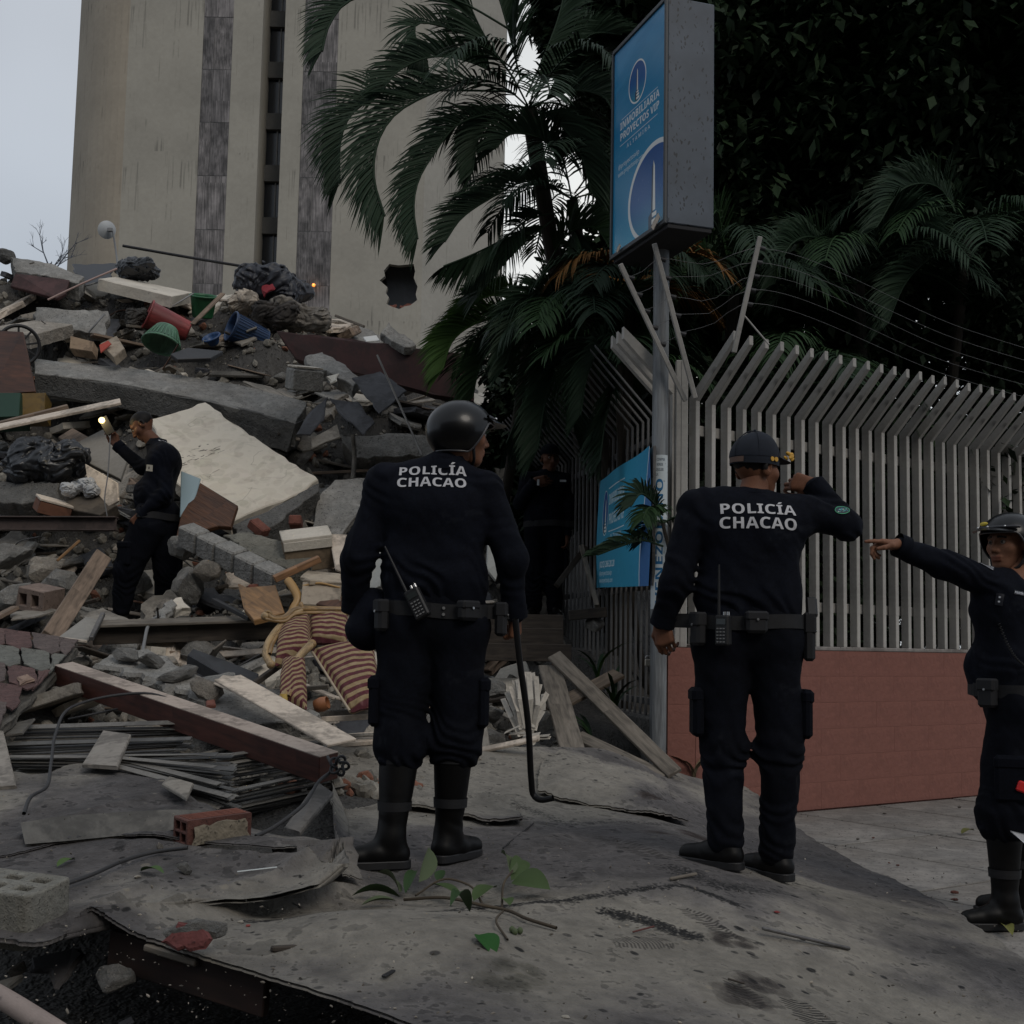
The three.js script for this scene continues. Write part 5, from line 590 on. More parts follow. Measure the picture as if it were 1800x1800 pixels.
{ // 4: on the heap, phone light raised
  const d = 10.5, S = 219, o = [245, 1078], at = P(o[0], o[1], d);
  const q = person({ label: 'bareheaded officer on the heap looking down, raising a lit phone', at, S, o, front: V(-1, 0, -0.1), skin: skinD, hair: hairK, seed: 33, width: 1.2, leg: 1.25, ground: (x, z) => moundY(x, z) + 0.06, belly: 0.05, cell: 0.012, headQuat: qy(-1.5, 0.72),
    j: { hipL: [258, 930, 0.09], hipR: [280, 930, -0.09], knL: [228, 1002, 0.1], knR: [284, 1005, -0.1], anL: [216, 1060, 0.06], anR: [276, 1058, -0.14], shL: [286, 800, 0.15], shR: [278, 795, -0.14], chest: [276, 812, 0], waist: [266, 868, 0], neck: [262, 772, 0], head: [236, 745, 0], elL: [292, 868, 0.2], elR: [226, 814, -0.2], wrL: [252, 908, 0.2], wrR: [178, 774, -0.2] },
    toeL: V(-0.9, 0, 0.3), toeR: V(-0.85, 0, 0.4), handL: { dir: V(-0.6, -0.8, 0), palm: V(-0.2, 0, -1), side: -1, curl: [0.7, 0.8, 0.8, 0.8] }, handR: { dir: V(-0.35, 1, 0), palm: V(-0.6, 0, 1), side: 1, curl: [0.5, 0.6, 0.6, 0.6] } });
  decal(q, q.jm, 'back_lettering', V((302 - o[0]) / S, (o[1] - 768) / S, 0.09), V(0.85, 0.3, 0.6), V(-0.2, 1, 0), 0.17, 0.11, 0.3, policeTex);
  decal(q, q.jm, 'sleeve_flag', V((259 - o[0]) / S, (o[1] - 825) / S, 0.25), V(-0.4, 0.1, 1), V(0.15, 1, 0), 0.07, 0.05, 0.3, patchTex((k, W, H) => { k.fillStyle = '#b8b0a0'; k.fillRect(0, 0, W, H); k.fillStyle = '#4a4038'; k.fillRect(W * 0.4, H * 0.3, W * 0.2, H * 0.4); }, 96, 64), 'pale patch on the upper sleeve');
  const w = part('wristwatch', new THREE.TorusGeometry(0.034, 0.008, 6, 16), plastic, q.t); w.position.copy(q.J.wrL); w.rotation.set(1.2, 0.6, 0);
  const ph = thing('phone', 'phone with a glowing lamp held up by the officer on the heap', 'phone', null, P(187, 748, 10.64)); part('phone_body', chamfer(0.075, 0.009, 0.15, 0.006), plastic, ph); ph.rotation.set(0.1, 0.5, 0.5); const lm = part('lamp', new THREE.SphereGeometry(0.026, 14, 10), new THREE.MeshStandardMaterial({ color: 0xfff0c0, emissive: 0xffe9a0, emissiveIntensity: 1.2 }), ph, 'glowing warm lamp'); lm.position.set(-0.02, 0.055, 0.03); const pl = new THREE.PointLight(0xffe2a0, 0.12, 0, 2); pl.position.set(-0.02, 0.055, 0.075); pl.castShadow = true; pl.shadow.radius = 1.5; ph.add(pl);
  one('phone_cable', tubeGeo(PP([[194, 765, 10.4], [190, 830, 10.35], [184, 880, 10.3], [188, 905, 10.3], [192, 930, 10.3]]), 0.005, 24, 5), MT.cableGrey, 'thin grey cable hanging from the phone down to the steel beam', 'cable');
}
{ // 5: dim figure under the palms
  const d = 12, S = 192, o = [958, 1092], at = P(o[0], o[1], d);
  const q = person({ label: 'officer standing in deep shade under the palms with hand at chest', at, S, o, front: V(0.1, 0, 1), skin: skinD, hair: hairK, seed: 43, cell: 0.014, headQuat: qy(0.3, 0.1),
    j: { hipL: [940, 940, 0], hipR: [975, 940, 0], knL: [938, 1008, 0.02], knR: [972, 1010, 0], anL: [938, 1072, 0], anR: [974, 1074, 0], shL: [922, 842, 0], shR: [992, 842, 0], chest: [957, 860, 0], waist: [957, 910, 0], neck: [958, 826, 0], head: [962, 804, 0.02], elL: [910, 886, 0.05], elR: [1000, 892, 0.05], wrL: [936, 848, 0.2], wrR: [994, 940, 0.05] },
    toeL: V(-0.3, 0, 1), toeR: V(0.3, 0, 1), handL: { dir: V(0.9, 0.1, 0.1), palm: V(0, 0, -1), side: 1, curl: [0.3, 0.3, 0.4, 0.5] }, handR: { dir: V(0, -1, 0), palm: V(-1, 0, 0), side: -1, curl: [0.4, 0.4, 0.4, 0.4] } });
  const tag1 = part('name_tag', chamfer(0.06, 0.006, 0.02, 0.002), M(0.5, 0.52, 0.55, 0.6), q.t); tag1.position.set((985 - o[0]) / S, (o[1] - 846) / S, 0.15); const tg2 = part('white_badge', chamfer(0.02, 0.006, 0.055, 0.002), M(0.55, 0.57, 0.6, 0.6), q.t); tg2.position.set((941 - o[0]) / S, (o[1] - 852) / S, 0.25);
  const h = new THREE.Group(); h.name = 'cap'; q.t.add(h); h.position.copy(q.hp); h.quaternion.copy(q.hq); part('crown', new THREE.SphereGeometry(0.1, 24, 12, 0, 6.2832, 0, 1.6).scale(0.93, 1, 1.1).translate(0, 0.045, -0.006), navyA, h); part('peak', new THREE.CylinderGeometry(0.09, 0.1, 0.008, 20, 1, false, -1, 2).translate(0, 0.045, 0.06), navyA, h);
}
// ---------- the heap: traced pieces ----------
const gConc = 'broken concrete on the heap', gWood = 'loose timber in the rubble';
const J1 = { jag: 0.025, seg: 0.07 };
const S_ = (name, pts, th, mat, label, cat, o = {}, group) => slab(name, PP(pts), th, mat, label, cat, group, { ...o, seed: pts[0][0] + pts[0][1] });
const L_ = (px, py, d, sx, sy, sz, seed, mat, label, group = gConc, name = 'concrete_lump', detail = 3) => { const m = one(name, lumpGeo(seed, detail), mat, label, 'rubble', group), p = P(px, py, d); m.position.copy(p); m.scale.set(sx, sy, sz); m.rotation.set(seed * 1.3 % 0.6, seed * 2.1 % 6.28, seed * 0.7 % 0.5); return m; };
const B_ = (name, a, b, w, h, mat, label, cat = 'board', flat, group = gWood) => board(name, P(...a), P(...b), w, h, mat, label, cat, group, flat);
// ridge against the tower
L_(12, 452, 16, 0.16, 0.14, 0.16, 3, MT.concreteDark, 'rounded grey concrete lump at the far left end of the ridge');
S_('broken_slab', [[18, 452, 15.9], [88, 462, 15.9], [148, 486, 15.7], [140, 498, 15.5], [80, 484, 15.5], [28, 478, 15.6]], 0.22, MT.concrete, 'ragged concrete slab on the left ridge above the maroon panel', 'slab', J1, gConc);
S_('maroon_panel', [[18, 502, 15.4], [27, 480, 15.5], [122, 492, 15.5], [115, 516, 15.3], [100, 524, 15.2]], 0.04, M(0.075, 0.036, 0.036, 0.8, TX.dust), 'flat maroon panel near the left end of the ridge', 'panel');
S_('black_tarp', [[125, 464, 16.2], [206, 462, 16.2], [192, 492, 15.8], [150, 502, 15.7]], 0.02, MT.blackBag, 'black tarpaulin lying across the ridge behind the pale slab', 'tarpaulin', { jag: 0.03, seg: 0.1 });
S_('pale_slab', [[173, 490, 15.0], [207, 486, 15.9], [338, 514, 15.7], [302, 521, 14.8]], 0.13, MT.plasterWhite, 'long pale topped slab lying flat near the ridge', 'slab', { jag: 0.008, seg: 0.1 }, gConc);
const cloth = (name, px, py, d, r, sy, seed, mat, label, cat, n = 9) => { const R = RNG(seed), c = P(px, py, d), caps = []; for (let i = 0; i < n; i++) { const a = V(rr(-1, 1, R) * r, rr(-0.6, 0.6, R) * r * sy, rr(-0.6, 0.6, R) * r); caps.push(mk(a, a.clone().add(V(rr(-0.5, 0.5, R) * r, rr(-0.3, 0.3, R) * r * sy, rr(-0.4, 0.4, R) * r)), r * rr(0.28, 0.5, R), r * rr(0.15, 0.4, R))); } const f0 = blend(caps, r * 0.55), f = (x, y, z) => { const k = f0(x, y, z), w = N3(x / r * 1.1, y / r * 1.1 + seed, z / r), a = N3(x / r * 1.6 + seed + w, y / r * 3.1 + w * 2, z / r * 1.6), b = N3(x / r * 4 + w * 3, y / r * 3 + seed, z / r * 4); return k + r * 0.1 * (1 - 2.2 * Math.abs(a)) + r * 0.05 * (1 - 2.2 * Math.abs(b)) - r * 0.06; }; const m = one(name, metreUV(meshField(f, ...bounds(caps, r * 0.3), r / 20)), mat, label, cat); m.position.copy(c); return m; };
cloth('dark_cloth', 240, 478, 15.8, 0.22, 0.5, 5, MT.blackBag, 'crumpled black cloth on the ridge behind the pale slab', 'cloth');
cloth('black_bag', 474, 503, 15.6, 0.3, 0.75, 7, M(0.02, 0.022, 0.03, 0.5), 'bulging black bag at the top of the heap before the tower', 'bag', 12);
S_('red_rag', [[460, 502, 15.2], [478, 498, 15.22], [482, 508, 15.15], [468, 514, 15.1], [464, 522, 15.12]], 0.02, M(0.2, 0.01, 0.018, 0.8), 'small red rag hanging out of the black bag', 'rag', { jag: 0.02, seg: 0.04 });
cloth('white_sack', 425, 530, 15.3, 0.2, 0.7, 9, M(0.45, 0.4, 0.34, 0.9, TX.dust), 'pale stuffed sack left of the black bag', 'sack', 8);
cloth('grey_sheeting', 528, 552, 15.1, 0.24, 0.7, 10, M(0.2, 0.185, 0.165, 0.9, TX.dust), 'dusty grey sheeting bunched right of the black bag', 'sheeting', 9);
cloth('brown_rags', 475, 555, 15.1, 0.22, 0.6, 12, M(0.05, 0.045, 0.042, 0.9, TX.dust), 'dark dusty rags heaped below the black bag', 'rags', 9);
cloth('grey_bundle', 240, 560, 14.6, 0.12, 1.1, 13, M(0.06, 0.058, 0.055, 0.9, TX.dust), 'charcoal bundle beside the red basket mouth', 'bundle', 7);
function basket(name, px, py, d, axis, r0, r1, len, mat, label, ribs) { // open tub with a rolled rim and ribs
  const t = thing(name, label, name.includes('bucket') ? 'bucket' : 'basket', 'plastic tubs on the heap', P(px, py, d)); t.quaternion.setFromUnitVectors(V(0, 1, 0), axis.clone().normalize()); const pr = [[0.001, -len], [r1 - 0.01, -len], [r1, -len + 0.015], [r0, 0], [r0 + 0.014, 0.004], [r0 + 0.014, 0.016], [r0 - 0.004, 0.016], [r0 - 0.008, 0], [r1 - 0.008, -len + 0.02], [0.001, -len + 0.012]].map((q) => new THREE.Vector2(...q)); part('tub', new THREE.LatheGeometry(pr, 40), mat, t);
  const ring = part('rim', new THREE.TorusGeometry(r0 + 0.008, 0.012, 8, 40), mat, t); ring.rotation.x = Math.PI / 2; ring.position.y = 0.01; for (let i = 0; i < ribs; i++) { const a = i / ribs * 6.2832, A = V(Math.cos(a) * (r0 + 0.003), -0.02, Math.sin(a) * (r0 + 0.003)), B = V(Math.cos(a) * (r1 + 0.003), -len + 0.03, Math.sin(a) * (r1 + 0.003)); board('rib', A, B, 0.009, 0.007, mat, null, null, null, V(Math.cos(a), 0, Math.sin(a)), t, 0.001); } return t; }
const pl = (r, g, b) => M(r, g, b, 0.45, TX.dust);
basket('red_basket', 262, 553, 14.6, V(-0.86, 0.32, 0.4), 0.155, 0.125, 0.46, pl(0.3, 0.05, 0.05), 'red plastic basket lying on its side with its mouth left', 0);
{ const t = basket('green_basket', 284, 604, 14.2, V(-0.15, -0.9, 0.35), 0.2, 0.13, 0.2, pl(0.1, 0.24, 0.155), 'pale green ribbed basket upside down before the red basket', 30); const h = part('handle', new THREE.TorusGeometry(0.15, 0.008, 6, 30, 3.4), pl(0.1, 0.24, 0.155), t); h.position.set(0, -0.1, 0.1); h.rotation.set(0.8, 0.3, 0); }
basket('green_bucket', 358, 522, 15.2, V(0.1, 0.94, 0.35), 0.15, 0.12, 0.24, pl(0.016, 0.13, 0.05), 'dark green bucket standing right of the pale slab', 0);
basket('blue_basket', 408, 574, 14.6, V(-0.8, 0.25, 0.5), 0.16, 0.12, 0.42, pl(0.025, 0.06, 0.15), 'dark blue ribbed basket on its side at the heap top', 26);
basket('blue_basin', 372, 594, 14.4, V(-0.3, 0.75, 0.6), 0.09, 0.06, 0.08, pl(0.02, 0.07, 0.2), 'small blue basin half buried left of the blue basket', 0);
// dish, mast, rods
{ const c = P(189, 404, 17), t = thing('satellite_dish', 'small white satellite dish on a thin mast above the ridge', 'satellite dish', null, P(209, 466, 17)); const lc = c.clone().sub(t.position); const pr = []; for (let i = 0; i <= 10; i++) pr.push(new THREE.Vector2(0.118 * i / 10 + 0.0005, 0.035 * (i / 10) ** 2)); const dm = part('dish', new THREE.LatheGeometry(pr, 36), M(0.42, 0.44, 0.45, 0.5), t); dm.position.copy(lc); dm.quaternion.setFromUnitVectors(V(0, 1, 0), V(-0.55, 0.25, -0.8).normalize()); part('mast', tubeGeo([V(0, -0.1, 0), V(-0.05, 0.2, 0), lc.clone().add(V(0.075, -0.02, 0.02))], 0.012, 8, 8), M(0.25, 0.26, 0.27, 0.5), t); const hb = part('bracket', chamfer(0.07, 0.05, 0.05, 0.006), M(0.2, 0.2, 0.2, 0.5), t); hb.position.copy(lc).add(V(0.045, -0.01, 0.03)); }
one('mast_pole', tubeGeo(PP([[216, 432, 16.2], [330, 452, 16.1], [444, 471, 16]]), 0.018, 8, 8), MT.black, 'long dark pole leaning across the tower above the ridge', 'pole');
one('steel_rod', tubeGeo(PP([[663, 624, 12], [700, 706, 11.9], [742, 800, 11.8]]), 0.011, 6, 6), M(0.3, 0.3, 0.3, 0.5, TX.dust), 'pale thin rod leaning down behind the helmeted officer', 'rod');
one('rod', tubeGeo(PP([[290, 546, 14.9], [340, 516, 15]]), 0.009, 4, 6), M(0.3, 0.3, 0.3, 0.5), 'short grey rod between the red basket and green bucket', 'rod');
one('pink_rod', tubeGeo(PP([[84, 527, 14.8], [150, 496, 14.9], [206, 472, 15]]), 0.011, 4, 6), M(0.4, 0.28, 0.25, 0.6), 'thin pinkish rod slanting up below the black tarpaulin', 'rod');
one('grey_conduit', tubeGeo(PP([[155, 585, 13.9], [168, 570, 13.9], [184, 552, 14]]), 0.01, 8, 6), MT.cableGrey, 'short bent grey conduit above the open cartons', 'conduit');
B_('slat', [338, 570, 14.5], [392, 516, 14.9], 0.06, 0.02, MT.wood, 'light wooden slat leaning against the green bucket', 'slat', V(-0.3, 0.2, 1));
// left upper
{ S_('brown_board', [[-20, 580, 12.9], [40, 583, 12.8], [62, 688, 12.4], [-20, 694, 12.4]], 0.03, M(0.12, 0.045, 0.022, 0.5, TX.wood), 'upright brown cabinet board at the left edge', 'board'); const t = thing('fan_guard', 'round black spoked wheel behind the brown cabinet board', 'wheel', null, P(33, 607, 13.3)); part('rim', new THREE.TorusGeometry(0.2, 0.018, 8, 40), MT.black, t); part('hub', new THREE.CylinderGeometry(0.045, 0.045, 0.05, 16).rotateX(Math.PI / 2), MT.black, t); for (let i = 0; i < 9; i++) { const a = i / 9 * 6.2832; board('spoke', V(Math.cos(a) * 0.03, Math.sin(a) * 0.03, 0), V(Math.cos(a) * 0.2, Math.sin(a) * 0.2, 0), 0.02, 0.012, MT.black, null, null, null, V(0, 0, 1), t); } t.rotation.set(0.1, 0.5, 0.2); }
S_('pale_slab', [[-20, 576, 13.9], [60, 563, 14.4], [128, 570, 14.3], [52, 590, 13.5]], 0.14, MT.concreteWarm, 'flat warm grey slab at left above the spoked wheel', 'slab', { jag: 0.012, seg: 0.1 }, gConc);
S_('plaster_fragment', [[62, 540, 14.6], [190, 545, 14.6], [186, 590, 14.3], [150, 585, 14.3], [60, 566, 14.4]], 0.1, MT.concrete, 'standing plaster wall fragment left of the charcoal bundle', 'wall fragment', J1, gConc);
S_('green_crate', [[-20, 690, 12.2], [36, 690, 12.2], [33, 732, 12.1], [-20, 734, 12.1]], 0.3, M(0.012, 0.05, 0.03, 0.5), 'dark green crate under the brown cabinet board', 'crate', { jag: 0 });
S_('yellow_crate', [[38, 691, 12.25], [80, 690, 12.3], [78, 732, 12.2], [34, 732, 12.2]], 0.25, M(0.16, 0.095, 0.012, 0.5, TX.dust), 'mustard yellow crate beside the dark green crate', 'crate');
B_('wood_plank', [-30, 757, 11.2], [212, 706, 11.5], 0.2, 0.025, MT.cream, 'long pale plank rising towards the raised phone', 'plank', V(0.1, 1, 0.35));
B_('wood_plank', [0, 746, 11.4], [120, 716, 11.6], 0.09, 0.05, MT.wood, 'shorter wooden plank lying on the long pale plank', 'plank', V(0, 1, 0.3));
S_('carton', [[124, 590, 13.5], [164, 600, 13.4], [162, 618, 13.3], [122, 612, 13.4]], 0.12, M(0.3, 0.22, 0.15, 0.9, TX.dust), 'small open brown carton on the concrete beam', 'carton');
S_('carton', [[176, 604, 13.4], [205, 590, 13.5], [219, 612, 13.3], [200, 628, 13.2]], 0.1, M(0.36, 0.31, 0.25, 0.9, TX.dust), 'tipped grey carton with red corner on the beam', 'carton');
S_('red_flap', [[174, 606, 13.3], [190, 598, 13.35], [196, 604, 13.3], [177, 620, 13.25]], 0.01, M(0.4, 0.07, 0.05, 0.8), 'red printed flap of the tipped carton', 'flap');
S_('flat_screen', [[300, 622, 13.3], [330, 611, 13.7], [392, 617, 13.6], [370, 629, 13.2], [312, 631, 13.1]], 0.04, MT.black, 'black flat screen lying on the rubble above the beam', 'screen');
// the long fallen beam: lit upper face and shaded side painted as two concrete tones
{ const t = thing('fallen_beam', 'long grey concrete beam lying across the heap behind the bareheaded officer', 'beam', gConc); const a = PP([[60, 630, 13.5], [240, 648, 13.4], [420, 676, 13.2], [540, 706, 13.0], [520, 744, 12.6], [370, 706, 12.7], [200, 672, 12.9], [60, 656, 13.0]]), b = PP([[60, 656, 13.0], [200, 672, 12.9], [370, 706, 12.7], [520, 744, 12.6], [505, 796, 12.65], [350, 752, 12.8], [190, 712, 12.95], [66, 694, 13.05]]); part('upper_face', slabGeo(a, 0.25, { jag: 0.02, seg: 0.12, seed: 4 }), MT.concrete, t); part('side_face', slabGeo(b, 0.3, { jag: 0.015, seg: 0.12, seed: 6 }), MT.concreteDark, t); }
S_('red_parapet', [[485, 582, 13.7], [600, 594, 13.7], [700, 607, 13.65], [832, 622, 13.6], [832, 705, 13.55], [760, 694, 13.55], [640, 660, 13.6], [520, 632, 13.65]], 0.16, M(0.04, 0.011, 0.011, 0.7, TX.dust), 'dark red parapet running right under the tower hole', 'parapet', { jag: 0.012, seg: 0.15 });
S_('hollow_block_piece', [[668, 585, 13.7], [682, 565, 13.8], [732, 606, 13.6], [712, 611, 13.5]], 0.1, MT.concrete, 'broken hollow block slab on the red parapet', 'block', J1, gConc);
B_('batten', [590, 555, 14.5], [640, 574, 14.3], 0.04, 0.03, MT.woodGrey, 'short grey batten above the red parapet', 'batten');
S_('white_scrap', [[638, 592, 13.9], [662, 589, 14], [668, 598, 13.8], [644, 600, 13.7]], 0.01, M(0.6, 0.6, 0.58, 0.8), 'bright white scrap on the red parapet', 'scrap');
S_('white_scrap', [[572, 662, 12.5], [596, 656, 12.6], [592, 668, 12.4], [580, 674, 12.4]], 0.02, M(0.62, 0.58, 0.5, 0.8), 'small white plaster scrap beside the white topped block', 'scrap', J1);
{ const t = thing('white_topped_block', 'cut concrete block with a white plastered top on the heap', 'block', gConc, P(535, 668, 12.45)); const c = part('core', boxUV(chamfer(0.3, 0.24, 0.2, 0.012).clone()), MT.concrete, t), w = part('plaster_top', slabGeo([V(-0.14, 0, -0.11), V(0.14, 0, -0.11), V(0.145, 0, 0.1), V(-0.13, 0, 0.115)].map((v) => v.add(t.position)), 0.018, { jag: 0.012, seg: 0.04 }).translate(-t.position.x, -t.position.y, -t.position.z), MT.plasterWhite, t); w.position.y = 0.112; t.rotation.set(0.28, 0.5, -0.1); }
S_('broken_slab', [[536, 626, 12.9], [565, 618, 13.1], [600, 636, 12.9], [636, 664, 12.6], [622, 680, 12.4], [580, 655, 12.6], [540, 640, 12.8]], 0.12, MT.concrete, 'ragged slab right of the white topped block', 'slab', J1, gConc);
const slate = M(0.06, 0.064, 0.075, 0.8, TX.dust);
S_('dark_sheet', [[618, 664, 12.4], [668, 652, 12.6], [716, 686, 12.2], [668, 726, 11.9]], 0.015, slate, 'dark slate grey sheet hanging right below the red parapet', 'sheet', { jag: 0.015, seg: 0.08 });
S_('dark_sheet', [[578, 700, 12.4], [630, 706, 12.3], [660, 742, 12], [640, 764, 11.9], [600, 730, 12.1]], 0.015, slate, 'dark bent sheet over the end of the concrete beam', 'sheet', { jag: 0.02, seg: 0.08 });
S_('dark_sheet', [[576, 697, 12.3], [570, 736, 12.1], [546, 764, 11.9], [520, 764, 11.9], [545, 722, 12.2]], 0.015, slate, 'dark flap folded down left of the bent sheet', 'sheet', { jag: 0.012, seg: 0.08 });
S_('pale_flap', [[546, 770, 12], [592, 745, 12.1], [598, 768, 12], [549, 788, 11.9]], 0.02, MT.dustySheet, 'paler flap hanging under the dark sheets', 'sheet', { jag: 0.01, seg: 0.08 });
S_('dark_slab', [[600, 766, 12.9], [680, 760, 13], [780, 766, 13], [780, 800, 12.9], [620, 806, 12.8]], 0.3, MT.concrete, 'low dark concrete slab left of the black helmet', 'slab', J1, gConc);
one('drip_pipe', tubeGeo(PP([[620, 764, 12.6], [623, 800, 12.6], [620, 842, 12.5]]), 0.022, 8, 8), MT.dustySheet, 'short pale pipe standing in the dark cavity', 'pipe');
// big white slab and pieces round it
{ const t = S_('white_wall_slab', [[262, 737, 12.1], [300, 728, 12.3], [360, 706, 12.6], [420, 748, 12.2], [480, 790, 11.9], [560, 842, 11.4], [530, 866, 11.25], [500, 880, 11.15], [450, 898, 11.05], [405, 918, 10.95], [335, 885, 11.1], [300, 830, 11.5]], 0.13, M(0.8, 0.76, 0.69, 0.9, print(512, 512, (k, W, H) => { const R = RNG(19); k.fillStyle = '#e6e2da'; k.fillRect(0, 0, W, H); for (let i = 0; i < 900; i++) { k.fillStyle = `rgba(${R() < 0.6 ? '120,112,100' : '250,248,240'},${rr(0.03, 0.1, R)})`; k.beginPath(); k.ellipse(R() * W, R() * H, rr(2, 26, R), rr(2, 16, R), R() * 3, 0, 7); k.fill(); } for (let i = 0; i < 80; i++) { const x = 120 + R() * 170, y = 100 + R() * 60 + x * 0.12; k.strokeStyle = `rgba(25,22,20,${rr(0.3, 0.85, R)})`; k.lineWidth = rr(0.8, 2.6, R); k.beginPath(); k.moveTo(x, y); k.lineTo(x + rr(1, 16, R), y + rr(-2, 7, R)); k.stroke(); } for (let i = 0; i < 14; i++) { k.strokeStyle = 'rgba(90,82,72,0.5)'; k.lineWidth = 0.8; let x = R() * W, y = R() * H; k.beginPath(); k.moveTo(x, y); for (let q = 0; q < 6; q++) { x += rr(-20, 26, R); y += rr(-14, 18, R); k.lineTo(x, y); } k.stroke(); } }), { bumpMap: TX.rough, bumpScale: 0.003 }), 'big tilted white plastered wall slab behind the bareheaded officer', 'slab', { jag: 0.02, seg: 0.09, cham: 0.01, uvs: 0.5, uvo: 0.5 }, gConc); }
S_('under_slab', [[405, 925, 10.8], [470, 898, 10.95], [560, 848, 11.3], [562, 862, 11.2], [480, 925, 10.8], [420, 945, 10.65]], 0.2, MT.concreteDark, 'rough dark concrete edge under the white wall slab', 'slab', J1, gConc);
S_('grey_dome_sheet', [[560, 872, 11.3], [588, 843, 11.5], [660, 838, 11.6], [650, 862, 11.4], [630, 900, 11.1], [600, 942, 10.9], [548, 930, 11]], 0.05, MT.concrete, 'curved grey plaster sheet right of the white wall slab', 'slab', { jag: 0.01, seg: 0.08 }, gConc);
S_('tilted_sheet', [[118, 786, 11.5], [186, 752, 11.7], [226, 800, 11.4], [212, 842, 11.2], [155, 813, 11.3]], 0.04, M(0.34, 0.325, 0.3, 0.9, TX.plaster), 'pale grey panel tilted left of the bareheaded officer', 'panel');
S_('tilted_sheet', [[102, 768, 11.7], [128, 752, 11.8], [160, 770, 11.6], [125, 786, 11.5]], 0.03, MT.wood, 'tan board end above the black rubbish bag', 'board');
cloth('black_rubbish_bag', 84, 812, 11.1, 0.25, 0.8, 21, MT.blackBag, 'large shiny black rubbish bag left of the bareheaded officer', 'bag', 12);
cloth('clear_bag', 142, 856, 10.7, 0.1, 0.8, 22, M(0.35, 0.36, 0.37, 0.25), 'crumpled clear plastic bag left of the officer', 'bag', 8);
S_('brown_carton', [[150, 815, 10.9], [206, 848, 10.7], [208, 880, 10.6], [190, 890, 10.6], [154, 850, 10.8]], 0.02, MT.cream, 'bent pale carton flap left of the officer', 'carton');
S_('brown_carton', [[110, 862, 10.8], [160, 838, 10.9], [205, 888, 10.6], [175, 905, 10.5], [120, 895, 10.6]], 0.1, M(0.1, 0.085, 0.07, 0.9, TX.dust), 'dark open carton beside the bent flap', 'carton');
{ const t = thing('small_carton', 'brown carton with a dusty pale top above the steel beam', 'carton', null, P(92, 894, 10.6)); part('box', boxUV(chamfer(0.26, 0.22, 0.1, 0.006).clone()), M(0.17, 0.075, 0.045, 0.85, TX.dust), t); const l = part('lid', chamfer(0.27, 0.23, 0.02, 0.004), MT.cream, t); l.position.y = 0.062; t.rotation.set(0.3, 0.5, -0.35); }
S_('grey_block_wall', [[-20, 848, 11], [50, 846, 11], [105, 848, 10.9], [106, 880, 10.8], [50, 884, 10.8], [-20, 882, 10.8]], 0.15, MT.concreteDark, 'low dark block wall piece at the left edge', 'wall fragment', J1, gConc);
S_('wicker_board', [[352, 848, 10.7], [418, 888, 10.5], [406, 926, 10.3], [384, 924, 10.3], [310, 942, 10.2], [318, 905, 10.4]], 0.04, M(0.15, 0.06, 0.022, 0.6, TX.wood, { bumpMap: TX.woodbump, bumpScale: 0.008 }), 'brown ridged board right of the officer', 'board');
S_('blue_plastic_sheet', [[318, 828, 10.75], [353, 841, 10.7], [336, 900, 10.45], [316, 908, 10.4]], 0.01, M(0.28, 0.37, 0.4, 0.3), 'pale blue plastic sheet behind the officer\'s hip', 'sheet');
{ const t = thing('steel_beam', 'dark rusty steel beam lying level at the left edge', 'beam'), m = M(0.07, 0.05, 0.045, 0.7, TX.dust), a = P(-30, 920, 10.25), b = P(205, 921, 10.2), up = V(0, 1, 0); for (const [dy, w, h, n] of [[0.05, 0.1, 0.012, 'flange'], [-0.05, 0.1, 0.012, 'flange'], [0, 0.014, 0.088, 'web']]) { const q = up.clone().multiplyScalar(dy); board(n, a.clone().add(q), b.clone().add(q), w, h, m, null, null, null, up, t); } }
// left middle: broken masonry
[[22, 975, 10.2, 0.2, 0.15, 0.2, 5, 'squarish broken concrete lump under the steel beam at left'], [75, 1005, 10, 0.24, 0.16, 0.2, 6, 'large broken lump above the long diagonal plank'], [110, 1030, 9.9, 0.22, 0.15, 0.18, 8, 'leaning broken lump left of the diagonal plank'], [22, 1050, 9.6, 0.2, 0.13, 0.2, 9, 'rough grey lump at the left edge above the shingles'], [300, 1075, 9.7, 0.15, 0.1, 0.12, 11, 'pale broken lump at the feet of the bareheaded officer'], [322, 960, 10.2, 0.16, 0.16, 0.14, 12, 'rough lump right of the bareheaded officer legs'], [330, 1030, 9.9, 0.2, 0.2, 0.16, 14, 'grey lump under the tumbled block wall'], [360, 1000, 9.8, 0.14, 0.12, 0.14, 15, 'reddish lump in the hollow under the block wall'], [245, 1030, 10.9, 0.16, 0.18, 0.12, 17, 'grey lump seen between the officer legs']].forEach((a, i) => L_(...a.slice(0, 7), i % 3 === 1 ? MT.concreteWarm : MT.concrete, a[7]));
S_('white_chip_block', [[300, 1055, 9.5], [318, 1048, 9.6], [337, 1068, 9.5], [310, 1072, 9.4]], 0.07, MT.plasterWhite, 'white cornered plaster block beside the officer boots', 'block', J1, gConc);
S_('grey_slab_piece', [[262, 1088, 9.2], [300, 1052, 9.5], [312, 1062, 9.45], [285, 1092, 9.15]], 0.05, MT.concrete, 'grey slab offcut leaning at the officer boots', 'slab', J1, gConc);
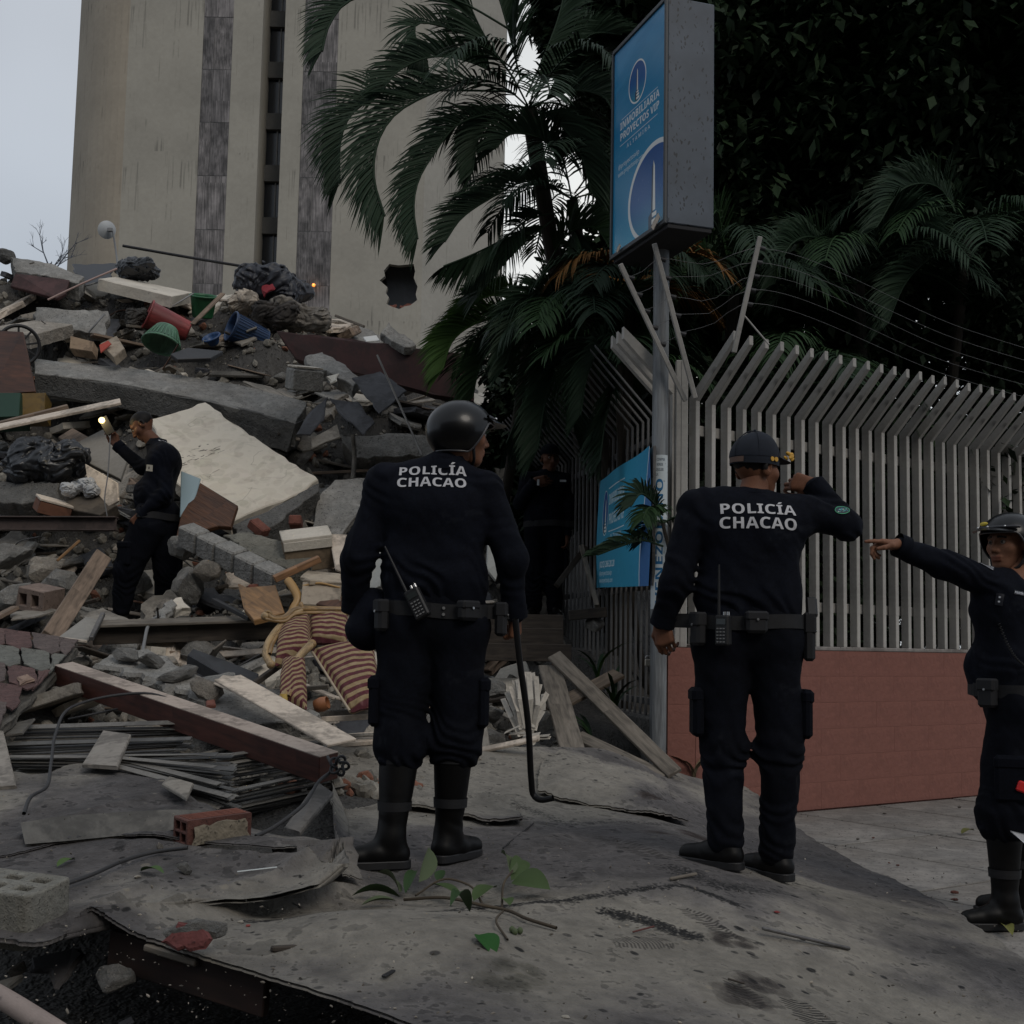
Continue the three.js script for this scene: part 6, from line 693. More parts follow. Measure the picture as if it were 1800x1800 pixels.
{ // hollow clay piece
  const t = thing('hollow_clay_piece', 'broken hollow clay block left of the diagonal plank', 'block', gConc, P(88, 1048, 9.5)); const s = new THREE.Shape([[-0.13, -0.08], [0.12, -0.08], [0.13, 0.07], [-0.1, 0.08]].map((q) => new THREE.Vector2(...q))); for (const x of [-0.06, 0.05]) s.holes.push(new THREE.Path([[x - 0.04, -0.05], [x + 0.035, -0.05], [x + 0.035, 0.045], [x - 0.04, 0.045]].map((q) => new THREE.Vector2(...q)))); part('shell', boxUV(new THREE.ExtrudeGeometry(s, { depth: 0.2, bevelEnabled: true, bevelSize: 0.006, bevelThickness: 0.006, bevelSegments: 1 })), M(0.27, 0.2, 0.165, 0.95, TX.concrete), t); t.rotation.set(0.2, -0.4, -0.05); }
B_('drilled_plank', [180, 978, 9.9], [88, 1122, 8.7], 0.13, 0.06, MT.wood, 'diagonal plank with small holes left of the officer boots', 'plank', V(0.6, 0.55, 0.5));
B_('plank_end', [-25, 1095, 9], [28, 1068, 9.2], 0.08, 0.03, MT.wood, 'short plank end at the left edge above the shingles', 'plank');
B_('yellow_stick', [100, 986, 9.8], [140, 950, 9.9], 0.025, 0.02, MT.woodTan, 'thin yellow stick left of the diagonal plank', 'stick');
S_('torn_felt', [[140, 1080, 9.2], [180, 1068, 9.4], [232, 1090, 9.1], [180, 1094, 8.9], [150, 1092, 8.9]], 0.015, MT.dustySheet, 'torn grey felt in front of the officer boots', 'felt', { jag: 0.015, seg: 0.06 });
S_('torn_felt', [[18, 1076, 9.3], [80, 1066, 9.4], [104, 1072, 9.3], [60, 1084, 9.1], [20, 1088, 9.1]], 0.015, MT.dustySheet, 'torn grey felt below the hollow clay piece', 'felt', { jag: 0.015, seg: 0.06 });
{ const t = thing('window_panel', 'dirty white framed panel at the foot of the diagonal plank', 'panel'), q = PP([[100, 1121, 8.6], [150, 1084, 8.95], [182, 1091, 8.9], [152, 1128, 8.5]]); part('pane', slabGeo(q, 0.02), M(0.33, 0.32, 0.3, 0.7, TX.plaster), t); board('frame_bar', q[1].clone().add(V(0.12, 0.02, 0)), q[3].clone().add(V(0.03, 0.02, 0)), 0.03, 0.03, MT.steel, null, null, null, V(0, 1, 0), t); board('frame_bar', q[0], q[3], 0.02, 0.02, MT.cream, null, null, null, V(0, 1, 0), t); }
{ // shingles
  const t = thing('shingle_roof_piece', 'slab of dark red and grey roof shingles at the left edge', 'roof piece'), q = PP([[-40, 1104, 8.3], [60, 1116, 8.3], [138, 1130, 8.2], [118, 1152, 7.9], [82, 1196, 7.4], [46, 1226, 7.1], [12, 1262, 6.7], [-40, 1300, 6.4]]); part('deck', slabGeo(q.map((p) => p.clone().add(V(0, -0.03, 0))), 0.05, { jag: 0.02, seg: 0.08 }), MT.dustyDark, t); const o = q[0], e1 = q[2].clone().sub(q[0]), e2 = q[7].clone().sub(q[0]), at = (u, v) => o.clone().addScaledVector(e1, u).addScaledVector(e2, v), R = RNG(71), cols = [[0.15, 0.085, 0.078], [0.165, 0.1, 0.09], [0.15, 0.115, 0.105], [0.14, 0.078, 0.072], [0.2, 0.2, 0.175]].map((c) => M(...c, 0.95, TX.concrete, { bumpMap: TX.rough, bumpScale: 0.008 })); const edge = (v) => 1 - 0.95 * Math.max(0, v - 0.02); for (let r = 5; r >= 0; r--) { const v0 = r * 0.18 + rr(-0.012, 0.012, R); for (let c = -1; c < 5; c++) { const u0 = (c + (r % 2) * 0.5) * 0.27 + rr(-0.02, 0.02, R), u1 = u0 + 0.268; if (u1 < 0.02 || u0 > edge(v0 + 0.06) - 0.05) continue; const cl = (u, v) => at(Math.max(0, Math.min(edge(v), u)), v).add(V(0, 0.012 + 0.004 * (8 - r) * 0.2, 0)), m = part('shingle', slabGeo([cl(u0, v0), cl(u1, v0), cl(u1 - 0.01, v0 + 0.16), cl((u0 + u1) / 2 + 0.03, v0 + 0.21), cl(u0 + 0.01, v0 + 0.165)], 0.01, { jag: 0.007, seg: 0.05, seed: r * 9 + c, cham: 0.002 }), r === 1 ? cols[4] : pick(cols.slice(0, 4), R), t); m.position.y = 0.002 * ((r + c) % 3); } } }
S_('tile_shard', [[27, 1190, 7.3], [48, 1184, 7.35], [64, 1192, 7.3], [36, 1200, 7.2]], 0.02, M(0.38, 0.26, 0.2, 0.9, TX.concrete), 'pinkish tile shard lying on the shingles', 'tile', J1);
// timbers
B_('dark_timber', [165, 1113, 8.9], [495, 1103, 9.1], 0.12, 0.15, MT.woodDark, 'long dark timber crossing in front of the officer boots', 'timber', V(0, 1, 0.1)); B_('lit_timber_top', [172, 1097, 8.85], [490, 1087, 9.05], 0.15, 0.02, MT.woodGrey, 'top of the long dark timber painted in a lit grey tone', 'board', V(0, 1, 0.25));  // lit top and shaded front of one timber, painted as two tones
{ const a = P(112, 1186, 7.7), b = P(578, 1350, 6.2), t = thing('red_beam', 'long dusty topped reddish brown beam running down to the sheet edge', 'beam', gWood), up = V(0.1, 1, 0.3); board('timber', a, b, 0.12, 0.13, M(0.12, 0.038, 0.027, 0.7, TX.wood), null, null, null, up, t); const k = board('dusty_face', a, b, 0.118, 0.006, M(0.42, 0.36, 0.32, 0.95, TX.dust), 'top face caked with pale dust', null, null, up, t), yy = V(0, 1, 0).applyQuaternion(k.quaternion); k.position.addScaledVector(yy, 0.066); }
S_('plaster_chunk', [[160, 1168, 7.9], [185, 1150, 8.1], [232, 1138, 8.2], [270, 1142, 8.2], [330, 1172, 7.9], [383, 1206, 7.6], [372, 1228, 7.45], [330, 1222, 7.5], [250, 1190, 7.7]], 0.1, MT.concrete, 'long crumbling masonry slab above the red beam', 'slab', { jag: 0.04, seg: 0.05, cham: 0.02 }, gConc);
[[222, 1152, 7.95, 0.15, 0.055, 0.1, 31, 'crumbled mortar lump on the left of the long masonry slab'], [266, 1160, 7.9, 0.16, 0.07, 0.1, 32, 'jagged mortar lump on the middle of the masonry slab'], [312, 1186, 7.7, 0.15, 0.055, 0.1, 33, 'mortar lump on the right half of the masonry slab'], [360, 1214, 7.5, 0.13, 0.06, 0.1, 34, 'rounded brown mortar end of the masonry slab']].forEach((a) => L_(...a.slice(0, 7), a[6] === 34 ? MT.concreteWarm : MT.concrete, a[7], gConc, 'mortar_lump'));
S_('grey_slab', [[330, 1240, 7.5], [345, 1192, 7.9], [400, 1180, 8], [520, 1225, 7.5], [565, 1252, 7.2], [540, 1268, 7.1], [480, 1270, 7.1], [420, 1276, 7.1], [360, 1264, 7.3]], 0.09, MT.concrete, 'flat grey slab with a crumbled front edge before the armchair', 'slab', { jag: 0.03, seg: 0.06 }, gConc);
B_('cream_board', [400, 1192, 7.35], [602, 1306, 6.5], 0.17, 0.016, MT.cream, 'clean cream board sloping down to the sheet corner', 'board', V(0.1, 1, 0.35));
S_('folded_cream', [[375, 1200, 7.5], [392, 1186, 7.6], [430, 1190, 7.5], [440, 1215, 7.3], [420, 1218, 7.25]], 0.012, MT.cream, 'cream board offcut folded behind the cream board', 'board');
B_('dark_batten', [447, 1202, 7.6], [512, 1155, 7.8], 0.04, 0.03, MT.woodDark, 'dark slat leaning on the armchair', 'slat');
S_('dark_case', [[330, 1150, 8.3], [340, 1140, 8.5], [395, 1160, 8.3], [455, 1184, 8.1], [450, 1200, 7.9], [390, 1185, 8]], 0.08, M(0.025, 0.027, 0.032, 0.6, TX.dust), 'dark metal case lying left of the armchair', 'case');
S_('brick_bit', [[362, 1231, 7.2], [378, 1229, 7.25], [380, 1238, 7.15], [363, 1240, 7.1]], 0.02, MT.brick, 'small red brick chip on the flat grey slab', 'brick');
for (const [y, d, c, l] of [[1252, 7.5, MT.dustyDark, 'dark aluminium rail under the armchair seat'], [1262, 7.35, MT.cream, 'cream rail below the armchair seat']]) B_('rail', [560, y + 3, d], [672, y - 4, d + 0.1], 0.05, 0.03, c, l, 'rail');
{ const m = one('clay_pot', new THREE.LatheGeometry([[0.001, -0.04], [0.035, -0.04], [0.042, 0], [0.036, 0.035], [0.03, 0.035], [0.035, 0], [0.001, -0.03]].map((q) => new THREE.Vector2(...q)), 24), M(0.3, 0.12, 0.05, 0.5), 'small orange clay pot lying under the armchair', 'pot'); m.position.copy(P(566, 1238, 7.3)); m.rotation.set(0.6, 0, -1.2); }
// tumbled block wall: blocks as parts
{ const t = thing('block_wall_piece', 'toppled row of grey concrete blocks right of the officer', 'wall fragment', gConc), a = P(325, 938, 10.1), b = P(492, 1024, 9.5), R = RNG(17), n = 5; const dir = b.clone().sub(a).divideScalar(n), up = V(0.25, 0.8, 0.55); for (let i = 0; i < n; i++) { const p = a.clone().addScaledVector(dir, i + 0.03), q = a.clone().addScaledVector(dir, i + 0.97); const m = board('block', p, q, 0.15, 0.17, MT.concrete, null, null, null, up, t, 0.012); m.rotateX(rr(-0.03, 0.03, R)); m.position.add(V(0, rr(-0.008, 0.008, R), 0)); } board('mortar_bed', a, b, 0.13, 0.14, MT.concreteDark, null, null, null, up, t); }
S_('mossy_beam', [[392, 940, 10.1], [438, 934, 10.2], [500, 952, 10], [550, 976, 9.8], [548, 998, 9.6], [505, 1000, 9.6], [440, 972, 9.8]], 0.18, M(0.21, 0.2, 0.165, 0.95, TX.concrete, { bumpMap: TX.rough, bumpScale: 0.012 }), 'greenish concrete piece behind the toppled block row', 'beam', J1, gConc);
for (const [x, y, d, l] of [[455, 928, 10.3, 'red clay brick bit above the greenish concrete piece'], [520, 918, 10.5, 'red clay brick bit left of the white carton'], [445, 1040, 9.6, 'red clay brick bit at the end of the block row']]) { const m = one('brick_bit', chamfer(0.16, 0.1, 0.08, 0.01), MT.brick, l, 'brick', gConc); m.position.copy(P(x, y, d)); m.rotation.set(0.3, x, 0.5); }
{ const t = thing('white_carton', 'dusty white topped carton left of the helmeted officer', 'carton', null, P(540, 968, 9.9)); part('box', boxUV(chamfer(0.36, 0.3, 0.24, 0.006).clone()), M(0.2, 0.15, 0.1, 0.9, TX.dust), t); const l = part('lid', chamfer(0.37, 0.31, 0.025, 0.005), MT.plasterWhite, t); l.position.y = 0.13; const f = part('flap', chamfer(0.36, 0.012, 0.07, 0.003), MT.plasterWhite, t); f.position.set(0, 0.085, 0.158); t.rotation.set(0.32, 0.25, 0.08); }
S_('pale_board', [[578, 938, 9.9], [618, 940, 9.9], [612, 1010, 9.6], [590, 1000, 9.6]], 0.02, MT.cream, 'upright pale board behind the helmeted officer arm', 'board'); S_('pale_board', [[648, 960, 9.6], [676, 965, 9.6], [668, 1030, 9.4], [646, 1040, 9.4]], 0.02, M(0.42, 0.44, 0.44, 0.8, TX.plaster), 'pale board in the gap under the officer arm', 'board'); S_('pale_board', [[858, 955, 9.8], [880, 990, 9.7], [872, 1020, 9.6], [856, 1000, 9.6]], 0.02, M(0.42, 0.44, 0.44, 0.8, TX.plaster), 'pale board right of the officer waist', 'board');
// furniture
S_('tan_drawer', [[418, 1026, 9], [434, 1032, 8.9], [484, 1028, 8.9], [500, 1076, 8.6], [446, 1090, 8.5], [428, 1068, 8.7]], 0.04, MT.woodTan, 'tan veneered drawer front behind the armchair', 'drawer');
B_('orange_plank', [482, 1018, 9.1], [562, 982, 9.2], 0.06, 0.045, M(0.48, 0.26, 0.13, 0.7, TX.wood), 'bright orange wooden plank end above the armchair', 'plank', V(-0.3, 1, 0.4));
{ const t = thing('carved_table', 'carved pale table corner with a curved leg behind the armchair', 'table'), cream = M(0.42, 0.36, 0.28, 0.6, TX.dust), g = M(0.4, 0.24, 0.09, 0.45); part('top', slabGeo(PP([[528, 1012, 9], [540, 1002, 9.2], [600, 1008, 9.1], [606, 1024, 8.9], [545, 1020, 8.8]]), 0.03, { jag: 0.008, seg: 0.05 }), cream, t); part('apron', slabGeo(PP([[532, 1022, 8.85], [600, 1028, 8.85], [598, 1066, 8.7], [528, 1062, 8.7]]), 0.03), M(0.34, 0.29, 0.23, 0.7, TX.dust), t); for (const y of [1030, 1040]) part('carved_moulding', tubeGeo(PP([[532, y, 8.83], [560, y - 5, 8.83], [598, y + 3, 8.83]]), 0.008, 14, 6), g, t); part('curved_leg', tubeGeo(PP([[506, 1020, 8.9], [516, 1034, 8.85], [524, 1054, 8.8], [514, 1076, 8.75], [522, 1092, 8.7]]), 0.03, 20, 8), g, t); }
S_('brown_offcut', [[556, 1060, 8.7], [590, 1035, 8.9], [606, 1056, 8.8], [600, 1072, 8.6]], 0.03, M(0.16, 0.075, 0.045, 0.7, TX.wood), 'triangular brown offcut above the armchair back', 'offcut');
B_('black_strip', [376, 1055, 9.2], [440, 1088, 8.8], 0.04, 0.03, MT.black, 'black strip left of the tan drawer front', 'strip');
{ // ornate armchair on its back
  const t = thing('striped_armchair', 'overturned gilded armchair with maroon and cream striped upholstery', 'armchair', null, P(560, 1180, 7.9)), o = t.position, L = (px, py, d) => P(px, py, d).sub(o);
  const stripe = print(256, 512, (k, W, H) => { for (let i = 0; i < 16; i++) { k.fillStyle = i % 2 ? '#54222a' : '#94805f'; k.fillRect(0, i * H / 16, W, H / 16 + 1); k.fillStyle = 'rgba(90,60,40,0.6)'; k.fillRect(0, i * H / 16, W, 3); } const R = RNG(6); for (let i = 0; i < 500; i++) { k.fillStyle = `rgba(${R() < 0.5 ? '200,190,170' : '40,30,25'},0.06)`; k.beginPath(); k.ellipse(R() * W, R() * H, rr(4, 26, R), rr(3, 14, R), R() * 3, 0, 7); k.fill(); } }); stripe.wrapS = stripe.wrapT = THREE.RepeatWrapping;
  const fab = new THREE.MeshStandardMaterial({ map: stripe, roughness: 0.9, side: THREE.DoubleSide, bumpMap: TX.weave, bumpScale: 0.001 }), gold2 = M(0.34, 0.22, 0.1, 0.45, TX.dust), gold3 = M(0.42, 0.3, 0.16, 0.5, TX.dust);
  // a stuffed panel between four corners, swelling towards the viewer, stripes along u
  const pad = (c, th, bulge, rep, tilt = 0) => { const N = 20, pos = [], uv = [], [a, b, d, e] = c, n = b.clone().sub(a).cross(e.clone().sub(a)).normalize(); if (n.z < 0) n.negate(); const at = (u, v, s) => a.clone().lerp(b, u).lerp(e.clone().lerp(d, u), v).addScaledVector(n, s * (th / 2) * Math.pow(Math.max(0, (1 - (2 * u - 1) ** 6) * (1 - (2 * v - 1) ** 6)), 0.3) + (s > 0 ? bulge * Math.sin(u * 3.14) * Math.sin(v * 3.14) : 0) + 0.012 * N3(u * 4, v * 4, th * 30)); for (const s of [1, -1]) for (let i = 0; i < N; i++) for (let j = 0; j < N; j++) for (const [x, y] of [[i, j], [i + 1, j], [i + 1, j + 1], [i, j], [i + 1, j + 1], [i, j + 1]]) { const p = at(x / N, y / N, s); pos.push(p.x, p.y, p.z); uv.push(x / N, (y / N + tilt * x / N) * rep); } let g = fromTris(pos, uv); g.deleteAttribute('normal'); g = mergeVertices(g, 1e-5); g.computeVertexNormals(); return g; };
  part('seat_cushion', pad([L(548, 1142, 7.75), L(655, 1126, 7.85), L(672, 1238, 7.3), L(615, 1252, 7.25)], 0.1, 0.028, 1.4, 0.05), fab, t); part('back_pad', pad([L(542, 1082, 8.1), L(612, 1078, 8.15), L(610, 1132, 7.9), L(546, 1128, 7.9)], 0.08, 0.015, 0.8, -0.05), fab, t); part('wing_pad', pad([L(492, 1104, 7.95), L(544, 1082, 8.05), L(546, 1140, 7.75), L(482, 1172, 7.6)], 0.09, 0.03, 1.3, -0.25), fab, t); part('arm_pad', pad([L(498, 1160, 7.6), L(536, 1158, 7.55), L(540, 1248, 7.2), L(492, 1228, 7.25)], 0.08, 0.02, 1.2, 0.5), fab, t);
  part('top_rail', tubeGeo([L(466, 1083, 7.9), L(470, 1076, 7.92), L(478, 1086, 7.9), L(500, 1086, 7.95), L(515, 1074, 8), L(530, 1070, 8.02), L(560, 1071, 8.1), L(612, 1072, 8.15)], 0.02, 60, 8), gold2, t, 'gilded carved scroll rail'); part('scroll_end', new THREE.TorusGeometry(0.02, 0.01, 8, 18), gold2, t).position.copy(L(471, 1081, 7.9)); part('wing_frame', tubeGeo([L(530, 1072, 8.02), L(500, 1094, 7.95), L(475, 1124, 7.8), L(467, 1150, 7.65), L(476, 1168, 7.58)], 0.022, 40, 8), gold3, t, 'gilded moulding round the wing'); part('crest', new THREE.SphereGeometry(0.025, 10, 8).scale(0.7, 1.5, 0.7), gold2, t).position.copy(L(529, 1068, 8.02)); part('arm_frame', tubeGeo([L(548, 1132, 7.7), L(530, 1150, 7.6), L(518, 1168, 7.5), L(512, 1195, 7.4), L(500, 1222, 7.25), L(496, 1228, 7.2)], 0.024, 40, 8), gold3, t, 'curved gilded arm'); part('arm_knuckle', new THREE.SphereGeometry(0.028, 12, 8), gold2, t).position.copy(L(548, 1132, 7.7)); part('arm_foot', new THREE.CylinderGeometry(0.02, 0.026, 0.04, 10), M(0.5, 0.34, 0.08, 0.35), t).position.copy(L(498, 1226, 7.2)); for (const [pts, r, nm] of [[[[466, 1088, 7.88], [500, 1092, 7.92], [518, 1080, 7.97], [560, 1077, 8.06], [612, 1079, 8.1]], 0.011, 'rail_moulding'], [[[524, 1080, 8.0], [498, 1103, 7.9], [481, 1128, 7.77], [474, 1150, 7.62]], 0.012, 'wing_moulding'], [[[540, 1140, 7.66], [522, 1160, 7.54], [519, 1196, 7.36], [507, 1224, 7.22]], 0.012, 'arm_moulding']]) part(nm, tubeGeo(pts.map((q) => L(...q)), r, 30, 6), gold2, t); for (const q of [[476, 1168, 7.58], [466, 1083, 7.9], [612, 1072, 8.15], [496, 1228, 7.2]]) part('finial', new THREE.SphereGeometry(0.026, 12, 8), gold3, t).position.copy(L(...q)); part('seat_piping', tubeGeo([L(549, 1146, 7.71), L(580, 1195, 7.45), L(615, 1250, 7.2)], 0.008, 20, 6), M(0.4, 0.33, 0.24, 0.8), t);
}
// stacked blinds
function blinds(label, rows, w, mats, seed) { const t = thing('slat_blind', label, 'blind'), R = RNG(seed); rows.forEach(([a, b, n, step]) => { for (let i = 0; i < n; i++) { const A = P(...a).add(V(rr(-0.05, 0.05, R), -step * i, -0.012 * i)), B = P(...b).add(V(rr(-0.05, 0.05, R), -step * i + rr(-0.01, 0.01, R), -0.012 * i)); board('slat', A, B, w, 0.004, pick(mats, R), null, null, null, V(rr(-0.1, 0.1, R), 1, rr(0.1, 0.6, R)), t, 0.001); } }); }
const slatM = [M(0.17, 0.165, 0.155, 0.6, TX.dust), M(0.24, 0.23, 0.21, 0.6, TX.dust), M(0.1, 0.1, 0.098, 0.6, TX.dust)];
blinds('collapsed stack of long metal blind slats at the left', [[[30, 1278, 7], [330, 1272, 6.9], 8, 0.017], [[20, 1308, 6.7], [320, 1296, 6.6], 8, 0.015], [[10, 1330, 6.5], [210, 1332, 6.3], 8, 0.011]], 0.04, slatM, 4);
blinds('fanned bundle of metal blind slats beside the grey board', [[[212, 1328, 6.3], [395, 1324, 6.1], 11, 0.011], [[215, 1332, 6.22], [395, 1352, 5.95], 10, 0.009], [[215, 1338, 6.2], [396, 1380, 5.8], 10, 0.008], [[215, 1345, 6.15], [398, 1402, 5.7], 8, 0.01]], 0.035, slatM, 5);
blinds('dark louvre slats in the shadow under the red beam', [[[395, 1330, 6.4], [590, 1300, 6.9], 12, 0.016], [[400, 1390, 6.0], [590, 1350, 6.5], 14, 0.014]], 0.04, slatM, 6);
S_('grey_board', [[144, 1342, 6.1], [180, 1284, 6.7], [230, 1290, 6.6], [206, 1346, 6.0]], 0.02, M(0.27, 0.255, 0.235, 0.9, TX.dust), 'grey board standing across the blind slats', 'board'); S_('grey_board', [[284, 1376, 5.7], [298, 1364, 5.8], [341, 1376, 5.7], [328, 1402, 5.4]], 0.015, MT.dustySheet, 'small grey tile at the lower end of the blind slats', 'tile'); S_('grey_board', [[500, 1452, 5.3], [556, 1374, 5.9], [586, 1392, 5.8], [528, 1462, 5.2]], 0.02, M(0.15, 0.145, 0.14, 0.9, TX.dust), 'dark grey board leaning below the red beam end', 'board'); S_('grey_board', [[-30, 1282, 6.6], [6, 1284, 6.6], [29, 1380, 5.8], [-30, 1384, 5.8]], 0.02, M(0.3, 0.28, 0.255, 0.9, TX.dust), 'pale board at the left edge below the shingles', 'board'); S_('grey_board', [[5, 1275, 6.9], [62, 1262, 7], [40, 1288, 6.7], [8, 1292, 6.7]], 0.01, MT.dustyDark, 'dark tray corner under the shingles', 'tray');
{ const top = PP([[36, 1446, 4.95], [110, 1434, 5], [200, 1428, 5.02], [300, 1423, 5.05], [368, 1424, 5.05]]), bot = PP([[44, 1484, 4.62], [120, 1478, 4.66], [200, 1470, 4.7], [290, 1462, 4.75], [372, 1444, 4.85]]), pos = [], uv = [], n = 4; for (let i = 0; i < n; i++) for (const [u, v] of [[i, 0], [i + 1, 0], [i + 1, 1], [i, 0], [i + 1, 1], [i, 1]]) { const p = (v ? top : bot)[u]; pos.push(p.x, p.y, p.z); uv.push(u * 0.17, v * 0.1); } const g = fromTris(pos, uv), gb = g.clone().translate(0, -0.006, -0.004); settle(one('bent_metal_strip', merge([g, gb]), MT.dustyDark, 'long bent grey metal strip behind the hollow clay brick', 'metal strip')); }
// hollow clay brick
{ const d = 4.66, a = P(318, 1462, d), b = P(428, 1447, d + 0.17), t = thing('hollow_clay_brick', 'red hollow clay brick with four square holes on the sheet', 'brick', null, a), dir = b.clone().sub(a), len = dir.length(); t.quaternion.setFromRotationMatrix(new THREE.Matrix4().lookAt(V(), dir.clone().negate().negate(), V(0.1, 1, 0))); const s = new THREE.Shape([[-0.05, -0.045], [0.05, -0.045], [0.05, 0.045], [-0.05, 0.045]].map((q) => new THREE.Vector2(...q))); for (const x of [-0.022, 0.022]) for (const y of [-0.02, 0.02]) s.holes.push(new THREE.Path([[x - 0.0195, y - 0.0175], [x + 0.0195, y - 0.0175], [x + 0.0195, y + 0.0175], [x - 0.0195, y + 0.0175]].map((q) => new THREE.Vector2(...q)))); const g = new THREE.ExtrudeGeometry(s, { depth: len, bevelEnabled: true, bevelSize: 0.003, bevelThickness: 0.003, bevelSegments: 1 }); g.translate(0, 0, -len); part('shell', boxUV(g, 2), M(0.16, 0.065, 0.05, 0.9, TX.concrete, { bumpMap: TX.rough, bumpScale: 0.003 }), t); for (const x of [-0.03, -0.01, 0.01, 0.03]) { const r = part('ridge', chamfer(0.008, len - 0.02, 0.004, 0.001), MT.brick, t); r.position.set(x, 0.049, -len / 2); } for (const sd of [-1, 1]) { const m = part('mortar_patch', slabGeo([V(sd * 0.06, -0.042, -0.01), V(sd * 0.06, 0.03, -0.015), V(sd * 0.06, 0.036, -len + 0.03), V(sd * 0.06, -0.04, -len + 0.01)].map((v) => v.add(V(0, 0, 0))), 0.008, { jag: 0.008, seg: 0.03 }), M(0.3, 0.255, 0.19, 0.95, TX.concrete, { bumpMap: TX.rough, bumpScale: 0.008 }), t); } }
// hollow concrete block
{ const t = thing('concrete_block', 'hollow grey concrete block with open cells at the left edge', 'block', null, P(44, 1590, 3.86)), w = 0.3, dp = 0.2, h = 0.15, s = new THREE.Shape(); s.moveTo(-w / 2, -dp / 2); s.lineTo(w / 2 - 0.03, -dp / 2); s.quadraticCurveTo(w / 2, -dp / 2, w / 2, -dp / 2 + 0.03); s.lineTo(w / 2, dp / 2 - 0.02); s.quadraticCurveTo(w / 2, dp / 2, w / 2 - 0.02, dp / 2); s.lineTo(-w / 2, dp / 2); for (const x of [-0.095, 0.0, 0.092]) for (const y of [-0.04, 0.042]) { const a = 0.034, b = 0.027; s.holes.push(new THREE.Path([[x - a, y - b], [x + a, y - b], [x + a, y + b], [x - a, y + b]].map((q) => new THREE.Vector2(...q)))); } const g = new THREE.ExtrudeGeometry(s, { depth: h, bevelEnabled: true, bevelSize: 0.006, bevelThickness: 0.006, bevelSegments: 2, steps: 3 }); g.rotateX(-Math.PI / 2); g.translate(0, -h / 2, 0); const p = g.attributes.position; for (let i = 0; i < p.count; i++) { const n = fbm(p.getX(i) * 18, p.getY(i) * 18, p.getZ(i) * 18, 2) * 0.006; p.setXYZ(i, p.getX(i) + n, p.getY(i) + n * 0.5, p.getZ(i) + n); } part('shell', boxUV(g, 2.2), M(0.27, 0.26, 0.225, 0.97, TX.concrete, { bumpMap: TX.rough, bumpScale: 0.004 }), t); t.position.add(V(-0.06, -0.01, 0)); t.rotation.set(0.1, -0.28, -0.02); }
{ const p = P(352, 1640, 3.6), t = thing('red_plaster_chunk', 'chunk of mortar with peeling red paint on the sheet edge', 'rubble', null, p); const a = part('mortar', lumpGeo(52, 4, 0.06), MT.concrete, t); a.scale.set(0.105, 0.045, 0.06); const b = part('red_skin', slabGeo([V(-0.1, -0.02, 0.035), V(-0.06, 0.034, 0.02), V(0.0, 0.036, 0.03), V(0.045, 0.0, 0.062), V(0.03, -0.025, 0.065), V(-0.05, -0.035, 0.055)], 0.012, { jag: 0.006, seg: 0.02, warp: 1 }), M(0.2, 0.06, 0.055, 0.9, TX.concrete, { bumpMap: TX.rough, bumpScale: 0.006 }), t, 'flaking red painted face'); }
L_(202, 1722, 3.72, 0.085, 0.06, 0.075, 55, MT.concrete, 'pale grey concrete lump on the road below the sheet edge', null, 'concrete_lump', 4); L_(30, 1706, 3.85, 0.036, 0.026, 0.03, 57, MT.concreteWarm, 'small tan stone on the road at the left', null); L_(325, 1526, 4.3, 0.034, 0.026, 0.03, 58, MT.concrete, 'small rough pebble on the sheet behind the red chunk', null); L_(281, 1489, 4.55, 0.018, 0.02, 0.018, 59, MT.concreteWarm, 'tiny mortar crumb in front of the hollow clay brick', null);
S_('dark_board', [[53, 1684, 3.95], [130, 1664, 4], [152, 1672, 3.95], [100, 1735, 3.75]], 0.015, M(0.06, 0.058, 0.062, 0.85, TX.dust), 'dark triangular board lying under the raised sheet edge', 'board', J1); S_('dark_board', [[-30, 1735, 3.6], [0, 1718, 3.7], [42, 1712, 3.75], [14, 1745, 3.6]], 0.02, M(0.1, 0.098, 0.09, 0.9, TX.dust), 'grey board offcut at the lower left edge', 'board', J1); S_('dark_board', [[205, 1798, 3.5], [232, 1785, 3.55], [236, 1792, 3.5], [212, 1806, 3.45]], 0.008, MT.black, 'black chip at the bottom edge', 'chip');
one('white_pipe', tubeGeo(PP([[-60, 1718, 3.5], [20, 1764, 3.32], [140, 1840, 3.1]]), 0.027, 20, 16), M(0.42, 0.34, 0.31, 0.6, TX.plaster), 'thick dusty white pipe at the lower left corner', 'pipe');
B_('support_timber', [196, 1666, 3.82], [470, 1752, 3.55], 0.03, 0.11, M(0.035, 0.016, 0.012, 0.8, TX.wood), 'reddish timber standing on edge under the sheet', 'timber', V(0, 1, 0.05)); B_('support_timber', [262, 1662, 3.72], [354, 1690, 3.66], 0.06, 0.02, MT.woodGrey, 'grey batten end showing under the sheet edge', 'timber');  // reddish timber colour is darkened to carry the shade of the gap
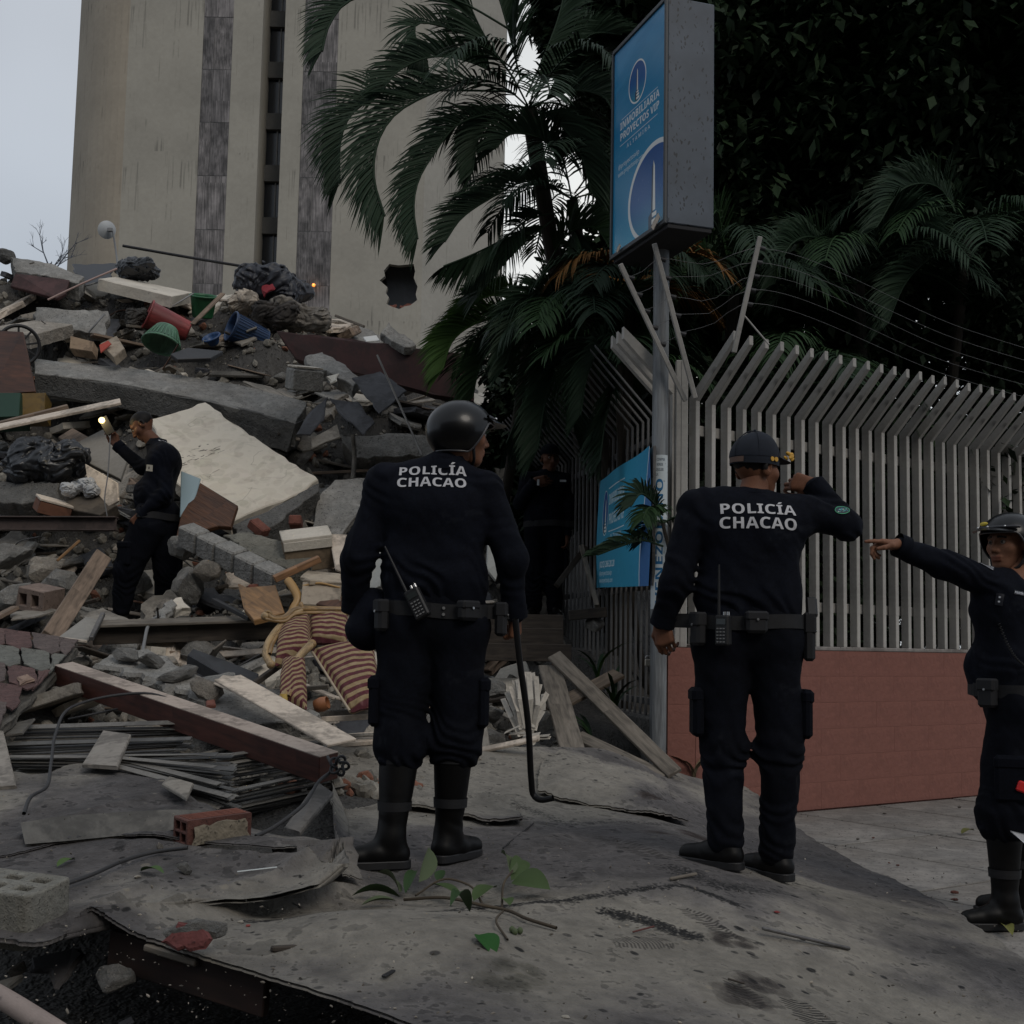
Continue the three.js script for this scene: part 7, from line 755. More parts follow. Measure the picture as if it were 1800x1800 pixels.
// cables
[[[[42, 1430, 5.0], [55, 1400, 5.3], [80, 1385, 5.5], [90, 1340, 6], [98, 1290, 6.4], [128, 1242, 6.9], [180, 1226, 7], [262, 1219, 7.1], [320, 1238, 7]], 0.008, 'dark cable looping from the torn flap up to the red beam'], [[[104, 1558, 4.1], [160, 1538, 4.2], [220, 1512, 4.4], [270, 1498, 4.5], [330, 1490, 4.5]], 0.007, 'black cable lying on the sheet beside the hollow block'], [[[576, 1330, 6.1], [584, 1352, 5.95], [562, 1372, 5.8], [530, 1418, 5.3], [480, 1455, 5.1], [450, 1470, 5]], 0.008, 'black cord hanging from the red beam end'], [[[250, 1156, 8.1], [254, 1128, 8.5], [262, 1098, 8.9], [280, 1082, 9.2]], 0.012, 'thick grey cable bent over the grey timber top'], [[[120, 1264, 7], [160, 1256, 7], [206, 1246, 7.2]], 0.006, 'thin wire with beads in the gap under the red beam']].forEach(([p, r, l]) => one('cable', tubeGeo(PP(p), r, 60, 6), r > 0.01 ? MT.cableGrey : MT.cable, l, 'cable'));
one('cable_knot', new THREE.TorusKnotGeometry(0.03, 0.007, 60, 6, 2, 5).translate(...P(596, 1346, 5.9).toArray()), MT.cable, 'small knot of black cord on the sheet corner', 'cable');
// right middle, towards the gate
B_('grey_plank', [974, 1152, 9.4], [1186, 1360, 8.2], 0.105, 0.03, MT.woodGrey, 'long grey plank sloping down to the pole foot', 'plank', V(-0.4, 1, 0.5)); B_('grey_plank', [966, 1172, 9.4], [1006, 1318, 8.3], 0.16, 0.03, MT.woodGrey, 'wide grey plank standing behind the white slats', 'plank', V(0.1, 0.6, 1)); B_('grey_plank', [966, 1248, 8.9], [1088, 1184, 9.3], 0.12, 0.03, M(0.22, 0.18, 0.145, 0.9, TX.wood), 'brown grey board crossing behind the long plank', 'plank', V(0, 1, 0.5)); B_('grey_plank', [1012, 1292, 8.6], [1168, 1366, 8.2], 0.15, 0.025, MT.woodGrey, 'flat dusty plank half under the sheet near the wall', 'plank', V(0, 1, 0.2));
for (const [y, d, l] of [[1094, 10.1, 'upper dark timber behind the bar holder'], [1146, 9.8, 'lower dark timber behind the bar holder'], [1118, 10, 'middle dark timber behind the bar holder']]) B_('dark_timber', [846, y, d], [y === 1146 ? 1004 : 990, y + 2, d], 0.14, 0.13, MT.woodDark, l, 'timber');
B_('cross_timber', [1000, 1082, 10.4], [1066, 1076, 10.4], 0.12, 0.08, MT.woodDark, 'short dark timber pointing at the gate', 'timber'); B_('leaning_post', [1022, 960, 11.2], [1050, 1066, 10.6], 0.04, 0.04, MT.woodGrey, 'thin post leaning left of the blue banner', 'post', V(0, 0, 1)); B_('leaning_post', [978, 1030, 11], [1030, 962, 11.3], 0.05, 0.04, MT.woodDark, 'dark post leaning right behind the shaded officer', 'post', V(0, 0, 1));
S_('pale_rock_panel', [[985, 960, 12.2], [1020, 930, 12.4], [1022, 975, 12.2], [1000, 1000, 12]], 0.05, MT.concrete, 'pale broken panel right of the shaded officer', 'panel', J1, gConc); S_('white_wall_piece', [[868, 822, 13.5], [902, 822, 13.5], [898, 880, 13.4], [872, 880, 13.4]], 0.1, M(0.34, 0.31, 0.27, 0.9, TX.plaster), 'pale wall piece left of the shaded officer', 'wall fragment', J1, gConc);
{ const t = thing('crumpled_white_blind', 'crumpled white blind slats fanned behind the steel bar', 'blind'), R = RNG(88), w = [M(0.5, 0.47, 0.42, 0.5, TX.dust), M(0.4, 0.38, 0.34, 0.5, TX.dust)]; for (let i = 0; i < 13; i++) { const a = P(915 + i * 2, 1285 + rr(-10, 10, R), 8.5), b = P(884 + i * 6.5, 1225 - 40 * Math.sin(i / 12 * 3.1) + rr(-8, 8, R), 8.7 + rr(-0.1, 0.1, R)), m = a.clone().lerp(b, 0.5).add(V(rr(-0.03, 0.03, R), 0.0, rr(0, 0.06, R))); board('slat', a, m, 0.035, 0.004, w[i % 2], null, null, null, V(rr(-0.4, 0.4, R), 0.3, 1), t, 0.001); board('slat', m, b, 0.035, 0.004, w[i % 2], null, null, null, V(rr(-0.6, 0.6, R), 0.3, 1), t, 0.001); } for (let i = 0; i < 7; i++) { const a = P(890 + rr(-5, 60, R), 1300 + rr(-12, 8, R), 8.3); board('slat', a, a.clone().add(V(rr(0.05, 0.16, R), rr(-0.02, 0.06, R), 0.05)), 0.035, 0.004, w[i % 2], null, null, null, V(rr(-0.4, 0.4, R), 1, 0.5), t, 0.001); } }
[[868, 1212, 9.2, 0.13, 0.09, 0.1, 61, 'concrete lump right of the helmeted officer knee'], [865, 1258, 8.9, 0.12, 0.08, 0.1, 62, 'squat lump below the other one by the officer knee'], [1045, 1100, 10.4, 0.12, 0.07, 0.1, 63, 'reddish lump at the foot of the leaning post']].forEach((a) => L_(...a.slice(0, 7), MT.concrete, a[7])); S_('grey_leaning_board', [[826, 1255, 8.6], [852, 1258, 8.6], [864, 1322, 8.2], [838, 1332, 8.2]], 0.02, MT.dustySheet, 'dusty board leaning right of the officer shin', 'board');
// sheet lip that curls up by the bar
one('curled_lip', coons(PP([[945, 1396, 6.9], [1000, 1400, 6.8], [1060, 1408, 6.75], [1150, 1412, 6.7], [1210, 1412, 6.75]]), PP([[1210, 1412, 6.75], [1190, 1390, 7.3], [1170, 1372, 7.8]]), PP([[955, 1326, 7.6], [1000, 1322, 7.9], [1060, 1338, 7.9], [1110, 1356, 7.9], [1170, 1372, 7.8]]), PP([[945, 1396, 6.9], [948, 1355, 7.3], [955, 1326, 7.6]]), 60, 30, (x, z, u, v, y) => { const s = sheetH(x, z) + 0.03 + 0.06 * fbm(x * 3, 2, z * 3, 3) - y, e = Math.min(1, 4 * Math.min(u, 1 - u, v, 1 - v)); return lerp(Math.min(s, 0.03), s * 0.4 + 0.03, e); }), sheetMat, 'curled torn patch of roofing sheet right of the bar foot', 'roofing sheet');
one('curled_lip', coons(PP([[700, 1372, 6.3], [780, 1380, 6.2], [860, 1408, 6.0], [918, 1412, 6.0]]), PP([[918, 1412, 6.0], [915, 1385, 6.3], [905, 1362, 6.6]]), PP([[690, 1350, 6.8], [760, 1352, 6.8], [840, 1356, 6.7], [905, 1362, 6.6]]), PP([[700, 1372, 6.3], [694, 1360, 6.5], [690, 1350, 6.8]]), 50, 24, (x, z, u, v, y) => sheetH(x, z) + 0.03 + 0.05 * fbm(x * 3, 7, z * 3, 3) - y), sheetMat, 'torn raised lip of roofing sheet left of the bar foot', 'roofing sheet');
// ---------- filler: individual lumps, offcuts and plates on the slope ----------
const landmarks = [[360, 810, 11.6, 'the big white wall slab'], [250, 680, 13, 'the long fallen beam'], [660, 640, 13.6, 'the dark red parapet'], [100, 920, 10.2, 'the rusty steel beam'], [560, 1170, 7.9, 'the striped armchair'], [410, 980, 9.8, 'the toppled block row'], [474, 503, 15.6, 'the bulging black bag'], [60, 1170, 7.8, 'the roof shingles'], [280, 580, 14.4, 'the red and green baskets'], [60, 480, 15.6, 'the maroon panel'], [330, 1105, 9, 'the long dark timber'], [340, 1260, 7.2, 'the dusty red beam'], [620, 730, 12.2, 'the dark hanging sheets'], [540, 970, 9.9, 'the white topped carton'], [84, 812, 11.1, 'the black rubbish bag'], [150, 600, 13.6, 'the open cartons'], [880, 1130, 10, 'the dark timbers'], [720, 780, 13, 'the black helmet']].map(([x, y, d, n]) => [P(x, y, d), n]);
const near = (p) => { let b = 1e9, s = ''; for (const [q, n] of landmarks) { const d = q.distanceToSquared(p); if (d < b) { b = d; s = n; } } return s; };
const look = new Map([[MT.concrete, 'grey'], [MT.concreteDark, 'dark grey'], [MT.concreteWarm, 'warm tan'], [MT.plasterWhite, 'whitish'], [MT.dustySheet, 'dusty'], [slate, 'slate blue'], [MT.wood, 'tan wooden'], [MT.woodGrey, 'grey wooden'], [MT.woodDark, 'dark wooden'], [MT.cream, 'cream'], [MT.dustyDark, 'charcoal']]), sized = (s, a, b) => s < a ? 'small' : s < b ? 'middling' : 'larger';
const say = (m, size, what) => { m.geometry.boundingBox || m.geometry.computeBoundingBox(); m.userData.label = `${size} ${look.get(m.material) || 'rusty'} ${what} near ${near(m.position)}`; };
{ const R = RNG(121), variants = Array.from({ length: 9 }, (_, i) => lumpGeo(200 + i, 3)), mats = [MT.concrete, MT.concreteDark, MT.concreteWarm, MT.concrete];
  const spot = () => { const px = rr(-60, 860, R), py = rr(560, 1300, R); return [px, py]; }; const onSlope = (x, z) => V(x, moundY(x, z), z);
  let n = 0; while (n < 240) { const z = rr(-7, -16, R), x = rr(-0.42, 0.02, R) * -z + rr(-0.2, 0.2, R); const y = moundY(x, z); if (y < 0.35) continue; const s = 0.05 + 0.13 * R() ** 2.2, m = one('rubble_lump', pick(variants, R), pick(mats, R), 'broken grey masonry lump scattered over the heap', 'rubble', 'scattered masonry lumps'); m.position.set(x, y + s * 0.25, z); m.scale.set(s * rr(0.8, 1.5, R), s * rr(0.5, 0.9, R), s * rr(0.8, 1.3, R)); m.rotation.set(R() * 0.8, R() * 6, R() * 0.8); say(m, sized(s, 0.065, 0.11), 'masonry lump'); n++; }
  n = 0; const pm = [MT.woodGrey, MT.wood, MT.woodDark, MT.cream, MT.dustySheet, MT.dustyDark]; while (n < 270) { const z = rr(-7.2, -16, R), x = rr(-0.42, 0.0, R) * -z; const y = moundY(x, z); if (y < 0.4) continue; const len = rr(0.25, 1.1, R), a = R() * 6.28, d = V(Math.cos(a), rr(-0.25, 0.3, R), Math.sin(a)).normalize(), p = V(x, y + 0.07, z), lb = board('loose_board', p.clone().addScaledVector(d, -len / 2), p.clone().addScaledVector(d, len / 2), R() < 0.45 ? rr(0.015, 0.045, R) : rr(0.05, 0.15, R), rr(0.01, 0.03, R), pick(pm, R), 'loose dusty board offcut scattered over the heap', 'board', 'scattered board offcuts', V(rr(-0.5, 0.5, R), 1, rr(-0.2, 0.7, R))); say(lb, len < 0.5 ? 'short' : len < 0.8 ? 'medium' : 'long', 'board offcut'); n++; }
  n = 0; const fm = [MT.concrete, MT.concreteWarm, MT.plasterWhite, MT.dustySheet, slate]; while (n < 280) { const z = rr(-7.5, -16, R), x = rr(-0.42, 0.02, R) * -z; const y = moundY(x, z); if (y < 0.4) continue; const s = rr(0.09, 0.36, R), k = 4 + Math.floor(R() * 3), tilt = V(rr(-0.5, 0.5, R), 1, rr(-0.1, 0.9, R)).normalize(), u = V(1, 0, 0).cross(tilt).normalize(), w = u.clone().cross(tilt), pts = []; for (let i = 0; i < k; i++) { const a = i / k * 6.283 + rr(-0.3, 0.3, R), r = s * rr(0.6, 1.1, R); pts.push(V(x, y + 0.06 + s * 0.12, z).addScaledVector(u, Math.cos(a) * r).addScaledVector(w, Math.sin(a) * r)); } const ff = slab('flat_fragment', pts, rr(0.015, 0.07, R), pick(fm, R), 'flat plaster or slab fragment scattered over the heap', 'rubble', 'scattered flat fragments', { jag: s * 0.06, seg: s * 0.3, seed: n }); say(ff, sized(s, 0.15, 0.23), 'flat fragment'); n++; }
  n = 0; const big = [MT.concrete, MT.concreteWarm, MT.dustySheet, MT.concreteDark, MT.wood, MT.cream, MT.plasterWhite]; while (n < 100) { const z = rr(-8.5, -15.8, R), x = rr(-0.42, 0.0, R) * -z; const y = moundY(x, z); if (y < 0.8) continue; const s = rr(0.2, 0.5, R), k = 4 + Math.floor(R() * 3), tilt = V(rr(-0.6, 0.6, R), 1, rr(0.0, 1.1, R)).normalize(), u = V(1, 0, 0).cross(tilt).normalize(), w = u.clone().cross(tilt), pts = []; for (let i = 0; i < k; i++) { const a = i / k * 6.283 + rr(-0.35, 0.35, R), r = s * rr(0.5, 1.1, R); pts.push(V(x, y + 0.05 + s * 0.1, z).addScaledVector(u, Math.cos(a) * r).addScaledVector(w, Math.sin(a) * r * 0.7)); } const lf = slab('large_fragment', pts, rr(0.03, 0.1, R), pick(big, R), 'large cracked slab fragment wedged in the heap', 'rubble', 'large slab fragments', { jag: s * 0.08, seg: s * 0.16, seed: n + 500, cham: 0.012 }); say(lf, s < 0.32 ? 'broad' : 'very broad', 'cracked slab'); n++; }
  n = 0; while (n < 46) { const z = rr(-8, -15.5, R), x = rr(-0.42, 0.02, R) * -z; const y = moundY(x, z); if (y < 0.6) continue; const a = R() * 6.28, l = rr(0.3, 0.9, R), p = V(x, y, z), q = p.clone().add(V(Math.cos(a) * l * 0.7, rr(0.05, 0.45, R) * l, Math.sin(a) * l * 0.7)), m = p.clone().lerp(q, 0.5).add(V(rr(-0.1, 0.1, R), rr(0, 0.12, R), 0)); const rb = one('rebar', tubeGeo([p, m, q], rr(0.005, 0.009, R), 10, 5), R() < 0.5 ? MT.steel : M(0.14, 0.075, 0.05, 0.8), 'thin bent reinforcing rod sticking out of the heap', 'rod', 'bent reinforcing rods'); rb.userData.label = `${l < 0.5 ? 'short' : 'long'} ${rb.material === MT.steel ? 'grey' : 'rusty'} bent reinforcing rod near ${near(p)}`; n++; }
  // crumbs nobody could count
  const crumb = lumpGeo(300, 1), im = new THREE.InstancedMesh(lumpGeo(301, 1, 0.08), M(0.3, 0.285, 0.255, 0.95, TX.concrete), 15000), q = new THREE.Matrix4(), c = new THREE.Color(); let i = 0; while (i < 15000) { const z = rr(-6.6, -16.5, R), x = rr(-0.43, 0.04, R) * -z, y = moundY(x, z); if (y < 0.3) continue; const s = 0.01 + 0.06 * R() ** 3.5; q.compose(V(x, y + s * 0.4, z), new THREE.Quaternion().setFromEuler(new THREE.Euler(R() * 6, R() * 6, R() * 6)), V(s * rr(0.7, 1.6, R), s, s * rr(0.7, 1.4, R))); im.setMatrixAt(i, q); const k = rr(0.5, 1.5, R); R() < 0.06 ? c.setRGB(1.1, 0.5, 0.35) : c.setRGB(k, k * 0.97, k * 0.92); im.setColorAt(i, c); i++; } im.name = 'rubble_crumbs'; tag(im, 'small masonry crumbs and grit covering the heap', 'rubble', null, 'stuff'); scene.add(im); }
// ---------- small things on the sheet and the road ----------
{ const R = RNG(141);
  const bar = (name, a, b, w, h, mat, label, cat) => { const A = onSheet(...a).add(V(0, h / 2 + 0.004, 0)), B = onSheet(...b).add(V(0, h / 2 + 0.004, 0)); return board(name, A, B, w, h, mat, label, cat, null, V(0, 1, 0)); };
  bar('steel_strip', [1340, 1637], [1494, 1673], 0.016, 0.012, MT.steel, 'thin grey steel strip lying on the sheet at right', 'strip'); bar('black_stick', [884, 1494], [938, 1450], 0.007, 0.007, MT.black, 'thin black stick on the sheet right of the boots', 'stick'); bar('twig', [1178, 1550], [1224, 1541], 0.013, 0.012, MT.woodGrey, 'short grey twig in front of the capped officer boots', 'twig'); bar('bark_piece', [477, 1676], [562, 1671], 0.022, 0.016, MT.woodDark, 'strip of dark bark near the sheet edge', 'bark'); bar('paper_strip', [417, 1535], [487, 1527], 0.014, 0.002, M(0.5, 0.53, 0.52, 0.6), 'white paper strip on the crumpled sheet', 'paper'); bar('yellow_tag', [580, 1650], [608, 1658], 0.016, 0.003, M(0.55, 0.33, 0.03, 0.6), 'small yellow printed tag on the sheet', 'tag'); bar('dark_chip', [674, 1722], [692, 1712], 0.014, 0.008, MT.black, 'small dark chip left of the fallen leaf', 'chip'); bar('dark_chip', [1280, 1725], [1308, 1733], 0.008, 0.006, MT.woodDark, 'brown splinter on the sheet at lower right', 'splinter'); bar('dark_chip', [1112, 1642], [1150, 1632], 0.006, 0.005, M(0.1, 0.03, 0.025, 0.8), 'reddish splinter beside the footprints', 'splinter');
  const chip = (px, py, s, mat, label, ground) => { const p = ground ? G(px, py, 0.003) : onSheet(px, py), m = one('chip', lumpGeo(400 + px % 7, 1), mat, label, 'chip', 'chips on the ground'); m.position.copy(p).add(V(0, s * 0.3, 0)); m.scale.set(s * 1.3, s * 0.5, s); m.rotation.y = px; };
  chip(995, 1790, 0.012, MT.plasterWhite, 'white plaster chip at the bottom edge'); chip(1366, 1605, 0.012, M(0.2, 0.03, 0.03, 0.8), 'dark red chip on the sheet before the capped officer'); chip(72, 1408, 0.03, M(0.36, 0.13, 0.09, 0.8), 'red tile shard on the torn flap'); chip(436, 1629, 0.009, M(0.25, 0.05, 0.04, 0.8), 'tiny red chip right of the red mortar chunk'); chip(424, 1622, 0.011, MT.plasterWhite, 'white splinter right of the red mortar chunk'); chip(240, 1544, 0.014, MT.plasterWhite, 'white chip under the small green leaf'); chip(1535, 1474, 0.013, MT.brick, 'brick chip on the sidewalk near the wall', 1); chip(1563, 1518, 0.011, MT.brick, 'brick chip on the sidewalk farther out', 1); chip(1578, 1522, 0.013, MT.brick, 'second of two brick chips farther out', 1); chip(1677, 1571, 0.024, MT.brick, 'brick piece beside the pointing officer boot', 1); chip(1678, 1583, 0.018, MT.brick, 'smaller brick piece beside the pointing officer boot', 1); chip(1555, 1431, 0.016, MT.woodDark, 'dark clod on the sidewalk below the wall', 1); chip(1508, 1476, 0.014, MT.woodDark, 'brown leaf scrap on the sidewalk', 1); chip(1686, 1420, 0.018, MT.woodDark, 'brown clod near the pointing officer knee', 1);
  const grit = new THREE.InstancedMesh(lumpGeo(500, 0), M(0.3, 0.28, 0.25, 0.95), 1500), q = new THREE.Matrix4(), c = new THREE.Color(); for (let i = 0; i < 1500; i++) { const road = i < 500, px = road ? rr(0, 700, R) : rr(0, 1800, R), py = road ? rr(1680, 1800, R) : rr(1430, 1800, R), p = G(px, py, 0.27), y = road ? 0 : sheetH(p.x, p.z), s = 0.002 + 0.006 * R() ** 3; let w = G(px, py, y); if (road) w.y = moundY(w.x, w.z) ; q.compose(w.add(V(0, s * 0.4, 0)), new THREE.Quaternion().setFromEuler(new THREE.Euler(R() * 6, R() * 6, 0)), V(s * 1.4, s * 0.7, s)); grit.setMatrixAt(i, q); const k = R() < 0.2 ? rr(0.8, 1.4, R) : rr(0.1, 0.7, R); c.setRGB(k, k * 0.96, k * 0.9); grit.setColorAt(i, c); } grit.name = 'ground_grit'; tag(grit, 'fine pale and dark grit strewn over the ground', 'grit', null, 'stuff'); scene.add(grit); }
// ---------- vegetation ----------
const leafG = (r, g, b, o = {}) => { const m = new THREE.MeshPhysicalMaterial({ roughness: 0.6, specularIntensity: 0.35, transmission: 0.0, side: THREE.DoubleSide, ...o }); m.color.setRGB(r, g, b); return m; };
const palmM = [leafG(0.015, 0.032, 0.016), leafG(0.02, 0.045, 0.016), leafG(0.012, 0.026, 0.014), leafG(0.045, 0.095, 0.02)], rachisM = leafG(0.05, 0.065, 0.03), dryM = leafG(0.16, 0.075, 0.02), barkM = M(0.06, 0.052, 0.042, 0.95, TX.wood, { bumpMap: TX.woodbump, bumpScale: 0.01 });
// a feather leaf along a curve: stalk plus leaflets that bend down with their weight
function frondGeo(pts, n, len, seed, droop = 0.35, width = 0.02, spread = 0.9, swept = false) {
  const mid = pts[0].clone().lerp(pts[pts.length - 1], 0.5), eye = V(0, 0, 1);
  const R = RNG(seed), cv = new THREE.CatmullRomCurve3(pts), pos = [], L = cv.getLength(), leaf = (p, d, up, l, w, dr) => { const s = d.clone().cross(up).normalize().multiplyScalar(w), k = 4; let a = p.clone(), ww = 0.35; for (let i = 0; i < k; i++) { const f = (i + 1) / k, e = a.clone().addScaledVector(d, l / k).add(V(0, -dr * l * f * f * 0.55, 0)), nw = i === k - 1 ? 0.02 : [0.9, 1, 0.72][i]; const a1 = a.clone().addScaledVector(s, ww), a2 = a.clone().addScaledVector(s, -ww), b1 = e.clone().addScaledVector(s, nw), b2 = e.clone().addScaledVector(s, -nw); for (const v of [a1, b1, b2, a1, b2, a2]) pos.push(v.x, v.y, v.z); a = e; ww = nw; } };
  for (let i = 0; i < n; i++) { const t = 0.14 + 0.86 * (i + R() * 0.6) / n; if (t > 1) continue; const p = cv.getPoint(t), tg = cv.getTangent(t), side = tg.clone().cross(V(0, 1, 0)); if (side.lengthSq() < 0.05) side.set(tg.z > 0 ? 1 : -1, 0, 0.4); side.normalize(); const up = side.clone().cross(tg).normalize(), l = len * (0.35 + 0.65 * Math.sin(Math.min(1, (1 - t) * 1.25 + 0.12) * 1.57)) * (t < 0.25 ? 0.7 : 1) * rr(0.85, 1.1, R); if (swept) { const out = p.clone().sub(mid); out.z *= 0.3; out.addScaledVector(tg, -out.dot(tg)); if (out.lengthSq() < 1e-4) out.copy(side); out.normalize(); const up2 = out.clone().cross(tg).normalize(); for (const s of [-1, 1]) { const d = out.clone().multiplyScalar(0.62 + 0.1 * s).addScaledVector(tg, 0.75 + 0.3 * t).addScaledVector(up2, s * 0.34 + rr(-0.1, 0.1, R)).normalize(); leaf(p, d, up2.clone().addScaledVector(out, rr(-0.4, 0.4, R)), l, width * rr(0.8, 1.15, R) * 0.5, droop * rr(0.7, 1.4, R)); } continue; }
    for (const s of [-1, 1]) { const d = side.clone().multiplyScalar(s * spread).addScaledVector(tg, 0.55 + 0.5 * t).addScaledVector(up, 0.25 + rr(-0.15, 0.15, R)).normalize(); leaf(p, d, up, l, width * rr(0.8, 1.15, R) * 0.5, droop * rr(0.7, 1.4, R)); } }
  const g = fromTris(pos); const st = new THREE.TubeGeometry(cv, 18, Math.min(0.012, 0.008 * Math.max(1, L * 0.6)), 5).toNonIndexed(); st.deleteAttribute('uv'); return mergeGeometries([g, st]);
}
const fan = (c, R, len, az, rise) => { const pts = [], h = V(Math.cos(az), 0, Math.sin(az)); for (let i = 0; i <= 5; i++) { const t = i / 5; pts.push(c.clone().addScaledVector(h, len * t * (0.95 - 0.15 * t)).add(V(0, len * (rise * t - (0.35 + rise * 0.62) * t * t), 0))); } return pts; };
function palm(label, crown, base, traced, random, seed, o = {}) {
  const t = thing('palm_tree', label, 'palm tree', 'palms behind the gate', V(base.x, base.y, base.z)), R = RNG(seed), L = (p) => p.clone().sub(t.position), c = L(crown), bend = c.clone().multiplyScalar(0.5).add(V(rr(-0.15, 0.15, R), 0, rr(-0.15, 0.15, R)));
  part('trunk', new THREE.TubeGeometry(new THREE.CatmullRomCurve3([V(0, 0, 0), bend, c]), 20, o.trunk || 0.05, 8), barkM, t);
  for (const [p, len, m, dr] of traced) part('frond', frondGeo(p.map((q) => L(P(...q))), o.n || 78, len * 1.06, seed + p[0][0] + p[0][1], dr ?? 0.25, 0.0175, 0.9, true), palmM[m ?? 0], t);
  for (let i = 0; i < random; i++) { const az = i / random * 6.2832 + rr(-0.3, 0.3, R), ln = rr(0.8, 1.25, R) * (o.len || 1.5); part('frond', frondGeo(fan(c, R, ln, az, rr(0.2, 1.0, R)), 34, rr(0.34, 0.48, R) * (o.leaf || 1), seed * 7 + i, rr(0.3, 0.6, R)), o.dry && R() < o.dry ? dryM : pick(palmM.slice(0, 3), R), t); }
  return t;
}
const gb = (p, y = 0) => V(p.x, y, p.z);
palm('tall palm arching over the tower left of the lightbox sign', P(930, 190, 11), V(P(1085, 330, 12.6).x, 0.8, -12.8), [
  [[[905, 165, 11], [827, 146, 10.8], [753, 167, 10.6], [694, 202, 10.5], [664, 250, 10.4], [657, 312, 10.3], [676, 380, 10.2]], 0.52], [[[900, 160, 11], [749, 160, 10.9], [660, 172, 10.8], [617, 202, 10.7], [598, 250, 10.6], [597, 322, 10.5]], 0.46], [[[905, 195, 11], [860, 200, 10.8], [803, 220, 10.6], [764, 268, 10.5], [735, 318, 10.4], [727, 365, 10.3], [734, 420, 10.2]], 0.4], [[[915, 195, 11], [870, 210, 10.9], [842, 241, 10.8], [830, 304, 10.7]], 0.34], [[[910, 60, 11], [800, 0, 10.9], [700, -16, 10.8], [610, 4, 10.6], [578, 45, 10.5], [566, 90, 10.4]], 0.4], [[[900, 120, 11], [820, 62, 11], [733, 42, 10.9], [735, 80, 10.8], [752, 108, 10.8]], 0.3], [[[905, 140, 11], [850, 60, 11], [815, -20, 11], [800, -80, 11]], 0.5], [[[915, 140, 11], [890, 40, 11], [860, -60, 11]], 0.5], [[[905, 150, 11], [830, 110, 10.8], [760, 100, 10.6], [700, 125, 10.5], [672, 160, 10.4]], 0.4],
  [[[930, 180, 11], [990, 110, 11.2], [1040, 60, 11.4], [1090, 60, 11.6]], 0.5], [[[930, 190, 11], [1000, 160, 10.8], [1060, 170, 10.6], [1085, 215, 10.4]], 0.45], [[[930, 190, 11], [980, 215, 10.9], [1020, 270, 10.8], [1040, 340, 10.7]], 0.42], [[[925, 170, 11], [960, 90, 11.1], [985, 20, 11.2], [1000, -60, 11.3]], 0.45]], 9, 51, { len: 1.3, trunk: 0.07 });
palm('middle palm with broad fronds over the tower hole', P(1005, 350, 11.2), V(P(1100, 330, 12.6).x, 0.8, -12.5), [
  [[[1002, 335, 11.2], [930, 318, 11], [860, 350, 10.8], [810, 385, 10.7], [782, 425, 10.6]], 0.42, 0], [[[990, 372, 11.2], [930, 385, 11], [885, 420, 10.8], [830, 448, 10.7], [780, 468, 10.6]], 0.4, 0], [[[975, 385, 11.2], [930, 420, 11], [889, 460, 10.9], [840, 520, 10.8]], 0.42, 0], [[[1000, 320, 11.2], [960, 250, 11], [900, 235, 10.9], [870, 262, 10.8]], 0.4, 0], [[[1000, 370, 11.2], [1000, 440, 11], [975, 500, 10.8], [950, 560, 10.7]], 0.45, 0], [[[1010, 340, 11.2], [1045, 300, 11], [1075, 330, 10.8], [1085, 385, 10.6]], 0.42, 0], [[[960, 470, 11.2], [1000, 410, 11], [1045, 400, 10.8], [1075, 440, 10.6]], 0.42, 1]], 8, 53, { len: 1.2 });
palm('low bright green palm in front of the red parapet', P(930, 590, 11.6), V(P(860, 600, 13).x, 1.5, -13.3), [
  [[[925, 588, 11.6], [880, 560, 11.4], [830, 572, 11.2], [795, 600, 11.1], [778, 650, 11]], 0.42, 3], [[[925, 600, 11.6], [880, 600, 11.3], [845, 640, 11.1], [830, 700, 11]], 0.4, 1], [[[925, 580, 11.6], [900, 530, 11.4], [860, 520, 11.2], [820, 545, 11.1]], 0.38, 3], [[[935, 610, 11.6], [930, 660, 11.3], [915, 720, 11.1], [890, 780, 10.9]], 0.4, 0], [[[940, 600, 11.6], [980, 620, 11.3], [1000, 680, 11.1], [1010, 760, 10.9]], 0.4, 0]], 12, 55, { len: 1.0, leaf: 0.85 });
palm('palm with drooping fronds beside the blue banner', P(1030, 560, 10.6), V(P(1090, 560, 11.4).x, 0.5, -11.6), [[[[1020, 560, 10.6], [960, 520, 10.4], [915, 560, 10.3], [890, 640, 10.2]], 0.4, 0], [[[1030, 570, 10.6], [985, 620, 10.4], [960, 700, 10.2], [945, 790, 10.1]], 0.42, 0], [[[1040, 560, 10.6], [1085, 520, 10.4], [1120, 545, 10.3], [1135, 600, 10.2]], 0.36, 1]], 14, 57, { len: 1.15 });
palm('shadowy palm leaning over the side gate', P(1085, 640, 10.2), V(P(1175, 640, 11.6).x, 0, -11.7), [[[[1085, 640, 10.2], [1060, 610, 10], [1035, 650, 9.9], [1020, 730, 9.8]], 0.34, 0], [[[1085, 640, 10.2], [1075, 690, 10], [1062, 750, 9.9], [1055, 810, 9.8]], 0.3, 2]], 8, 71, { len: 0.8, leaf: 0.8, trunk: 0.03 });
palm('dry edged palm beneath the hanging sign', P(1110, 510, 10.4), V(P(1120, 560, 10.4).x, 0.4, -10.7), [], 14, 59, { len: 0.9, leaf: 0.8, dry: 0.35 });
palm('palm behind the right wire post', P(1290, 520, 11.4), V(P(1290, 520, 11.4).x, 0, -11.8), [[[[1290, 520, 11.4], [1240, 440, 11], [1215, 450, 10.8], [1200, 520, 10.7]], 0.4, 1], [[[1290, 520, 11.4], [1270, 420, 11], [1260, 370, 10.8], [1235, 420, 10.6]], 0.36, 1]], 15, 61, { len: 1.3 });
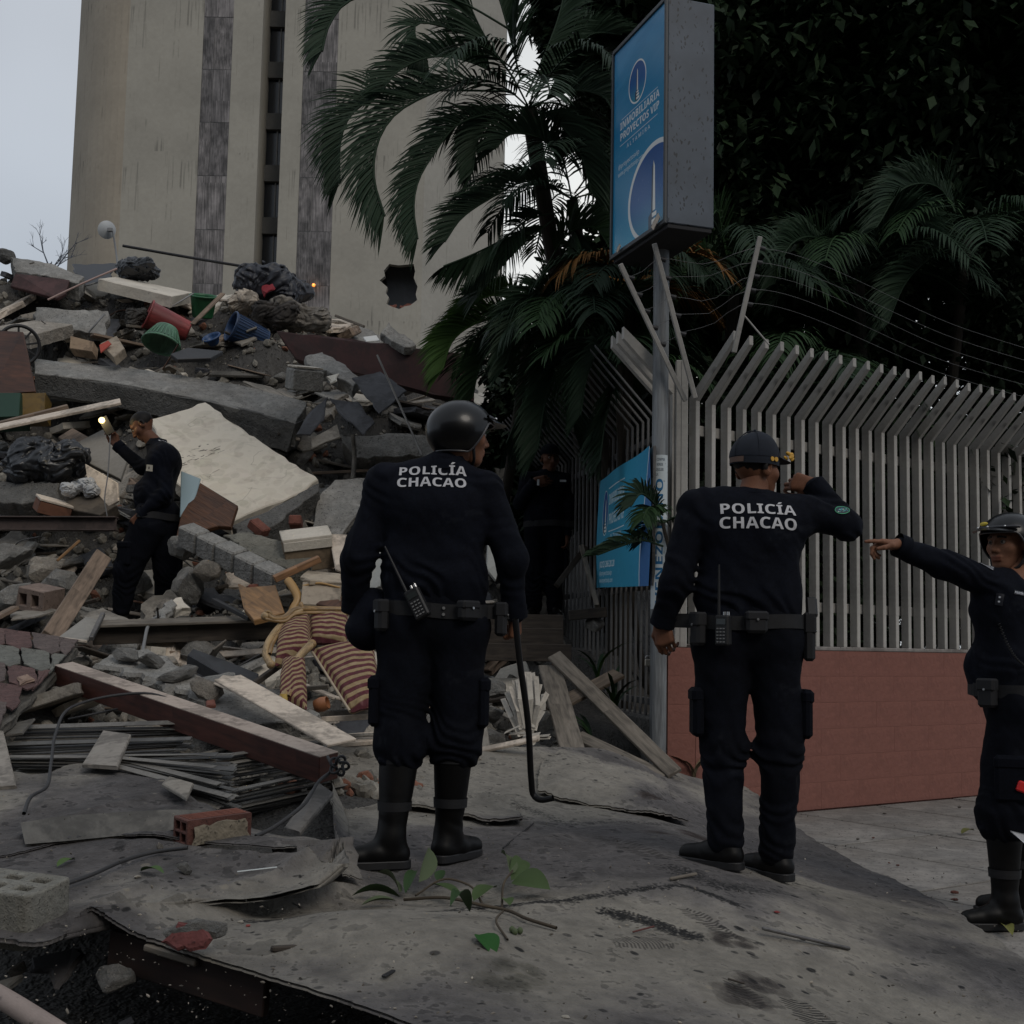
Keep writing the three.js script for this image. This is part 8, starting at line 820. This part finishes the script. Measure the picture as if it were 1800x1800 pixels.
palm('palm in the middle of the garden behind the fence', P(1510, 500, 11.8), V(P(1510, 500, 11.8).x, 0, -12.2), [[[[1510, 510, 11.8], [1440, 420, 11.3], [1390, 430, 11], [1360, 500, 10.8]], 0.45, 0], [[[1510, 510, 11.8], [1550, 400, 11.4], [1600, 380, 11.2], [1650, 430, 11]], 0.45, 0]], 14, 63, { len: 1.4 });
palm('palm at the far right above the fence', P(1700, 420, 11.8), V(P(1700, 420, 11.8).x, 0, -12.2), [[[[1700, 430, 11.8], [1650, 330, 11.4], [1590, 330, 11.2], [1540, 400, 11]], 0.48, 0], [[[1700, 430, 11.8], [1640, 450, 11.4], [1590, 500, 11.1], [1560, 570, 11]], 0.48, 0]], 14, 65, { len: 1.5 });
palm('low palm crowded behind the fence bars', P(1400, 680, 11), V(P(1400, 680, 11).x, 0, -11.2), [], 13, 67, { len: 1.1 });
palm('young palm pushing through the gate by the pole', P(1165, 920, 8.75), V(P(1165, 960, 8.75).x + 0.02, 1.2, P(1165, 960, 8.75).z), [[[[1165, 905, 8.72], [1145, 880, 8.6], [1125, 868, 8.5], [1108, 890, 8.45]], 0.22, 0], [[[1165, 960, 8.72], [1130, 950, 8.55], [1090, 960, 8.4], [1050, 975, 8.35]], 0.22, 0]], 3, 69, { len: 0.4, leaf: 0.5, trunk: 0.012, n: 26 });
// broad-leaved trees: limbs, twigs and leaf clumps through the crown's volume
function leafTree(label, blobs, base, seed, per, size, mats, group = 'garden trees behind the fence') {
  const t = thing('garden_tree', label, 'tree', group, base), R = RNG(seed), L = (p) => p.clone().sub(base), c0 = L(P(...blobs[0].slice(0, 3)));
  part('trunk', new THREE.TubeGeometry(new THREE.CatmullRomCurve3([V(0, 0, 0), c0.clone().multiplyScalar(0.5).add(V(0.15, 0.2, 0.1)), c0]), 16, 0.11, 9), barkM, t);
  for (const b of blobs) { const c = L(P(...b.slice(0, 3))); part('limb', new THREE.TubeGeometry(new THREE.CatmullRomCurve3([c0.clone().multiplyScalar(0.55), c0.clone().lerp(c, 0.5).add(V(0, 0.25, 0)), c]), 12, 0.05, 7), barkM, t); }
  blobs.forEach((b, bi) => { const c = L(P(...b.slice(0, 3))), r = b[3], pos = [[], []]; const clumps = []; for (let i = 0; i < 60; i++) { const u = V(rr(-1, 1, R), rr(-1, 1, R), rr(-1, 1, R)); if (u.length() > 1) { i--; continue; } clumps.push([u.multiplyScalar(r), rr(0.18, 0.42, R) * Math.min(1, r)]); }
    for (let i = 0; i < per; i++) { const [q, s] = pick(clumps, R), d = V(rr(-1, 1, R), rr(-1, 1, R), rr(-1, 1, R)).multiplyScalar(s), p = c.clone().add(q).add(d), ax = V(rr(-1, 1, R), rr(-0.9, 0.3, R), rr(-1, 1, R)).normalize(), nn = V(rr(-0.7, 0.7, R), 1, rr(-0.7, 0.7, R)), w = ax.clone().cross(nn).normalize(), l = size * rr(0.7, 1.35, R), hw = l * 0.24, m = p.clone().addScaledVector(ax, l * 0.5), e = p.clone().addScaledVector(ax, l).add(V(0, -l * 0.12, 0)), a = m.clone().addScaledVector(w, hw), z = m.clone().addScaledVector(w, -hw); const o = pos[i % 2]; for (const v of [p, a, e, p, e, z]) o.push(v.x, v.y, v.z); }
    pos.forEach((q, k) => part('foliage', fromTris(q), mats[(bi + k) % mats.length], t)); });
  return t;
}
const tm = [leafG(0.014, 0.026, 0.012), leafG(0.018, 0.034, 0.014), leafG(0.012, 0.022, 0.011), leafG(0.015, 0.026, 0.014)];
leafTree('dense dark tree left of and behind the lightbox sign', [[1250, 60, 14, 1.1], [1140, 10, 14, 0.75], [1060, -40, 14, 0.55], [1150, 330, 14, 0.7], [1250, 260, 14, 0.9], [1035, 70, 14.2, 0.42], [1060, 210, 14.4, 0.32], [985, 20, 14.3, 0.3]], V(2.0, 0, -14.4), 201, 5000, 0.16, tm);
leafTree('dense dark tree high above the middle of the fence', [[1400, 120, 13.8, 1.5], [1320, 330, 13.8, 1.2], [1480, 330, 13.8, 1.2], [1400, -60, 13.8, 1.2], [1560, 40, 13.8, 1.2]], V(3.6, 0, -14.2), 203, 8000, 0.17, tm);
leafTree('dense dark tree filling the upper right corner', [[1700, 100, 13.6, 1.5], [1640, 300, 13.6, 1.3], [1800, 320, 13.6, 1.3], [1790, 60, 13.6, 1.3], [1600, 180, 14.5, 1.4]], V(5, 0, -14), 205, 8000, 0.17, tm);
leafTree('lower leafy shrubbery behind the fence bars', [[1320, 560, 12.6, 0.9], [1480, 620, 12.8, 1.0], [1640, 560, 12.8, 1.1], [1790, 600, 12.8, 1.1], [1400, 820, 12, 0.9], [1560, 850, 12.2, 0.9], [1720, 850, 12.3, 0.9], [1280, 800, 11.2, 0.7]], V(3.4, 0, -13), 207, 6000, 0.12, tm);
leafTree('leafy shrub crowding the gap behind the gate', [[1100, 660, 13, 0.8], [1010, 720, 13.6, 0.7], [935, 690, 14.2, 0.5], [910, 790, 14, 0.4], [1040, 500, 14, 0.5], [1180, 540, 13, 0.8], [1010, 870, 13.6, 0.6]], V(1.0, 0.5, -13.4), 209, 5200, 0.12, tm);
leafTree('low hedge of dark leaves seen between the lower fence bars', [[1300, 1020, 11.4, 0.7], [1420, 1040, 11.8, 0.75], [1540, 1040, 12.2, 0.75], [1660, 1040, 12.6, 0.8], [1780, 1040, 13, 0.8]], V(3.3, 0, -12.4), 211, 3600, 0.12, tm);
{ // bare tree by the tower
  const t = thing('bare_tree', 'thin bare blue grey tree left of the tower foot', 'tree', null, P(85, 540, 55)), R = RNG(31), m = M(0.07, 0.08, 0.1, 0.9), tw = []; const grow = (p, d, l, r, k) => { const e = p.clone().addScaledVector(d, l); tw.push(new THREE.CylinderGeometry(r * 0.6, r, l, 5).translate(0, l / 2, 0).applyQuaternion(new THREE.Quaternion().setFromUnitVectors(V(0, 1, 0), d)).translate(p.x, p.y, p.z)); if (k) for (let i = 0; i < 3; i++) grow(p.clone().lerp(e, rr(0.5, 1, R)), d.clone().add(V(rr(-0.8, 0.8, R), rr(-0.3, 0.5, R), rr(-0.8, 0.8, R))).normalize(), l * rr(0.5, 0.75, R), r * 0.55, k - 1); }; grow(V(0, 0, 0), V(0, 1, 0), 1.9, 0.07, 4); part('trunk', tw[0], m, t); part('branches', merge(tw.slice(1)), m, t); }
// grasses by the gate, sprigs by the wall
for (const [x, y, d, n, h, l] of [[1080, 1240, 9.2, 9, 0.5, 'tall strappy leaves growing at the gate foot'], [1040, 1290, 8.9, 6, 0.35, 'short strappy leaves behind the long grey plank'], [1220, 1345, 8.8, 7, 0.25, 'dry blades at the corner of the pink wall'], [1050, 1180, 9.8, 8, 0.45, 'strappy leaves under the blue banner']]) { const t = thing('strappy_plant', l, 'plant', null, P(x, y, d)), R = RNG(x); for (let i = 0; i < n; i++) { const a = R() * 6.28, ln = h * rr(0.7, 1.2, R), pos = []; let p = V(0, -0.1, 0), w = 0.012; for (let k = 0; k < 5; k++) { const f = (k + 1) / 5, e = V(Math.cos(a) * ln * f * f * 0.7, ln * f * (1.1 - 0.45 * f) - 0.1, Math.sin(a) * ln * f * f * 0.7), s = V(-Math.sin(a), 0, Math.cos(a)), nw = k === 4 ? 0.001 : 0.013; const q = [p.clone().addScaledVector(s, w), e.clone().addScaledVector(s, nw), e.clone().addScaledVector(s, -nw), p.clone().addScaledVector(s, -w)]; for (const v of [q[0], q[1], q[2], q[0], q[2], q[3]]) pos.push(v.x, v.y, v.z); p = e; w = nw; } part('blade', fromTris(pos), x === 1220 ? leafG(0.2, 0.16, 0.1) : pick(palmM, R), t); } }
// fallen branch with leaves
function leafBlade(l, w, curl) { const pos = [], N = 8, at = (u, s) => { const h = w * Math.pow(Math.max(0, Math.sin(Math.pow(u, 0.85) * 3.14159)), 0.8); return V(u * l, curl * l * Math.sin(u * 2.6) + Math.abs(s) * h * 0.25, s * h * 0.5); }; for (let i = 0; i < N; i++) for (const s of [-1, 1]) { const a = at(i / N, 0), b = at((i + 1) / N, 0), c = at((i + 1) / N, s), d = at(i / N, s); for (const v of s > 0 ? [a, b, c, a, c, d] : [a, c, b, a, d, c]) pos.push(v.x, v.y, v.z); } let g = fromTris(pos); g.deleteAttribute('normal'); g = mergeVertices(g, 1e-5); g.computeVertexNormals(); return g; }
{ const o = onSheet(790, 1600), t = thing('fallen_branch', 'broken leafy branch lying on the sheet before the boots', 'branch', null, o), S = (px, py, h = 0.015) => onSheet(px, py).sub(o).add(V(0, h, 0)), bark = M(0.12, 0.095, 0.065, 0.9, TX.wood), gm = [leafG(0.045, 0.08, 0.026), leafG(0.085, 0.11, 0.058), leafG(0.06, 0.092, 0.036), leafG(0.03, 0.06, 0.022)], R = RNG(77);
  part('stem', tubeGeo([S(978, 1640), S(930, 1625), S(890, 1608), S(850, 1600), S(780, 1594, 0.03), S(710, 1592, 0.02)], 0.0055, 40, 7), bark, t); part('twig', tubeGeo([S(850, 1600), S(820, 1580, 0.05), S(780, 1576, 0.06), S(730, 1590, 0.03)], 0.004, 24, 6), bark, t); part('twig', tubeGeo([S(882, 1605), S(884, 1588, 0.06), S(900, 1572, 0.08)], 0.004, 16, 6), bark, t); part('twig', tubeGeo([S(884, 1610), S(872, 1632, 0.02), S(892, 1658, 0.01)], 0.0035, 16, 6), bark, t);
  const lf = (a, b, w, curl, m, lab, roll = 0) => { const A = S(...a), B = S(...b), l = A.distanceTo(B), d = part('leaf', leafBlade(l, w, curl), gm[m], t, lab), x = B.clone().sub(A).normalize(), z = x.clone().cross(V(0, 1, 0)).normalize(), y = z.clone().cross(x); d.quaternion.setFromRotationMatrix(new THREE.Matrix4().makeBasis(x, y, z)); d.rotateX(roll); d.position.copy(A); };
  lf([704, 1588, 0.02], [618, 1586, 0.005], 0.06, 0.18, 3, null, 0.5); lf([702, 1585, 0.03], [658, 1552, 0.03], 0.05, 0.1, 1, null, 0.9); lf([696, 1594, 0.02], [635, 1598, 0.004], 0.045, 0.12, 1); lf([735, 1582, 0.06], [748, 1548, 0.11], 0.065, 0.1, 1, null, 0.9); lf([712, 1586, 0.03], [732, 1566, 0.05], 0.04, 0.2, 3); lf([760, 1580, 0.05], [812, 1592, 0.02], 0.045, 0.05, 2); lf([770, 1576, 0.05], [778, 1566, 0.07], 0.04, 0.1, 3); lf([832, 1595, 0.02], [872, 1580, 0.03], 0.06, 0.08, 2); lf([900, 1576, 0.05], [968, 1578, 0.02], 0.1, 0.1, 2, null, 0.5); lf([898, 1574, 0.05], [915, 1546, 0.06], 0.07, 0.1, 2, null, 0.5); lf([896, 1574, 0.07], [876, 1552, 0.1], 0.06, 0.1, 1, null, 0.7); lf([826, 1612, 0.015], [790, 1622, 0.01], 0.045, 0.25, 3); lf([888, 1596, 0.03], [896, 1604, 0.02], 0.04, 0.1, 2);
  for (const [x, y] of [[905, 1644], [914, 1642], [900, 1640]]) part('bud', new THREE.SphereGeometry(0.009, 10, 8).scale(1, 1.2, 1), gm[1], t).position.copy(S(x, y, 0.01)); }
const groundLeaf = (a, b, w, mat, label, h) => { const f = (q) => h === undefined ? onSheet(...q).add(V(0, 0.008, 0)) : G(q[0], q[1], h), A = f(a), B = f(b), l = A.distanceTo(B), m = one('fallen_leaf', leafBlade(l, w, 0.1), mat, label, 'leaf', 'loose leaves on the ground'), x = B.clone().sub(A).normalize(), z = x.clone().cross(V(0, 1, 0)).normalize(); m.quaternion.setFromRotationMatrix(new THREE.Matrix4().makeBasis(x, z.clone().cross(x), z)); m.position.copy(A); };
groundLeaf([842, 1648], [868, 1690], 0.07, leafG(0.022, 0.085, 0.018), 'bright green single leaf below the fallen branch'); groundLeaf([100, 1528], [132, 1518], 0.035, leafG(0.07, 0.12, 0.035), 'green leaf with a dark hole behind the hollow concrete block'); groundLeaf([247, 1536], [288, 1545], 0.035, leafG(0.06, 0.11, 0.03), 'narrow green leaf on the crumpled sheet at left'); groundLeaf([1690, 1466], [1712, 1462], 0.05, leafG(0.1, 0.1, 0.03), 'olive leaf on the sidewalk beside the pointing officer', 0.01); groundLeaf([1762, 1628], [1780, 1650], 0.05, leafG(0.17, 0.17, 0.05), 'yellow green leaf at the lower right on the sidewalk', 0.01);
// ---------- unseen building added behind the photographer to shade what faces it ----------
{ const t = thing('added_street_building', 'plain unseen building added behind the photographer to shade what faces it', 'building', null, V(0, 0, 15)); part('facade', new THREE.BoxGeometry(60, 13, 8).translate(0, 6.5, 4), M(0.13, 0.125, 0.115, 0.9), t); }
shade(scene);
renderer.render(scene, camera);
